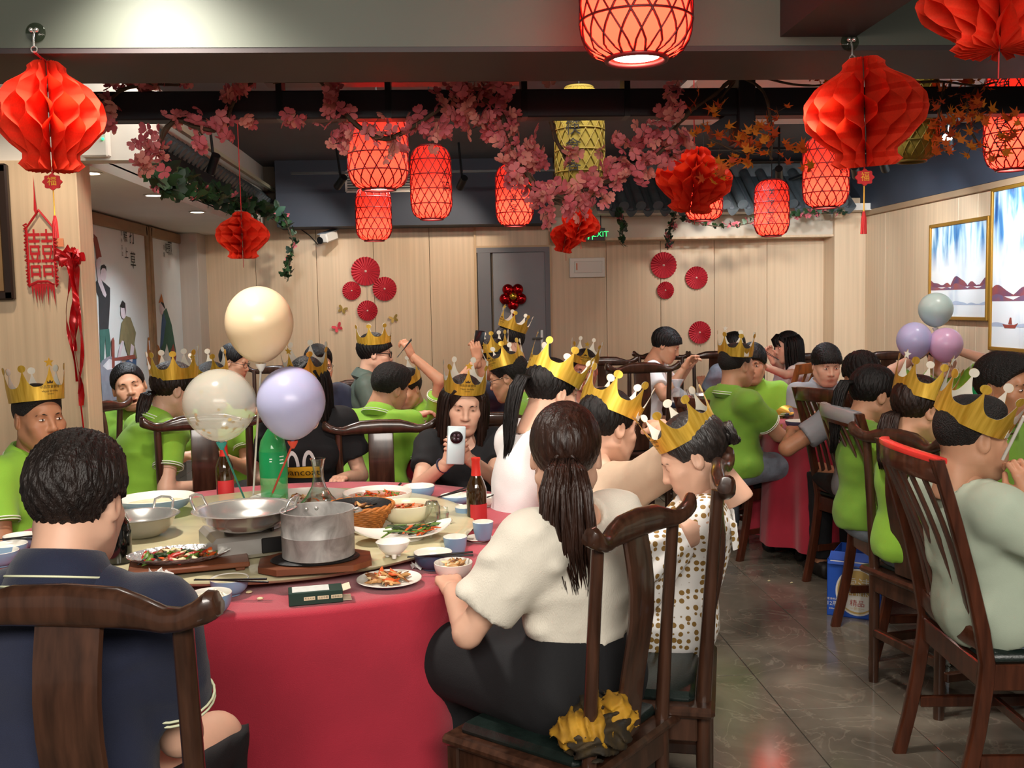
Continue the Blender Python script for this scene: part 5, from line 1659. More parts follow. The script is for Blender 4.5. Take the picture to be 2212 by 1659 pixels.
for a, b in zip(bd_, bd_[1:] + bd_[:1]): fs.append((b, a, a + nx_ * ny_, b + nx_ * ny_))
MB().add(vs, fs).build('body', M_porc, gd, 60)
MB().lathe([(.05, 0), (.055, .010), (.04, .011)], 32, sx=1.3, sy=.8).build('foot_ring', M_porc, gd, 40)
rnd = random.Random(8)
for nm, ms, cnt in (('green_beans', 'dgreen', 22), ('green_beans', 'green', 10), ('pepper_strips', 'orange', 14)):
    mb = MB()
    for i in range(cnt):
        c = Vector((rnd.gauss(.045, .032), rnd.gauss(0, .02), .020 + rnd.random() * .016)); a = rnd.uniform(-.9, .9); L = rnd.uniform(.025, .055) if ms != 'orange' else .025
        d_ = Vector((math.cos(a), math.sin(a), rnd.uniform(-.15, .35))) * L
        mb.tube([c - d_, c + Vector((0, 0, .003)), c + d_], [.0022, .0036, .0015], 6)
    mb.build(nm, MF[ms], gd, 60, kind='stuff')
# pinched sauce bowl on feet
qp = atz(850, 1203, ZT)
sb = empty('sauce_bowl', (qp.x, qp.y, ZT), .2, 'small white sauce bowl with pinched rim and stubby feet', 'bowl')
wobf = lambda t, z: 1 + .07 * math.cos(2 * t) * (z / .05)
pr = [(.012, .007), (.026, .013), (.038, .026), (.046, .045)]
MB().lathe(pr, 40, wob=wobf).build('body', M_porc, sb, 50); MB().lathe([(.046, .045), (.0445, .046), (.036, .028), (.022, .016), (0, .013)], 40, wob=wobf).build('inner_glaze', M_porc, sb, 50)
for k in range(3): MB().lathe([(.006, 0), (.008, .012), (0, .014)], 12, (.018 * math.cos(k * 2.09 + .5), .018 * math.sin(k * 2.09 + .5), 0)).build('foot', M_porc, sb, 50)
# blackish bottle beside the navy head, jug, tumbler, decanter
def bottle(label, px, py, z, prof, m, parts=(), p=None, group=None, name='bottle', cat='bottle', smooth=60):
    p = p or atz(px, py, z)
    e = empty(name, (p.x, p.y, z), 0, label, cat, group)
    MB().lathe(prof, 32).build('body', m, e, smooth)
    for nm, pr_, mm in parts: MB().lathe(pr_, 32).build(nm, mm, e, 50)
    return e
bottle('dark glossy sauce bottle partly hidden by the navy man\'s ear', 258, 1214, ZT, [(0, 0), (.034, 0), (.036, .006), (.036, .09), (.030, .115), (.014, .14), (.013, .165), (0, .166)], mat('bottle_black', '#0b0c0b', .08, coat=.6), (('cap', [(0, .178), (.015, .178), (.0155, .158), (.0, .158)][::-1], M_black),))
beer = [(0, 0), (.031, 0), (.0335, .004), (.034, .120), (.033, .135), (.026, .158), (.0165, .178), (.0145, .195), (.0135, .226), (.0145, .228), (.0145, .236), (0, .236)]
def beerb(label, px, py, z, p=None):
    e = bottle(label, px, py, z, beer, M_bottleg, (('neck_foil', [(.0172, .178), (.0152, .195), (.0142, .227), (.0155, .230), (.0155, .2375), (0, .2385)], M_redfoil),), p=p, group='brown beer bottles')
    mb = MB(); n_ = 20
    vs = []
    for z_ in (.030, .085):
        for k in range(n_ + 1):
            t = -PI / 2 + .35 + (k / n_ - .5) * 2.1; vs.append((.0346 * math.cos(t), .0346 * math.sin(t), z_))
    mb.add(vs, [(k, k + 1, n_ + 2 + k, n_ + 1 + k) for k in range(n_)]).build('label', M_redlab, e, 60)
    return e
beerb('brown beer bottle with red foil neck beside the black-dressed woman\'s elbow', 1031, 1140, ZC)
beerb('brown beer bottle with red foil neck behind the steel wok', 488, 1082, ZC)
# green plastic bottle
M_green = mat('bottle_green_plastic', '#3fae62', .1, alpha=.62, spec=.6)
pet = [(0, 0), (.046, .0), (.052, .010), (.053, .10), (.0525, .105), (.053, .205), (.046, .245), (.022, .285), (.0145, .295), (.0145, .305), (0, .305)]
def petb(label, px, py, z, s=1.0, p=None):
    e = bottle(label, px, py, z, [(r * s, q * s) for r, q in pet], M_green, (('cap', [(.0165 * s, .297 * s), (.0165 * s, .318 * s), (0, .319 * s)], mat('cap_green', '#1f8a4a', .4)), ('label', [(.0536 * s, .105 * s), (.0538 * s, .12 * s), (.0538 * s, .195 * s), (.0536 * s, .205 * s)], mat('label_green', '#128a4e', .35))), p=p, group='large green plastic bottles')
    mb = MB()
    for w0, w1, zz in ((-.10, .10, .178), (-.10, .06, .168), (.62, 1.0, .185), (.62, .95, .172), (.62, .98, .159)):
        vs = [(.0541 * s * math.cos(-PI / 2 + w0 + (w1 - w0) * (i // 2) / 6), .0541 * s * math.sin(-PI / 2 + w0 + (w1 - w0) * (i // 2) / 6), (zz + .004 * (i % 2)) * s) for i in range(14)]
        mb.add(vs, [(2 * i, 2 * i + 2, 2 * i + 3, 2 * i + 1) for i in range(6)])
    mb.build('label_print', mat('label_white', '#e4efe4', .5), e, None)
    return e
petb('large green plastic bottle with label beneath the lavender balloon', 594, 1086, ZT, .93)
petb('large green plastic bottle on the far right table below the painting', 0, 0, .75, 1.0, p=atd(2112, 850, 5.9))
dec = [(.0, .004), (.055, .003), (.066, .010), (.066, .018), (.045, .040), (.026, .072), (.019, .105), (.0185, .135), (.024, .165), (.028, .172)]
bottle('clear glass decanter with a flared neck in front of the black T-shirt', 690, 1094, ZT, dec + [(.0268, .172), (.0228, .165), (.0172, .135), (.0178, .105), (.0245, .072), (.0435, .040), (.064, .017), (.05, .007), (0, .007)], M_glass, name='decanter', cat='decanter')
jg = atz(934, 1132, ZT)
j = empty('glass_jug', (jg.x, jg.y, ZT), 0, 'small clear glass jug upturned beside the cream soup bowl', 'jug')
MB().lathe([(.026, 0), (.027, .03), (.026, .06), (.018, .075), (0, .078), (0, .0765), (.017, .073), (.0245, .059), (.0255, .03), (.0245, 0)], 28).build('body', M_glass, j, 60)
MB().tube([(.026, 0, .055), (.048, 0, .052), (.05, 0, .02), (.027, 0, .014)], .004, 8).build('handle', M_glass, j, 60)
bottle('short clear tumbler next to the glass jug', 957, 1130, ZT, [(0, 0), (.018, 0), (.0205, .035), (.0195, .035), (.017, .004), (0, .004)], M_glass, name='tumbler', cat='glass')
# --- big plate stack at the far side
e = plate('very wide white platter with scraps, on a dark warming pan near the black T-shirt', 650, 1086, ZC + .052, .185, .02)
pile(e, 'scraps', ['tan', 'brown', 'orange', 'pale'], 30, .12, .10, .010, .016, 21, .008)
q = e.location
wz_ = empty('warming_pan', (q.x, q.y, ZC), 0, 'dark teal warming pan below the wide white platter', 'pan')
MB().lathe([(.12, 0), (.16, .006), (.170, .03), (.178, .050), (.0, .050)], 48).build('body', mat('pan_teal', '#22403f', .35), wz_, 50)
# --- near edge of the table
e = plate('white plate heaped with bones and scraps at the table edge', 841, 1262, ZC, .088, .016, M_porcdb, M_porc)
pile(e, 'bones', ['tan', 'brown', 'tan', 'pale', 'orange'], 46, .052, .036, .012, .018, 31, .022, long=2.8)
e = bowl('slate-blue bowl with chopsticks across it by the cream sleeve', 936, 1228, ZC, .055, .048, M_porcdb)
chopsticks(atz(880, 1203, ZC + .053), atz(1022, 1196, ZC + .060), 'black chopsticks resting across the slate-blue bowl')
pile(e, 'broth_bits', ['pale', 'brown'], 10, .03, .03, .020, .010, 41, .003)
e = bowl('pinkish-white bowl heaped with leftovers by the cream sleeve', 980, 1250, ZC, .053, .046, M_porcp)
pile(e, 'leftovers', ['tan', 'pale', 'brown'], 26, .034, .034, .038, .016, 42, .012)
cup('blue cup with white inside next to the cream sleeve', 984, 1200, ZC, .036, .058)
e = bowl('blue bowl of white rice at the right end of the navy man\'s chair', 456, 1326, ZC, .052, .052)
pile(e, 'rice', [M_rice], 70, .038, .038, .040, .008, 51, .018)
e = bowl('blue bowl with black chopsticks, just behind the bowl of rice', 497, 1284, ZC, .050, .044)
chopsticks(atz(420, 1252, ZC + .052), atz(578, 1254, ZC + .050), 'black chopsticks lying over the bowl behind the rice')
bx = atz(682, 1298, ZC)
cg = empty('paper_box', (bx.x, bx.y, ZC), .17, 'dark green flat carton with open end flaps on the red cloth', 'box')
MB().bbox((0, 0, .0165), (.135, .062, .033), .0015).build('carton', mat('carton_green', '#18342a', .5), cg, 20)
MB().box((-.012, 0, .0335), (.092, .050, .0008)).build('white_panel', mat('carton_white', '#cfd2cc', .5, var=.08, scale=60), cg, None)
MB().box((.076, .0, .031), (.024, .058, .0012), Matrix.Rotation(-.25, 3, 'Y')).box((.078, 0, .003), (.024, .05, .0012)).build('flap', mat('carton_flap', '#d9cfb4', .6), cg, None)
mb = MB()
for k, tx in enumerate(('东北大米', '五谷杂粮', '健康美味')):
    x0 = -.030 + k * .034
    V, F = text_geo(tx, .0062)
    mb.add([(x0 + .014 + v[0], -.0316, .016 + v[1]) for v in V], F, 1)
    mb.add([(x0, -.0313, .012), (x0 + .028, -.0313, .012), (x0 + .028, -.0313, .021), (x0, -.0313, .021)], [(0, 1, 2, 3)], 0)
mb.build('lettering', [mat('carton_cream', '#d8c9a8', .5), M_print], cg, None)
# tissues
def tissue(px, py, z, s, label, seed):
    p = atz(px, py, z); rnd = random.Random(seed)
    e = empty('paper_tissue', (p.x, p.y, z), rnd.uniform(0, 3), label, 'tissue')
    n_ = 9; vs, fs = [], []
    for i in range(n_):
        for k in range(n_):
            u, w = i / (n_ - 1) - .5, k / (n_ - 1) - .5
            vs.append((u * s * (1 - .3 * abs(w)) + rnd.uniform(-.1, .1) * s, w * s * (1 - .3 * abs(u)) + rnd.uniform(-.1, .1) * s, abs(rnd.gauss(0, .20)) * s + s * .5 * max(0, .4 - math.hypot(u, w)) + .001))
    fs = [(i * n_ + k, (i + 1) * n_ + k, (i + 1) * n_ + k + 1, i * n_ + k + 1) for i in range(n_ - 1) for k in range(n_ - 1)]
    MB().add(vs, fs).build('paper', mat('tissue_white', '#dfdcd8', .9), e, None)
tissue(346, 1254, ZT + .012, .06, 'crumpled white tissue on the rim of the foil platter', 3)
tissue(905, 1228, ZC, .045, 'crumpled white tissue beside the slate-blue bowl', 5)
tissue(790, 1232, ZC, .04, 'small white tissue between the octagonal board and the bone plate', 6)
# right and far side crockery
e = bowl('blue bowl at the far edge beside the cream bowl and phone woman', 905, 1078, ZC, .062, .052, group='bowls on the front table')
bowl('white bowl with a dark spoon, far edge of the front table', 858, 1078, ZC, .055, .04, M_porc)
sp2 = empty('spoon', atz(850, 1060, ZC + .04), 0, 'dark-handled spoon leaning in the white far bowl', 'spoon')
MB().tube([(0, 0, 0), tuple(atz(866, 1044, ZC + .075) - atz(850, 1060, ZC + .04))], .004, 8).build('handle', M_chop, sp2, 60)
MB().ball((0, 0, 0), .012, 10, 6, sc=(1, .7, .4)).build('spoon_head', M_chop, sp2, 60)
bowl('pale blue bowl in front of the phone woman', 985, 1090, ZC, .058, .036)
e = plate('plate of leftovers behind the glass jug', 962, 1108, ZC, .085, .016, M_porcdb); pile(e, 'scraps', ['tan', 'orange', 'pale'], 22, .05, .04, .010, .015, 61, .012)
cup('blue cup beside the brown bottle, left one', 1005, 1132, ZC, .034, .06)
cup('blue cup on a saucer half hidden by the cream shoulder', 1044, 1166, ZC + .010, .033, .058)
plate('small white saucer at the cream shoulder', 1034, 1168, ZC, .045, .010)
bowl('small white bowl past the brown beer bottle', 1052, 1092, ZC, .045, .035, M_porc)
chopsticks(atz(926, 1080, ZC + .03), atz(1010, 1055, ZC + .06), 'black chopsticks on the pale blue bowl near the phone woman')
chopsticks(atz(1050, 1075, ZC + .045), atz(1086, 1062, ZC + .05), 'black chopsticks on the small white bowl past the beer bottle')
for i, (px, py, lb) in enumerate(((46, 1186, 'white and blue bowl of rice at the picture edge behind the navy shoulder'), (22, 1206, 'blue bowl in front of the rice bowl at the navy shoulder'), (2, 1222, 'blue bowl cut by the picture edge at the navy shoulder'))):
    bowl(lb, px, py, ZC, .052, .045)
chopsticks(atz(-10, 1166, ZC + .05), atz(78, 1160, ZC + .05), 'black chopsticks over the rice bowl behind the navy shoulder')
# crumbs on cloth and floor
for px, py, z, lb in ((538, 1282, ZC, 'small bread crumb on the red cloth beside the turntable rim'), (562, 1296, ZC, 'flat pale crumb on the red cloth in front of the turntable'), (1661, 1256, .0, 'white scrap of paper on the tiled floor'), (1710, 1260, .0, 'tan crumb on the tiled floor')):
    p = atz(px, py, z); MB().ball((0, 0, .004), .008, 7, 5, sc=(1.2, .8, .5)).build('crumb', MF['pale'], None, 30, p, .4, lb, 'crumb')
# --- crockery on the other tables
def farbowl(px, py, d, r, label, m=None, h=.045, mo=None):
    p = atd(px, py, d); bowl(label, 0, 0, .752, r, h, m or M_porcb, group='crockery on the back tables', p=p)
for a in ((612, 1022, 4.9, .06, 'stacked pale bowl left of the green bottle, on the table behind'), (775, 842, 6.0, .09, 'blue bowl behind the cropped-haired green back'), (928, 888, 5.5, .055, 'blue bowl on the red table behind the phone woman'),
          (952, 905, 5.4, .05, 'second blue bowl on the red table behind the phone woman'), (1500, 830, 7.0, .06, 'dark bowl before the boy in white', M_porcdb), (1462, 838, 6.9, .06, 'blue bowl under the plastic bag of the boy in white', M_porcdb),
          (1545, 828, 7.1, .05, 'blue cup-shaped bowl behind the crown of the lady in dots', M_porcb), (1640, 832, 6.9, .06, 'blue bowl before the long-haired girl'), (1725, 925, 5.7, .075, 'dark-rimmed bowl at the red table corner', M_porcdb)):
    farbowl(*a)
p = atd(1525, 812, 7.2); w2 = empty('steel_dish', (p.x, p.y, .752), 0, 'footed steel hotpot dish on the far table beside the boy in white', 'dish'); wok(w2, .13, .06)
MB().lathe([(.07, -.0), (.05, .012), (0, .012)], 24).build('foot_ring', M_steelb, w2, 50)
p = atd(905, 925, 5.3); bottle('clear flared glass vase on the red table behind the green back', 0, 0, .752, [(0, 0), (.03, 0), (.032, .01), (.022, .05), (.026, .10), (.042, .135), (.040, .135), (.024, .10), (.02, .05), (.028, .012), (0, .008)], M_glass, p=p, name='glass_vase', cat='vase')
p = atd(1463, 832, 6.9); bg = empty('plastic_bag', (p.x, p.y, .76), 0, 'knotted clear plastic bag on the far table before the boy in white', 'bag')
MB().lathe([(.0, 0), (.05, .005), (.075, .05), (.06, .10), (.018, .135), (.03, .165), (.045, .19), (.043, .19), (.026, .165), (.014, .135), (0, .13)], 24, wob=lambda t, z: 1 + .12 * math.sin(7 * t + 40 * z)).build('film', mat('plastic_film', '#cfcfd4', .2, alpha=.35), bg, 60)
for px, py, c, lb in ((1992, 830, '#b3261f', 'red-capped clear bottle behind the crown on the right table'), (2034, 850, '#2f6aa8', 'blue-capped clear bottle behind the crown on the right table')):
    p = atd(px, py, 5.6)
    bottle(lb, 0, 0, .752, [(0, 0), (.03, 0), (.032, .01), (.032, .13), (.014, .19), (.013, .21), (0, .21)], glass('clear_plastic', '#eef4f4'), (('cap', [(.0155, .2), (.0155, .225), (0, .226)], mat('cap_' + c[1:], c, .4)),), p=p)
# table napkin dispenser etc.
p = atd(1690, 822, 6.9); MB().bbox((0, 0, .02), (.2, .12, .04), .006).build('serving_tray', MF['pale'], None, 30, (p.x, p.y, .752), .3, 'pale rectangular serving tray before the long-haired girl', 'tray')

# --- beer carton on the floor
bq = atz(1836, 1342, 0); b2 = atz(1905, 1318, 0)
ca = empty('beer_carton', (0, 0, 0), 0, 'blue beer carton with a gold round emblem under the slat-back chair', 'carton')
bw, bl, bh = .245, .36, .27
c0 = atz(1786, 1328, 0)
ang = -.56
ca.location = (c0.x, c0.y, 0); ca.rotation_euler = (0, 0, ang)
M_blue = mat('carton_blue', '#1f4fae', .45)
mb = MB()
mb.box((bw / 2, .0015, bh / 2), (bw, .003, bh)).box((bw / 2, bl - .0015, bh / 2), (bw, .003, bh)).box((.0015, bl / 2, bh / 2), (.003, bl, bh)).box((bw - .0015, bl / 2, bh / 2), (.003, bl, bh)).box((bw / 2, bl / 2, .002), (bw, bl, .004))
mb.build('carton_body', M_blue, ca, None)
M_cgold, M_cwhite = mat('emblem_gold', '#c2a261', .45), mat('emblem_white', '#dcd9d0', .5)
def disc(mb, cx, cz, rx, rz_, y, mi, n_=40): mb.add([(cx, y, cz)] + [(cx + rx * math.cos(2 * PI * k / n_), y, cz + rz_ * math.sin(2 * PI * k / n_)) for k in range(n_)], [(0, 1 + k, 1 + (k + 1) % n_) for k in range(n_)], mi)
mb = MB()
disc(mb, bw * .56, bh * .46, .098, .112, -.0006, 1); disc(mb, bw * .56, bh * .46, .090, .104, -.0010, 0)
mb.add([(bw * .56 + .082 * math.cos(PI + PI * k / 20), -.0014, bh * .40 + .078 * math.sin(PI + PI * k / 20)) for k in range(21)], [tuple(range(21))], 1)
for tx, s_, x, z, mi in (('雪津', .068, bw * .56, bh * .58, 1), ('SEDRIN', .036, bw * .56, bh * .42, 1), ('精品', .034, bw * .56, bh * .26, 2), ('一世长一', .016, bw * .56, bh * .17, 0), ('12瓶', .026, .025, bh * .22, 1), ('500ml', .012, .025, bh * .13, 1), ('雪津啤酒', .012, .025, bh * .30, 1)):
    V, F = text_geo(tx, s_); mb.add([(x + v[0], -.0018, z + v[1]) for v in V], F, mi)
mb.build('emblem', [M_cgold, M_cwhite, mat('emblem_red', '#a5271f', .5)], ca, None)
mb = MB().box((.05, -.002, bh - .012), (.07, .0015, .018)).box((.165, -.002, bh - .014), (.09, .0015, .024)); mb.build('window_panel', M_cwhite, ca, None)
MB().box((bw * .5, .02, bh + .004), (bw * .95, .09, .002), Matrix.Rotation(.5, 3, 'X')).build('flap', M_blue, ca, None)
for i, (x, y) in enumerate(((.06, .09), (.15, .08), (.06, .2), (.16, .22))):
    bottle('beer bottle standing inside the blue carton, ' + ('near left', 'near right', 'far left', 'far right')[i] + ' of the four', 0, 0, .006, beer, M_bottleg, (('neck_foil', [(.0172, .178), (.0152, .195), (.0142, .227), (.0155, .237), (0, .2385)], M_redfoil),), p=ca.matrix_basis @ Vector((x, y, 0)) if False else Matrix.Translation(ca.location) @ Matrix.Rotation(ang, 4, 'Z') @ Vector((x, y, 0)), group='bottles in the blue carton')

# --- patterned cloth bag on the ponytailed woman's chair
yb = atz(1288, 1612, .487)
yb_ = empty('cloth_bag', (yb.x, yb.y, .487), .3, 'crumpled yellow and black patterned cloth bag on the seat behind the ponytailed woman', 'bag')
rnd = random.Random(12)
for m_, sd in ((mat('cloth_yellow', '#b98a1f', .75, col2='#7e5a12', scale=18), 1), (mat('cloth_black_print', '#15130f', .8, col2='#3a2c12', scale=26), 2)):
    s = SDF()
    for i in range(7):
        a = i * 2.4 + sd; s.ell((.055 * math.cos(a) * (1 if sd == 1 else .9), .045 * math.sin(a), .035 + .018 * (i % 3) - (.008 if sd == 2 else 0)), (.045, .04, .035), Euler((a, .5 * i, a)).to_matrix(), k=.02)
    s.plane((0, 0, .0), (0, 0, -1))
    fr = np.random.RandomState(sd).normal(0, 55, (4, 3))
    V, F = s.mesh(.0055, lambda P: .011 * np.abs(np.sin(P @ fr[0] + 2 * np.sin(P @ fr[1] * .4))) + .008 * np.abs(np.sin(P @ fr[2] + sd)) - .012)
    o = link('cloth_fold', np_mesh('cloth_fold', V, F, m_), yb_)
# ================================================================== LANTERNS
M_lred = mat('lantern_red_silk', '#fd3a30', .7, translucent=.8)
M_lredw = mat('lantern_lattice_red', '#5f070c', .5)
M_lyel = mat('lantern_yellow_silk', '#93802e', .7, var=.15, scale=20, translucent=.25)
M_lyelw = mat('lantern_lattice_olive', '#7d6a24', .6)
M_ink = mat('ink_black', '#0c0808', .7)
M_cord = mat('lantern_cord', '#141112', .6)
_LN = {}
def lantern(label, px, py, d, wpx, hpx, lit=True, power=5.0, text=None, tang=0.0, top=2.9, red=True, lat=15, rings=5, bottom=None):
    r = wpx * d / FPX / 2; hgt = hpx * d / FPX
    c = atd(px, py, d)
    m_s, m_w = (M_lred, M_lredw) if red else (M_lyel, M_lyelw)
    e = empty('paper_lantern', c, 0, label, 'lantern', 'red lattice lanterns' if red else 'yellow lattice lanterns')
    def R(t):         # t 0 bottom .. 1 top
        q = min(t, 1 - t) / .26
        return r * (1 if q >= 1 else (.52 + .48 * math.sqrt(max(0, 1 - (1 - q) ** 2.2))))
    n = 30
    prof = [(R(i / n) - .002, -hgt / 2 + hgt * i / n) for i in range(n + 1)]
    mb = MB(); vs = []; ns = 40
    for q, z in prof:
        for k in range(ns): vs.append((q * math.cos(2 * PI * k / ns), q * math.sin(2 * PI * k / ns), z))
    mb.add(vs, [(i * ns + k, i * ns + (k + 1) % ns, (i + 1) * ns + (k + 1) % ns, (i + 1) * ns + k) for i in range(n) for k in range(ns)])
    mb.build('silk_shade', m_s, e, 180)
    mb = MB(); tr = max(.0034, r * .018)
    turns = hgt / (2 * PI * r) * .95
    for k in range(lat):
        for s in (-1, 1):
            pts = []
            for i in range(19):
                t = i / 18; a = 2 * PI * k / lat + s * turns * 2 * PI * t * .62
                q = R(t) + tr * .4; pts.append((q * math.cos(a), q * math.sin(a), -hgt / 2 + hgt * t))
            mb.tube(pts, tr, 4, cap=False)
    mb.build('lattice', m_w, e, 180)
    mb = MB()
    for i in range(rings + 1):
        t = (i / rings); q = R(t) + tr * .8
        mb.tube([(q * math.cos(2 * PI * k / 36), q * math.sin(2 * PI * k / 36), -hgt / 2 + hgt * t) for k in range(36)], tr * (1.1 if 0 < i < rings else 2.4), 5, closed=True)
    mb.build('hoop', m_w, e, 180)
    MB().tube([(0, 0, hgt / 2), (0, 0, top - c.z)], .0035, 6).build('cord', M_cord, e, 60)
    MB().lathe([(R(1), hgt / 2 - .001), (0, hgt / 2)], 30).build('top_cap', m_w, e, 60)
    if lit:
        MB().lathe([(0, -hgt / 2 + .006), (R(0) * .80, -hgt / 2 + .006), (R(0) * .80, -hgt / 2 + .012), (0, -hgt / 2 + .012)], 30).build('diffuser', M_bulb, e, None)
        lp_ = point('lantern_lamp', (0, 0, -hgt * .24), power * 1.6, (1, .66, .42), r * .22); lp_.parent = e
    if text:
        mb = MB(); s_ = hgt * .15
        V, F = vtext(text, s_, 1.12); V = V.copy(); V[:, 1] += s_ * 1.12 * (len(text) - 1) / 2
        base = math.atan2(-(c.y), -(c.x)) + tang
        vs = []
        for v in V:
            a = base + v[0] / r; t = .5 + v[1] / hgt; q = R(max(0, min(1, t))) + tr * 2.2
            vs.append((q * math.cos(a), q * math.sin(a), v[1]))
        mb.add(vs, F).build('lettering', M_ink, e, None)
    return e
lantern('largest glowing red lattice lantern, hanging before the main beam', 1373, -34, 2.75, 240, 318, power=7, top=2.9, lat=17, rings=4)
lantern('glowing red lantern behind the blossom branch, tallest of the rear cluster', 816, 315, 4.95, 130, 186, power=4, text='客', tang=.62, lat=16)
lantern('glowing red lantern with slanting black characters on its side', 931, 395, 6.2, 88, 155, power=4, text='渔筷', tang=.75)
lantern('smaller glowing red lantern hanging beneath the tallest rear lantern', 807, 462, 7.2, 76, 114, power=3.5)
lantern('glowing red lantern with a column of black characters, beside the blossom tip', 1111, 422, 6.6, 80, 130, power=3.6, text='渔筷食客', tang=-.06)
lantern('glowing red lantern with four black characters before the tiled eave', 1667, 450, 7.2, 73, 118, power=3.6, text='渔筷食客', tang=-.05)
lantern('glowing red lantern hanging below the large paper honeycomb', 1784, 372, 5.8, 96, 150, power=4, text='食', tang=.75)
lantern('glowing red lantern half hidden behind a dim honeycomb lantern', 1520, 425, 6.8, 80, 100, power=3.5)
lantern('glowing red lantern cut by the picture edge, among maple leaves', 2186, 252, 5.0, 110, 226, power=5, text='渔筷食客', tang=-.35, rings=6)
lantern('unlit yellow lantern with black characters behind the blossom branch', 1252, 305, 5.2, 106, 225, lit=False, red=False, text='渔筷食客', tang=-.25)
lantern('unlit yellow lantern behind the large honeycomb and the maple leaves', 1970, 247, 5.1, 108, 200, lit=False, red=False)

# ================================================================== HONEYCOMB LANTERNS
M_hc = mat('honeycomb_tissue', '#ea3d1e', .75, var=.06, scale=30, translucent=.42)
M_gold2 = mat('charm_gold', '#d9a02c', .4)
M_tass = mat('tassel_red', '#a8191b', .7)
_HC = {}
def honey_mesh(ns=26, cells=5.0):
    if ns in _HC: return _HC[ns]
    P_ = [(0, .22), (.05, .34), (.09, .33), (.13, .42), (.24, .76), (.38, .96), (.5, 1.0), (.62, .94), (.76, .70), (.85, .50), (.90, .50), (.95, .58), (1, .46)]
    def R(v):
        for (a, x), (b, y) in zip(P_, P_[1:]):
            if v <= b: return x + (y - x) * (v - a) / (b - a)
        return P_[-1][1]
    mb = MB(); nv, nr = 41, 4; D = 2 * PI / ns
    rnd = random.Random(2)
    for i in range(ns):
        vs = []
        w = rnd.uniform(.95, 1.03)
        for j in range(nv):
            v = j / (nv - 1)
            tri = math.sin(v * cells * PI) ; tri = math.copysign(min(1, abs(tri) * 1.25), tri)
            th = i * D + (-1) ** i * D * .5 * tri
            for k in range(nr):
                q = (.04 + (R(v) * w - .04) * k / (nr - 1))
                vs.append((q * math.cos(th), q * math.sin(th), .86 * (.5 - v) * 2))
        mb.add(vs, [(j * nr + k, (j + 1) * nr + k, (j + 1) * nr + k + 1, j * nr + k + 1) for j in range(nv - 1) for k in range(nr - 1)])
    _HC[ns] = mb.mesh('honeycomb_paper', M_hc, 180)
    return _HC[ns]
def honeycomb(label, px, py, d, wpx, hpx, tilt=(0, 0), hook=False, charm=True, turn=0, hook_y=None, top=None):
    c = atd(px, py, d); r = wpx * d / FPX / 2; hh = hpx * d / FPX / 2 / .86
    e = empty('honeycomb_lantern', c, 0, label, 'lantern', 'paper honeycomb lanterns')
    o = link('honeycomb_paper', honey_mesh(), e); o.scale = (r, r, hh); o.rotation_euler = (tilt[0], tilt[1], turn)
    if hook:
        b = Vector((0, by - .012, 0)) - Vector((0, c.y, 0))
        hz = aty(px, hook_y, by).z - c.z
        MB().lathe([(0, 0), (.030, .001), (.028, .003), (0, .004)], 24, (0, b.y + .010, hz + .01), R=Matrix.Rotation(PI / 2, 3, 'X')).build('suction_pad', glass('suction_clear', '#dfe4dc'), e, 60)
        MB().ball((-.008, b.y - .004, hz + .014), .0075, 10, 8).ball((.008, b.y - .004, hz + .014), .0075, 10, 8).tube([(0, b.y, hz + .01), (0, b.y - .010, hz - .01), (0, b.y - .010, hz - .035)], .003, 6).build('hook', M_steel, e, 60)
        MB().tube([(.009 * math.cos(t), b.y - .010, hz - .045 + .009 * math.sin(t)) for t in np.linspace(0, 2 * PI, 15)[:-1]], .0022, 6, closed=True).build('ring', M_steel, e, 60)
        MB().tube([(0, b.y - .010, hz - .053), (0, 0, hh * .86)], .004, 6).build('cord', M_tass, e, 60)
    else:
        MB().tube([(0, 0, hh * .80), (0, 0, (top or 2.9) - c.z)], .003, 6).build('cord', M_tass, e, 60)
    z = -hh * .86
    if charm:
        MB().tube([(0, 0, z), (0, 0, z - .012)], .003, 6).build('charm_cord', M_tass, e, 60)
        z -= .034
        pl = [(.028 * (1 + .10 * math.cos(8 * t)) * math.cos(t), .024 * (1 + .10 * math.cos(8 * t)) * math.sin(t)) for t in np.linspace(0, 2 * PI, 49)[:-1]]
        cm = MB().prism(pl, .006, lambda x, y, q: (x, -q, z + y)).build('charm', mat('charm_red', '#b81d20', .4), e, 40)
        V, F = text_geo('福', .030); MB().add([(v[0], -.0075, z + v[1]) for v in V], F).build('charm_character', M_gold2, cm, None)
        MB().tube([(0, 0, z - .024), (0, 0, z - .105)], .0022, 6).build('tassel_cord', M_gold2, e, 60)
        mb = MB()
        for k in range(9): mb.tube([(.002 * math.cos(k), .002 * math.sin(k), z - .105), (.006 * math.cos(k * .7), .006 * math.sin(k * .7), z - .125), (.008 * math.cos(k * .7), .008 * math.sin(k * .7), z - .175)], .0022, 5)
        mb.build('tassel', M_tass, e, 60)
    else:
        MB().tube([(0, 0, z), (0, 0, z - .06)], .0018, 5).build('tassel', M_tass, e, 60)
    return e
honeycomb('large red honeycomb paper lantern with a gold charm, beside the wood pillar', 106, 252, 3.12, 226, 232, hook=True, hook_y=78, turn=.2)
honeycomb('largest red honeycomb paper lantern with a charm, hooked to the right of the beam', 1868, 243, 3.10, 264, 230, (.05, -.12), hook=True, hook_y=98, turn=.5)
honeycomb('red honeycomb paper lantern cut by the upper picture corner', 2160, -6, 2.25, 340, 230, (0, .1), charm=False, turn=1.1)
honeycomb('small red honeycomb paper lantern at the end of the tiled eave', 523, 508, 6.6, 116, 100, charm=False, turn=.6)
honeycomb('dim red honeycomb paper lantern among the maple leaves', 1500, 388, 4.75, 172, 138, (.1, .12), charm=False, turn=.9)
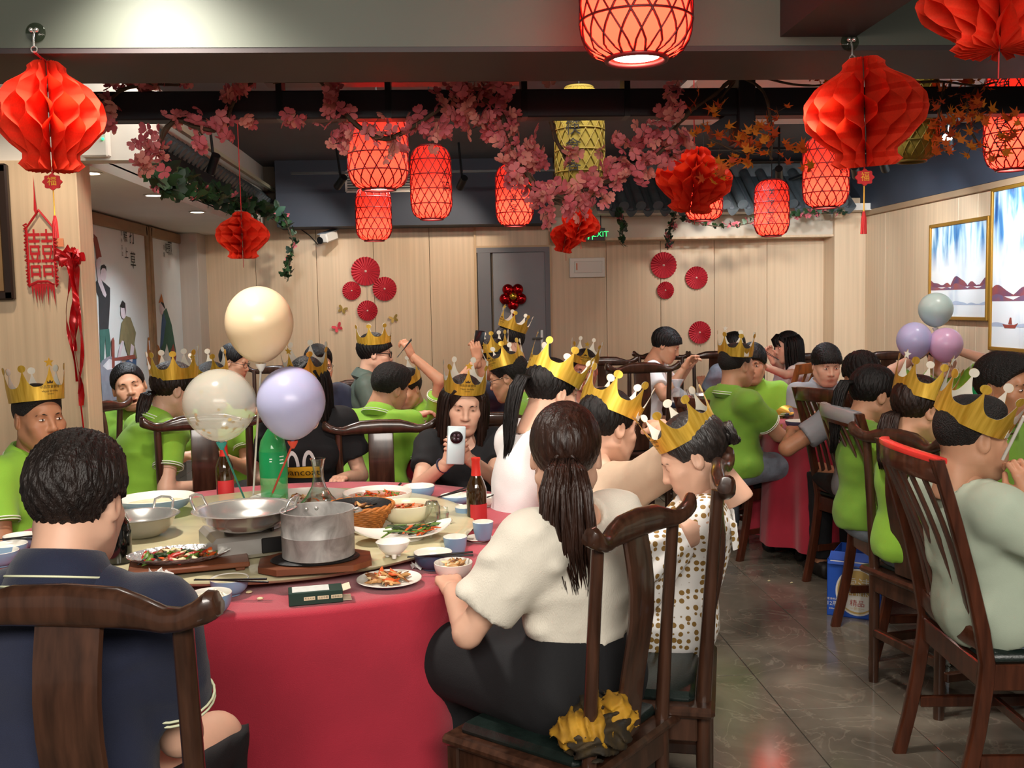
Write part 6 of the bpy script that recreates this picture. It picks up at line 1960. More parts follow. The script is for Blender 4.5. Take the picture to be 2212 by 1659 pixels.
honeycomb('tilted orange-red honeycomb paper lantern beneath the blossom tip, upper of two', 1254, 482, 6.7, 88, 72, (.2, .35), charm=False, turn=.1)
honeycomb('orange-red honeycomb paper lantern close by the exit sign, lower of two', 1222, 512, 7.1, 70, 66, (.1, .2), charm=False, turn=.4)

# ================================================================== GARLANDS
M_branch = mat('branch_brown', '#4a3a2a', .8, var=.3, scale=30)
M_bl = [mat('blossom_pink', '#e08488', .7, translucent=.35), mat('blossom_salmon', '#e59a8e', .7, translucent=.35), mat('blossom_rose', '#cf6a74', .7, translucent=.3)]
M_mp = [mat('maple_orange', '#d8651f', .65, translucent=.3), mat('maple_red_orange', '#c24a1f', .65, translucent=.3), mat('maple_amber', '#e08a28', .65, translucent=.35)]
M_ivy = [mat('ivy_green', '#274423', .5, translucent=.15), mat('ivy_dark', '#1a2e1d', .5, translucent=.15)]
def blossom_mesh(m, seed):
    rnd = random.Random(seed); mb = MB()
    for k in range(5):
        a = 2 * PI * k / 5 + rnd.uniform(-.2, .2); L = rnd.uniform(.85, 1.15); up = rnd.uniform(.25, .7)
        ca, sa = math.cos(a), math.sin(a)
        pts = []
        for u, w, z in ((.05, 0, 0), (.45, -.34, .12), (.45, 0, .04), (.45, .34, .12), (.82, -.40, .30), (.85, 0, .20), (.82, .40, .30), (1.05, -.18, .42), (.98, 0, .34), (1.05, .18, .42)):
            u *= L; pts.append((u * ca - w * sa, u * sa + w * ca, z * up * 1.6))
        mb.add(pts, [(0, 2, 1), (0, 3, 2), (1, 2, 5, 4), (2, 3, 6, 5), (4, 5, 8, 7), (5, 6, 9, 8)])
    for k in range(4):
        a = 1.57 * k + .3; mb.tube([(0, 0, .02), (.12 * math.cos(a), .12 * math.sin(a), .3)], [.03, .015], 4)
    return mb.mesh('blossom', m, 180)
def leaf_mesh(kind, m):
    mb = MB()
    if kind == 'maple':
        tips = [(-100, .62), (-55, .95), (0, 1.1), (55, .95), (100, .62), (150, .35), (210, .35)]
        ring = []
        for i, (a, L) in enumerate(tips):
            a2 = (a + tips[(i + 1) % len(tips)][0] + (360 if i == len(tips) - 1 else 0)) / 2
            ring.append((L * math.sin(math.radians(a)), L * math.cos(math.radians(a)), .18 * math.sin(i * 1.7) * L))
            ring.append((.36 * math.sin(math.radians(a2)), .36 * math.cos(math.radians(a2)), .04))
        vs = [(0, 0, 0)] + ring; n = len(ring)
        mb.add(vs, [(0, 1 + i, 1 + (i + 1) % n) for i in range(n)])
    else:
        ol = [(0, -.1), (.45, -.15), (.62, .25), (.34, .42), (.30, .75), (0, 1.1), (-.30, .75), (-.34, .42), (-.62, .25), (-.45, -.15)]
        vs = [(0, .3, -.06)] + [(x, y, .10 * abs(x)) for x, y in ol]; n = len(ol)
        mb.add(vs, [(0, 1 + i, 1 + (i + 1) % n) for i in range(n)])
    mb.tube([(0, 0, 0), (0, -.45, -.1)], .025, 4)
    return mb.mesh('leaf', m, 180)
BLM = [blossom_mesh(m, i) for i, m in enumerate(M_bl + M_bl)]
MPM = [leaf_mesh('maple', m) for m in M_mp]
IVM = [leaf_mesh('ivy', m) for m in M_ivy]
def rrot(rnd): return Euler((rnd.uniform(-1.3, 1.3) + PI / 2, rnd.uniform(-1, 1), rnd.uniform(0, 6.28)))
def garland(name, label, cat, origin, branches, clusters, meshes, part, size, seed, dd=.10, cap=298):
    rnd = random.Random(seed)
    O = Vector(origin); e = empty(name, O, 0, label, cat)
    mb = MB()
    for path, rad in branches:
        pts = [Vector(p) - O for p in path]
        sm = []
        for i in range(len(pts) - 1):
            p0, p1, p2, p3 = pts[max(i - 1, 0)], pts[i], pts[i + 1], pts[min(i + 2, len(pts) - 1)]
            for k in range(5):
                t = k / 5
                sm.append(.5 * ((2 * p1) + (p2 - p0) * t + (2 * p0 - 5 * p1 + 4 * p2 - p3) * t * t + (3 * p1 - p0 - 3 * p2 + p3) * t ** 3))
        sm.append(pts[-1])
        mb.tube(sm, [rad * (1 - .5 * i / len(sm)) for i in range(len(sm))], 6)
        pv = [p + Vector((.012 * math.sin(i * 1.3), .012 * math.cos(i * 1.1), 0)) for i, p in enumerate(sm)]
        mb.tube(pv, rad * .5, 5)
    mb.build('branch', M_branch, e, 60)
    cnt = 0; tw_ = MB()
    for c, s_, n in clusters:
        c = Vector(c) - O
        for i in range(n):
            p = c + Vector((rnd.gauss(0, s_ * .55), rnd.gauss(0, dd * .5), rnd.gauss(0, s_ * .55)))
            if rnd.random() < .5: tw_.tube([c.lerp(p, .2), p], .0012, 3, cap=False)
            cnt += 1
            if cnt > cap: continue
            o = link(part, meshes[rnd.randrange(len(meshes))], e, p); o.rotation_euler = rrot(rnd)
            k = size * rnd.uniform(.75, 1.2); o.scale = (k, k, k)
    if tw_.n: tw_.build('stalks', M_branch, e, None, kind='stuff')
    return e
GD = 4.12
def G(lst, d=GD): return [(atd(x, y, d), s * d / FPX, n) for x, y, s, n in lst]
def B(pts, d=GD): return [atd(x, y, d) for x, y in pts]
garland('blossom_garland', 'pink blossom branch over the beam end next to the pillar honeycomb lantern', 'garland', atd(400, 220, GD),
        [(B([(206, 272), (240, 215), (275, 190), (330, 182), (385, 184)]), .010), (B([(332, 330), (375, 262), (425, 275), (480, 278), (505, 220), (540, 180)]), .011), (B([(425, 272), (440, 300), (430, 312)]), .006)],
        G([(246, 165, 20, 13), (300, 172, 26, 20), (310, 185, 18, 8), (238, 238, 24, 18), (226, 262, 14, 5), (391, 172, 11, 5), (350, 183, 16, 4), (332, 320, 30, 30), (312, 348, 18, 10), (376, 266, 16, 6), (418, 266, 22, 9), (432, 312, 14, 5), (447, 262, 14, 4), (502, 205, 24, 22), (525, 182, 26, 22), (485, 262, 20, 16), (480, 290, 14, 7), (534, 260, 10, 5)]), BLM, 'blossom', .028, 1)
garland('blossom_garland', 'pink blossom branch sweeping along the beam to the yellow lantern', 'garland', atd(950, 240, GD),
        [(B([(690, 170), (728, 215), (770, 270), (830, 300), (890, 275), (955, 232), (1010, 205), (1075, 235), (1110, 315), (1150, 390), (1215, 430)]), .012), (B([(690, 162), (640, 170), (590, 180)]), .007), (B([(1190, 262), (1205, 310), (1232, 355)]), .010)],
        G([(625, 262, 18, 5), (658, 264, 10, 3), (716, 180, 20, 10), (714, 222, 14, 9), (737, 262, 28, 18), (735, 302, 22, 14), (800, 282, 36, 12), (852, 303, 32, 16), (900, 256, 18, 8), (922, 285, 26, 14), (962, 282, 18, 8), (955, 225, 20, 7), (990, 190, 30, 28), (1042, 188, 34, 30), (1078, 200, 26, 14), (1005, 240, 36, 24), (1052, 268, 30, 20), (1092, 258, 26, 16), (1185, 172, 14, 6), (1112, 308, 32, 18)]), BLM, 'blossom', .028, 2)
garland('blossom_garland', 'pink blossom branch hanging in a deep swag before the yellow lantern', 'garland', atd(1280, 380, GD),
        [(B([(1085, 250), (1130, 360), (1185, 425), (1270, 408), (1370, 365), (1435, 320), (1475, 255), (1540, 205), (1600, 160)]), .012), (B([(1120, 380), (1165, 420), (1220, 445)]), .008)],
        G([(1140, 350, 36, 30), (1112, 345, 26, 14), (1112, 382, 20, 10), (1182, 422, 32, 28), (1232, 432, 46, 40), (1180, 462, 20, 9), (1290, 400, 46, 32), (1340, 362, 38, 24), (1382, 358, 30, 18), (1402, 302, 32, 20), (1440, 332, 28, 12), (1442, 252, 30, 18), (1452, 198, 22, 9), (1236, 332, 18, 6), (1345, 300, 18, 7), (1475, 300, 20, 8)]), BLM, 'blossom', .028, 3)
garland('maple_garland', 'orange maple leaf branch dangling around the dim honeycomb lantern', 'garland', atd(1620, 290, GD),
        [(B([(1600, 165), (1650, 200), (1668, 290), (1664, 345)]), .007), (B([(1625, 160), (1700, 180), (1760, 185), (1810, 178)]), .006), (B([(1530, 300), (1600, 330), (1660, 335)]), .004), (B([(1640, 150), (1590, 170), (1540, 240)]), .006)],
        G([(1770, 165, 10, 5), (1792, 178, 12, 5), (1500, 230, 18, 5), (1545, 236, 14, 6), (1560, 292, 30, 9), (1612, 310, 26, 15), (1632, 280, 20, 10), (1662, 252, 20, 7), (1700, 322, 24, 8), (1735, 322, 14, 5), (1616, 346, 18, 7), (1582, 352, 20, 7), (1542, 372, 22, 12), (1660, 300, 20, 8), (1505, 280, 18, 5), (1735, 365, 10, 4)]), MPM, 'leaf', .034, 4)
garland('maple_garland', 'orange maple leaf branch before the edge lantern and the yellow lantern', 'garland', atd(2080, 240, GD),
        [(B([(1960, 180), (2030, 176), (2110, 185), (2150, 178)]), .006), (B([(2110, 185), (2090, 230), (2100, 290), (2130, 320)]), .005), (B([(2040, 178), (2030, 250), (2060, 300)]), .004)],
        G([(2048, 186, 12, 5), (2110, 172, 16, 7), (1970, 160, 12, 4), (2018, 226, 16, 5), (2042, 250, 16, 6), (2082, 214, 24, 11), (2112, 240, 24, 10), (2052, 272, 26, 14), (2102, 270, 26, 15), (2132, 252, 14, 6), (2100, 312, 22, 8), (2046, 322, 14, 6), (2150, 332, 18, 7), (2172, 290, 18, 8), (2020, 300, 16, 5), (2190, 250, 14, 5)]), MPM, 'leaf', .034, 5)
# ivy along the eaves
def ivy(label, pts, n, seed, size=.05, flowers=0, sag=.05):
    rnd = random.Random(seed); cl = []
    for i in range(n):
        t = rnd.random() * (len(pts) - 1); j = int(t); p = Vector(pts[j]).lerp(Vector(pts[j + 1]), t - j)
        cl.append((p, sag, 1))
    e = garland('ivy_garland', label, 'garland', pts[0], [(pts, .006)], cl, IVM, 'leaf', size, seed, dd=sag * 1.6)
    for i in range(flowers):
        t = rnd.random() * (len(pts) - 1); j = int(t); p = Vector(pts[j]).lerp(Vector(pts[j + 1]), t - j) - Vector(pts[0])
        o = link('blossom', BLM[2], e, p + Vector((rnd.gauss(0, sag * .6), rnd.gauss(0, sag * .6), rnd.gauss(0, sag * .6)))); o.rotation_euler = rrot(rnd); o.scale = (.03,) * 3
    return e
EX = -1.55
ep = [atx(335, 382, EX), atx(372, 402, EX), atx(430, 415, EX), atx(500, 432, EX), atx(560, 452, EX), atx(605, 468, EX)]
ivy('green ivy garland with red flowers running under the tiled eave by the mural', ep, 190, 31, .075, 16, .06)
q = atx(605, 468, EX).y
ivy('ivy strand hanging from the eave end down to the beige wall', [aty(612, 468, q), aty(632, 520, q), aty(626, 562, q), aty(615, 602, q)], 46, 32, .055, 3, .035)
yr = 9.52
ivy('short ivy strand hanging from the tile roof beside the exit sign', [aty(1335, 452, yr), aty(1345, 480, yr), aty(1344, 526, yr)], 40, 33, .05, 4, .03)
ivy('ivy strand with red flowers hanging from the tile roof over the paper fans', [aty(1460, 458, yr), aty(1445, 500, yr), aty(1442, 540, yr)], 26, 34, .045, 14, .03)
ivy('thin ivy strand with red flowers strung level below the tile roof', [aty(1470, 470, yr), aty(1540, 488, yr), aty(1600, 486, yr), aty(1650, 474, yr), aty(1740, 462, yr), aty(1830, 458, yr)], 60, 35, .045, 26, .025)

# ================================================================== TILE ROOFS
M_tl = mat('roof_tile_charcoal', '#4a5053', .45, var=.2, scale=12)
def tile_meshes(L, r):
    mb = MB(); n = 9
    for lay, q in ((0, r), (1, r - .012)):
        vs = [(q * math.cos(PI * k / (n - 1)), 0, q * math.sin(PI * k / (n - 1))) for k in range(n)] + [(q * math.cos(PI * k / (n - 1)), L, q * math.sin(PI * k / (n - 1))) for k in range(n)]
        mb.add(vs, [(k, k + 1, n + k + 1, n + k) if lay == 0 else (k, n + k, n + k + 1, k + 1) for k in range(n - 1)])
    mb.lathe([(0, 0), (r * 1.05, 0), (r * 1.05, .014), (0, .014)], 16, (0, 0, r * .1), R=Matrix.Rotation(PI / 2, 3, 'X'))
    a = mb.mesh('ridge_tile', M_tl, 40)
    mb = MB(); w = r * 1.25
    for z0 in (0, -.012):
        vs = [(w * (k / 8 * 2 - 1), y, -.028 * (1 - (k / 8 * 2 - 1) ** 2) + z0 - (.02 if y == 0 and abs(k - 4) < 2 else 0)) for y in (0, L) for k in range(9)]
        mb.add(vs, [(k, k + 1, 9 + k + 1, 9 + k) if z0 == 0 else (k, 9 + k, 9 + k + 1, k + 1) for k in range(8)])
    mb.add([(w * (k / 8 * 2 - 1), -.002, -.028 * (1 - (k / 8 * 2 - 1) ** 2) - (0 if j == 0 else .012 + .05 * (1 - (k / 8 * 2 - 1) ** 2))) for j in (0, 1) for k in range(9)], [(k, k + 1, 9 + k + 1, 9 + k) for k in range(8)])
    b = mb.mesh('pan_tile', M_tl, 40)
    return a, b
# right-hand roof: slopes towards the room from the back wall
e0, e1 = aty(1292, 452, 9.55), aty(1838, 462, 9.55)
ro = empty('tile_roof', (e0.x, 9.55, e0.z), 0, kind='structure')
ta, tb = tile_meshes(.62, .048)
wd_ = e1.x - e0.x; nt_ = int(wd_ / .155)
for i in range(nt_):
    for me, dx, dz in ((ta, .0, .03), (tb, .0775, 0)):
        o = link(me.name.split('.')[0], me, ro, ((i + .5) * wd_ / nt_ + dx, 0, dz)); o.rotation_euler = (.62, 0, 0)
MB().box((wd_ / 2, .60, .40), (wd_ + .1, .10, .12)).box((wd_ / 2, .62, .47), (wd_ + .2, .16, .03)).build('ridge_beam', mat('ridge_grey', '#6b7072', .6, var=.3, scale=10), ro, None)
MB().box((wd_ / 2, .33, .19), (wd_, .66, .02), Matrix.Rotation(.62, 3, 'X')).build('roof_deck', M_dark, ro, None)
# left eave over the mural recess
f0, f1 = atx(262, 262, -1.72), atx(640, 474, -1.72)
ro2 = empty('tile_roof', (-1.72, f0.y, f0.z), 0, kind='structure')
ta2, tb2 = tile_meshes(.30, .040)
Ly = f1.y - f0.y; nt2 = int(Ly / .115)
for i in range(nt2):
    for me, dy, dz in ((ta2, .0, .02), (tb2, .0575, 0)):
        o = link(me.name.split('.')[0], me, ro2, (0, (i + .5) * Ly / nt2 + dy, dz)); o.rotation_euler = (.75, 0, PI / 2)
MB().box((-.16, Ly / 2, .28), (.06, Ly, .06)).build('ridge_beam', mat('ridge_pale', '#a6a69f', .5, var=.3, scale=25), ro2, None)
MB().box((.02, Ly / 2, .16), (.035, Ly, .03)).build('lighting_track', mat('track_pale', '#c9c6a8', .4), ro2, None)
MB().box((-.02, Ly / 2, -.05), (.012, Ly, .10)).build('eave_board', M_black, ro2, None)

# ================================================================== SPOT LAMPS
def track_spot(px, py, Y, aim, label, power=40, color=COOL, face=True, L=.15, r=.032, angle=60, X=None):
    c = aty(px, py, Y) if X is None else atx(px, py, X)
    e = empty('track_spotlight', c, 0, label, 'spotlight', 'black track spotlights')
    d_ = (Vector(aim) - c).normalized(); R = d_.to_track_quat('-Z', 'Y').to_matrix()
    MB().lathe([(0, L), (r, L), (r * 1.04, .0), (r * .9, -.002), (r * .86, .012), (0, .014)], 20, R=R).build('can', M_black, e, 40)
    MB().tube([R @ Vector((0, 0, L * .6)), Vector((0, 0, 2.915 - c.z))], .010, 8).build('stem', M_black, e, 40)
    if face: MB().lathe([(0, -.001), (r * .84, -.001), (r * .84, .003), (0, .003)], 20, R=R).build('lens', mat('spot_lens', '#f4f8ff', .3, emit=22), e, None)
    if power:
        s = spot('spot_lamp', (0, 0, 0), (0, 0, -1), power, color, angle, .6, .03)
        s.rotation_euler = R.to_euler(); s.location = d_ * .02; s.parent = e
    return e
track_spot(728, 404, 8.9, aty(560, 640, YB), 'lit track spotlight aimed at the beige wall beside the rear lanterns', 45, NEUT, angle=80)
track_spot(993, 405, 8.9, aty(900, 600, YB), 'lit track spotlight close to the second rear lantern', 70, WARM, angle=80)
track_spot(1683, 385, 8.3, aty(1690, 640, YB), 'lit track spotlight just above the four-character lantern', 60, COOL, angle=80)
track_spot(455, 372, 0, (-2.5, 8.5, 1.0), 'tilted track spotlight on the eave track, first from the pillar', 0, NEUT, face=False, X=-1.66)
track_spot(596, 440, 0, (-2.5, 9.9, 1.0), 'tilted track spotlight at the far end of the eave track', 0, NEUT, face=False, X=-1.66)
track_spot(1913, 366, 0, atx(1990, 600, XR), 'lit track spotlight beside the charm of the big honeycomb', 80, COOL, X=3.3, angle=70)
track_spot(2050, 322, 0, atx(2085, 590, XR), 'brightest track spotlight, above the first painting', 150, COOL, X=3.3, angle=75)
track_spot(1850, 380, 0, atx(1900, 640, XR), 'dark track spotlight partly hidden behind the big honeycomb', 60, NEUT, X=3.2, angle=75, face=False)
tk = aty(1700, 352, 8.3); MB().box((0, 0, 0), (1.6, .03, .02)).build('lighting_rail', M_black, None, None, (tk.x - .5, 8.3, tk.z + .12), 0, 'black lighting rail under the dark ceiling in front of the tile roof', 'rail')
tk = aty(1000, 345, 8.9); MB().box((0, 0, 0), (2.6, .03, .02)).build('lighting_rail', M_black, None, None, (tk.x - .2, 8.9, aty(860, 372, 8.9).z), 0, 'black lighting rail behind the rear lanterns', 'rail')
MB().box((0, 0, 0), (.03, 4.2, .02)).build('lighting_rail', M_black, None, None, (3.3, 7.3, 2.62), 0, 'black lighting rail facing the painted wall', 'rail')
spot('wall_lamp_right', (3.2, 6.2, 2.6), (XR, 6.8, 1.4), 160, COOL, 85, .6, .04)
spot('wall_lamp_back', (-1.3, 8.8, 2.55), (-1.5, YB, 1.1), 22, COOL, 85, .7, .04)
spot('wall_lamp_back', (2.7, 8.9, 2.5), (2.9, YB, 1.2), 50, NEUT, 90, .7, .04)
spot('wall_lamp_front', (-1.75, 4.2, 2.6), (-2.2, 5.1, 1.5), 42, WARM, 80, .7, .05)
spot('beam_lamp', (-.55, 2.3, 2.3), (-.75, 3.2, 2.62), 5, NEUT, 95, 1.0, .08)
# recessed downlights of the white recess ceiling
for i, (px, py, lb) in enumerate(((195, 374, 'nearest the pillar'), (332, 422, 'in the middle'), (426, 458, 'farthest along'))):
    c = atz(px, py, zr - .004)
    e = empty('downlight', (c.x, c.y, zr), 0, 'round recessed downlight in the white recess ceiling, ' + lb, 'downlight')
    MB().lathe([(.062, -.002), (.066, -.006), (.05, -.008), (.048, -.001), (0, -.001)], 28).build('trim_ring', M_white, e, 40)
    MB().lathe([(0, -.004), (.046, -.004), (.046, -.002), (0, -.002)], 24).build('lens', M_bulb, e, None)
    s = spot('downlight_lamp', (0, 0, -.02), (0, 0, -1), 80, COOL, 130, .8, .04); s.parent = e
# pelmet lamps over the back wall
for px in (1500, 1705):
    c = aty(px, 470, YB - .3); spot('pelmet_lamp', (c.x, YB - .42, c.z + .06), (c.x, YB - .2, c.z - .2), 3.0, COOL, 120, .9, .03)

# ================================================================== WALL DECORATIONS
M_fan = mat('fan_paper_red', '#b3202f', .7)
M_fanl = mat('fan_paper_light', '#cf3f4b', .7)
def fan(px, py, rpx, label, Y=None):
    Y = Y or YB - .012
    c = aty(px, py, Y); r = rpx * c.y / FPX
    e = empty('paper_fan', c, 0, label, 'paper fan', 'pleated red paper fans on the wall')
    n = 26; vs = [(0, -.012, 0)]; fs = []
    mb = MB()
    ring = []
    for k in range(2 * n):
        a = PI * k / n; q = r * (1.0 if k % 2 == 0 else .965); y = -.026 if k % 2 == 0 else -.004
        ring.append((q * math.cos(a), y, q * math.sin(a)))
    for k in range(2 * n):
        mb.add([(0, -.014, 0), ring[k], ring[(k + 1) % (2 * n)]], [(0, 1, 2)], k % 2)
    mb.build('pleats', [M_fan, M_fanl], e, None)
    MB().lathe([(0, 0), (r * .09, 0), (r * .07, .008), (0, .01)], 16, (0, -.014, 0), R=Matrix.Rotation(PI / 2, 3, 'X')).build('button', mat('fan_button', '#d9b6a8', .4), e, 60)
    return e
for a in ((790, 586, 31, 'largest pleated red paper fan, topmost of the cluster of four'), (760, 628, 20, 'smallest pleated red paper fan in the cluster of four'), (831, 624, 26, 'pleated red paper fan above the gold butterfly'), (794, 671, 22, 'pleated red paper fan hanging lowest in the cluster of four'),
          (1433, 573, 29, 'large pleated red paper fan under the level ivy strand'), (1504, 600, 25, 'pleated red paper fan next to a wall seam, alone at mid height'), (1437, 627, 19, 'small pleated red paper fan directly below a large one'), (1511, 718, 25, 'pleated red paper fan lowest on the wall, above the boy in white')): fan(*a)
sc_ = aty(793, 620, YB - .01); MB().tube([aty(793, 600, YB - .01), aty(794, 655, YB - .01)], .003, 5).build('string', mat('string_pale', '#c9b8a0', .8), None, None, None, None, 'pale string joining the top and lowest fans of the cluster', 'string')
def butterfly(px, py, s, m, label, rot):
    c = aty(px, py, YB - .01); e = empty('butterfly_decoration', c, 0, label, 'butterfly', 'paper butterflies on the wall')
    w = [(0, 0), (.25, .55), (.75, .85), (1, .6), (.75, .2), (.45, .05), (.75, -.25), (.65, -.7), (.3, -.6), (.05, -.2)]
    for q in (-1, 1):
        mb = MB(); ca, sa = math.cos(rot), math.sin(rot)
        mb.prism([(x * q * s, y * s) for x, y in w], .002, lambda x, y, z: (x * ca - y * sa, -.004 - z - abs(x) * .35, x * sa + y * ca)); mb.build('wing', m, e, None)
    MB().tube([(0, -.006, s * .4), (0, -.008, -s * .5)], s * .06, 6).build('body', m, e, None)
M_bg = mat('butterfly_gold', '#b99b55', .4, metal=.6)
butterfly(730, 708, .055, M_fanl, 'red paper butterfly beside the cream balloon on the wall', .5)
butterfly(740, 669, .05, M_bg, 'gold paper butterfly below the smallest fan', -.4)
butterfly(851, 689, .05, M_bg, 'gold paper butterfly above the raised chopsticks', .3)
# foil flower balloon on the door
c = aty(1108, 640, YB - .12)
e = empty('foil_balloon', c, 0, 'red foil flower balloon with a gold centre fixed to the grey door', 'balloon')
M_rf, M_gf = mat('foil_red', '#b3161c', .15, metal=.9), mat('foil_gold', '#d9a83a', .15, metal=.9)
for k in range(5):
    a = PI / 2 + PI / 5 + k * 2 * PI / 5; MB().ball((.085 * math.cos(a), 0, .085 * math.sin(a)), .058, 16, 10, sc=(1, .75, 1)).build('petal', M_rf, e, 180)
MB().ball((0, -.03, 0), .040, 16, 10, sc=(1, .7, 1)).build('centre', M_gf, e, 180)
loft(MB(), [((0, 0, -.12), (.026, 0, 0), (0, .012, 0)), ((0, .005, -.15), (.014, 0, 0), (0, .004, 0)), ((.004, .005, -.20), (.016, 0, 0), (0, .004, 0)), ((.012, .005, -.235), (.012, 0, 0), (0, .003, 0))], 10).build('tail', M_rf, e, 60)
# exit sign
c0, c1 = aty(1276, 493, YB - .35), aty(1307, 520, YB - .35)
e = empty('exit_sign', ((c0.x + c1.x) / 2, YB - .35, (c0.z + c1.z) / 2), 0, 'green and black running-man exit sign beside the honeycomb lantern', 'sign')
w_, h_ = c1.x - c0.x + .10, c0.z - c1.z
MB().tube([(-.1, 0, 0), (-.1, 0, .5)], .006, 6).tube([(.03, 0, 0), (.03, 0, .5)], .006, 6).build('hanger_rod', M_black, e, 60)
MB().bbox((-.05, 0, 0), (w_, .03, h_), .003).build('housing', mat('sign_black', '#06140d', .3), e, None)
V, F = text_geo('EXIT', .078); M_sg = mat('sign_green', '#2fe070', .4, emit=1.6)
MB().add([(v[0] + .025, -.0165, v[1]) for v in V], F).build('lettering', M_sg, e, None)
g = [[(-.035, .035), (-.015, .045), (.0, .02), (.018, .012), (.016, .0), (-.004, .004), (-.012, .015), (-.02, -.005), (-.002, -.02), (-.008, -.05), (-.02, -.048), (-.018, -.025), (-.036, -.01), (-.05, -.03), (-.06, -.022), (-.04, .005)], [(-.006 + .011 * math.cos(t), .056 + .011 * math.sin(t)) for t in np.linspace(0, 6.28, 13)[:-1]], [(.022, .06), (.032, .06), (.032, -.05), (.022, -.05)]]
mb = MB()
for p in g: mb.prism(p, .001, lambda x, y, z: (x - .085, -.0160 - z, y))
mb.build('running_figure', M_sg, e, None)
# switch board and wall boxes
c = aty(1268, 578, YB - .02); e = empty('fuse_box', c, 0, 'white flush fuse box on the beige wall next to the grey door', 'box')
MB().bbox((0, -.008, 0), (.37, .03, .20), .005).build('frame', mat('white_plastic', '#d8d2c6', .45), e, None); MB().bbox((.01, -.026, .005), (.29, .012, .12), .004).build('cover', mat('white_plastic2', '#cfc9bd', .4), e, None)
MB().box((-.11, -.034, .01), (.012, .003, .07)).build('warning_tag', mat('tag_orange', '#cf6a3a', .6), e, None)
c = aty(206, 300, 5.08); e = empty('wall_box', c, 0, 'pale control box with a green indicator, behind the pillar honeycomb', 'box')
MB().bbox((0, 0, 0), (.13, .06, .18), .008).build('case', M_white, e, 40); c2 = aty(221, 299, 5.04) - c
MB().ball((c2.x, -.032, c2.z), .007, 8, 6).build('indicator', mat('led_green', '#30e080', .4, emit=3), e, 60)
# camera on the wall
c = aty(712, 512, YB - .18); e = empty('security_camera', c, 0, 'white security camera on the beige wall above the paper fans', 'camera')
Rk = Euler((.25, 0, -.5)).to_matrix()
MB().bbox((0, -.06, 0), (.09, .20, .09), .012, Rk).build('housing', M_white, e, 40); MB().box(Rk @ Vector((.0, -.01, .055)), (.10, .24, .008), Rk).build('hood', mat('cam_grey', '#8b97a3', .4), e, None)
MB().lathe([(.032, 0), (.036, .01), (.028, .012), (0, .008)], 20, Rk @ Vector((0, -.162, 0)), R=Rk @ Matrix.Rotation(PI / 2, 3, 'X')).build('lens', M_black, e, 40)
MB().tube([(0, .02, -.01), (-.06, .12, .0), (-.10, .17, .03)], .016, 8).build('bracket', M_white, e, 40)
MB().tube([(-.06, .1, 0), (-.14, .16, -.06), (-.22, .17, .03), (-.34, .17, .12)], .005, 6).build('cable', M_black, e, 40)
# double-happiness papercut and red bow on the pillar
M_pc = mat('papercut_red', '#b5121c', .7)
c = aty(90, 556, 5.075); e = empty('papercut', c, 0, 'red cut-paper double happiness hanging ornament on the wood pillar', 'ornament')
V, F = text_geo('囍', .30)
mb = MB().add([(v[0] * .80, -.004, v[1] * 1.0) for v in V], F)
rw = random.Random(3)
for q in (-1, 1):
    for k in range(18):
        z = -.16 + .34 * k / 17; mb.tube([(q * .115, -.004, z - .008), (q * (.125 + .02 * rw.random()), -.006, z + .004), (q * .112, -.004, z + .012)], .007, 4)
mb.tube([(q_ * .115, -.004, z_) for q_, z_ in ((-1, -.16), (-1, .17), (-.5, .22), (0, .27), (.5, .22), (1, .17), (1, -.16), (.4, -.14), (-.4, -.14), (-1, -.16))], .008, 5)
mb.build('cut_paper', M_pc, e, None); e.scale = (.55, 1, .85)
mb = MB()
for k in range(9):
    x = -.09 + .0225 * k; mb.prism([(x - .012, -.15), (x + .012, -.15), (x + .012 * math.sin(k), -.19 - .09 * abs(math.sin(k * 1.7 + .5))), (x - .01, -.17)], .002, lambda a_, b_, z: (a_, -.004 - z, b_))
mb.prism([(0, .25), (.015, .27), (.006, .36), (.0, .47), (-.004, .36), (-.012, .27)], .002, lambda a_, b_, z: (a_ - .03, -.004 - z, b_))
mb.build('fringe', M_pc, e, None, kind='stuff')
c = aty(160, 560, 5.05); e = empty('ribbon_bow', c, 0, 'shiny red ribbon bow with a long twisted tail on the wood pillar edge', 'ribbon')
M_rib = mat('ribbon_satin', '#a30f14', .22, metal=.25, var=.25, scale=20)
rw = random.Random(9); mb = MB()
for k in range(14):
    a = k * 2 * PI / 14 + rw.uniform(-.2, .2); L = rw.uniform(.05, .085)
    pts = [Vector((0, -.01, 0)), Vector((math.cos(a) * L, -.03 - .02 * rw.random(), math.sin(a) * L * .7 + .01)), Vector((math.cos(a + .25) * L * .9, -.05, math.sin(a + .25) * L * .65)), Vector((0, -.035, 0))]
    mb.tube(pts, [.012, .022, .022, .010], 6, sq=(1, .15))
mb.build('loops', M_rib, e, 40)
for k, (dx, L, w) in enumerate(((0, .72, .030), (-.03, .60, .014), (.03, .66, .016), (.015, .45, .020))):
    mb = MB(); st = []
    for i in range(15):
        t = i / 14; th = 1.4 * math.sin(t * 7 + k * 2)
        ww = w * (1 - .55 * t)
        st.append(((dx * math.sin(t * 3) + .008 * math.sin(t * 9 + k), -.03 - .008 * k + .01 * math.sin(t * 8), -L * t), (ww * math.cos(th), ww * math.sin(th), 0), (-.0015 * math.sin(th), .0015 * math.cos(th), 0)))
    loft(mb, st, 6).build('ribbon_tail', M_rib, e, 40)
MB().tube([(.0, -.02, -.70), (.012, -.02, -.9), (.012, -.02, -1.1)], .004, 5).build('cord', M_rib, e, 40)
# orange sticker
sk = aty(126, 524, 5.09); MB().box((0, 0, 0), (.05, .004, .04)).build('paper_note', mat('note_orange', '#d8855c', .7), None, None, (sk.x, sk.y, sk.z), 0, 'small orange paper note on the pillar above the ribbon bow', 'note')
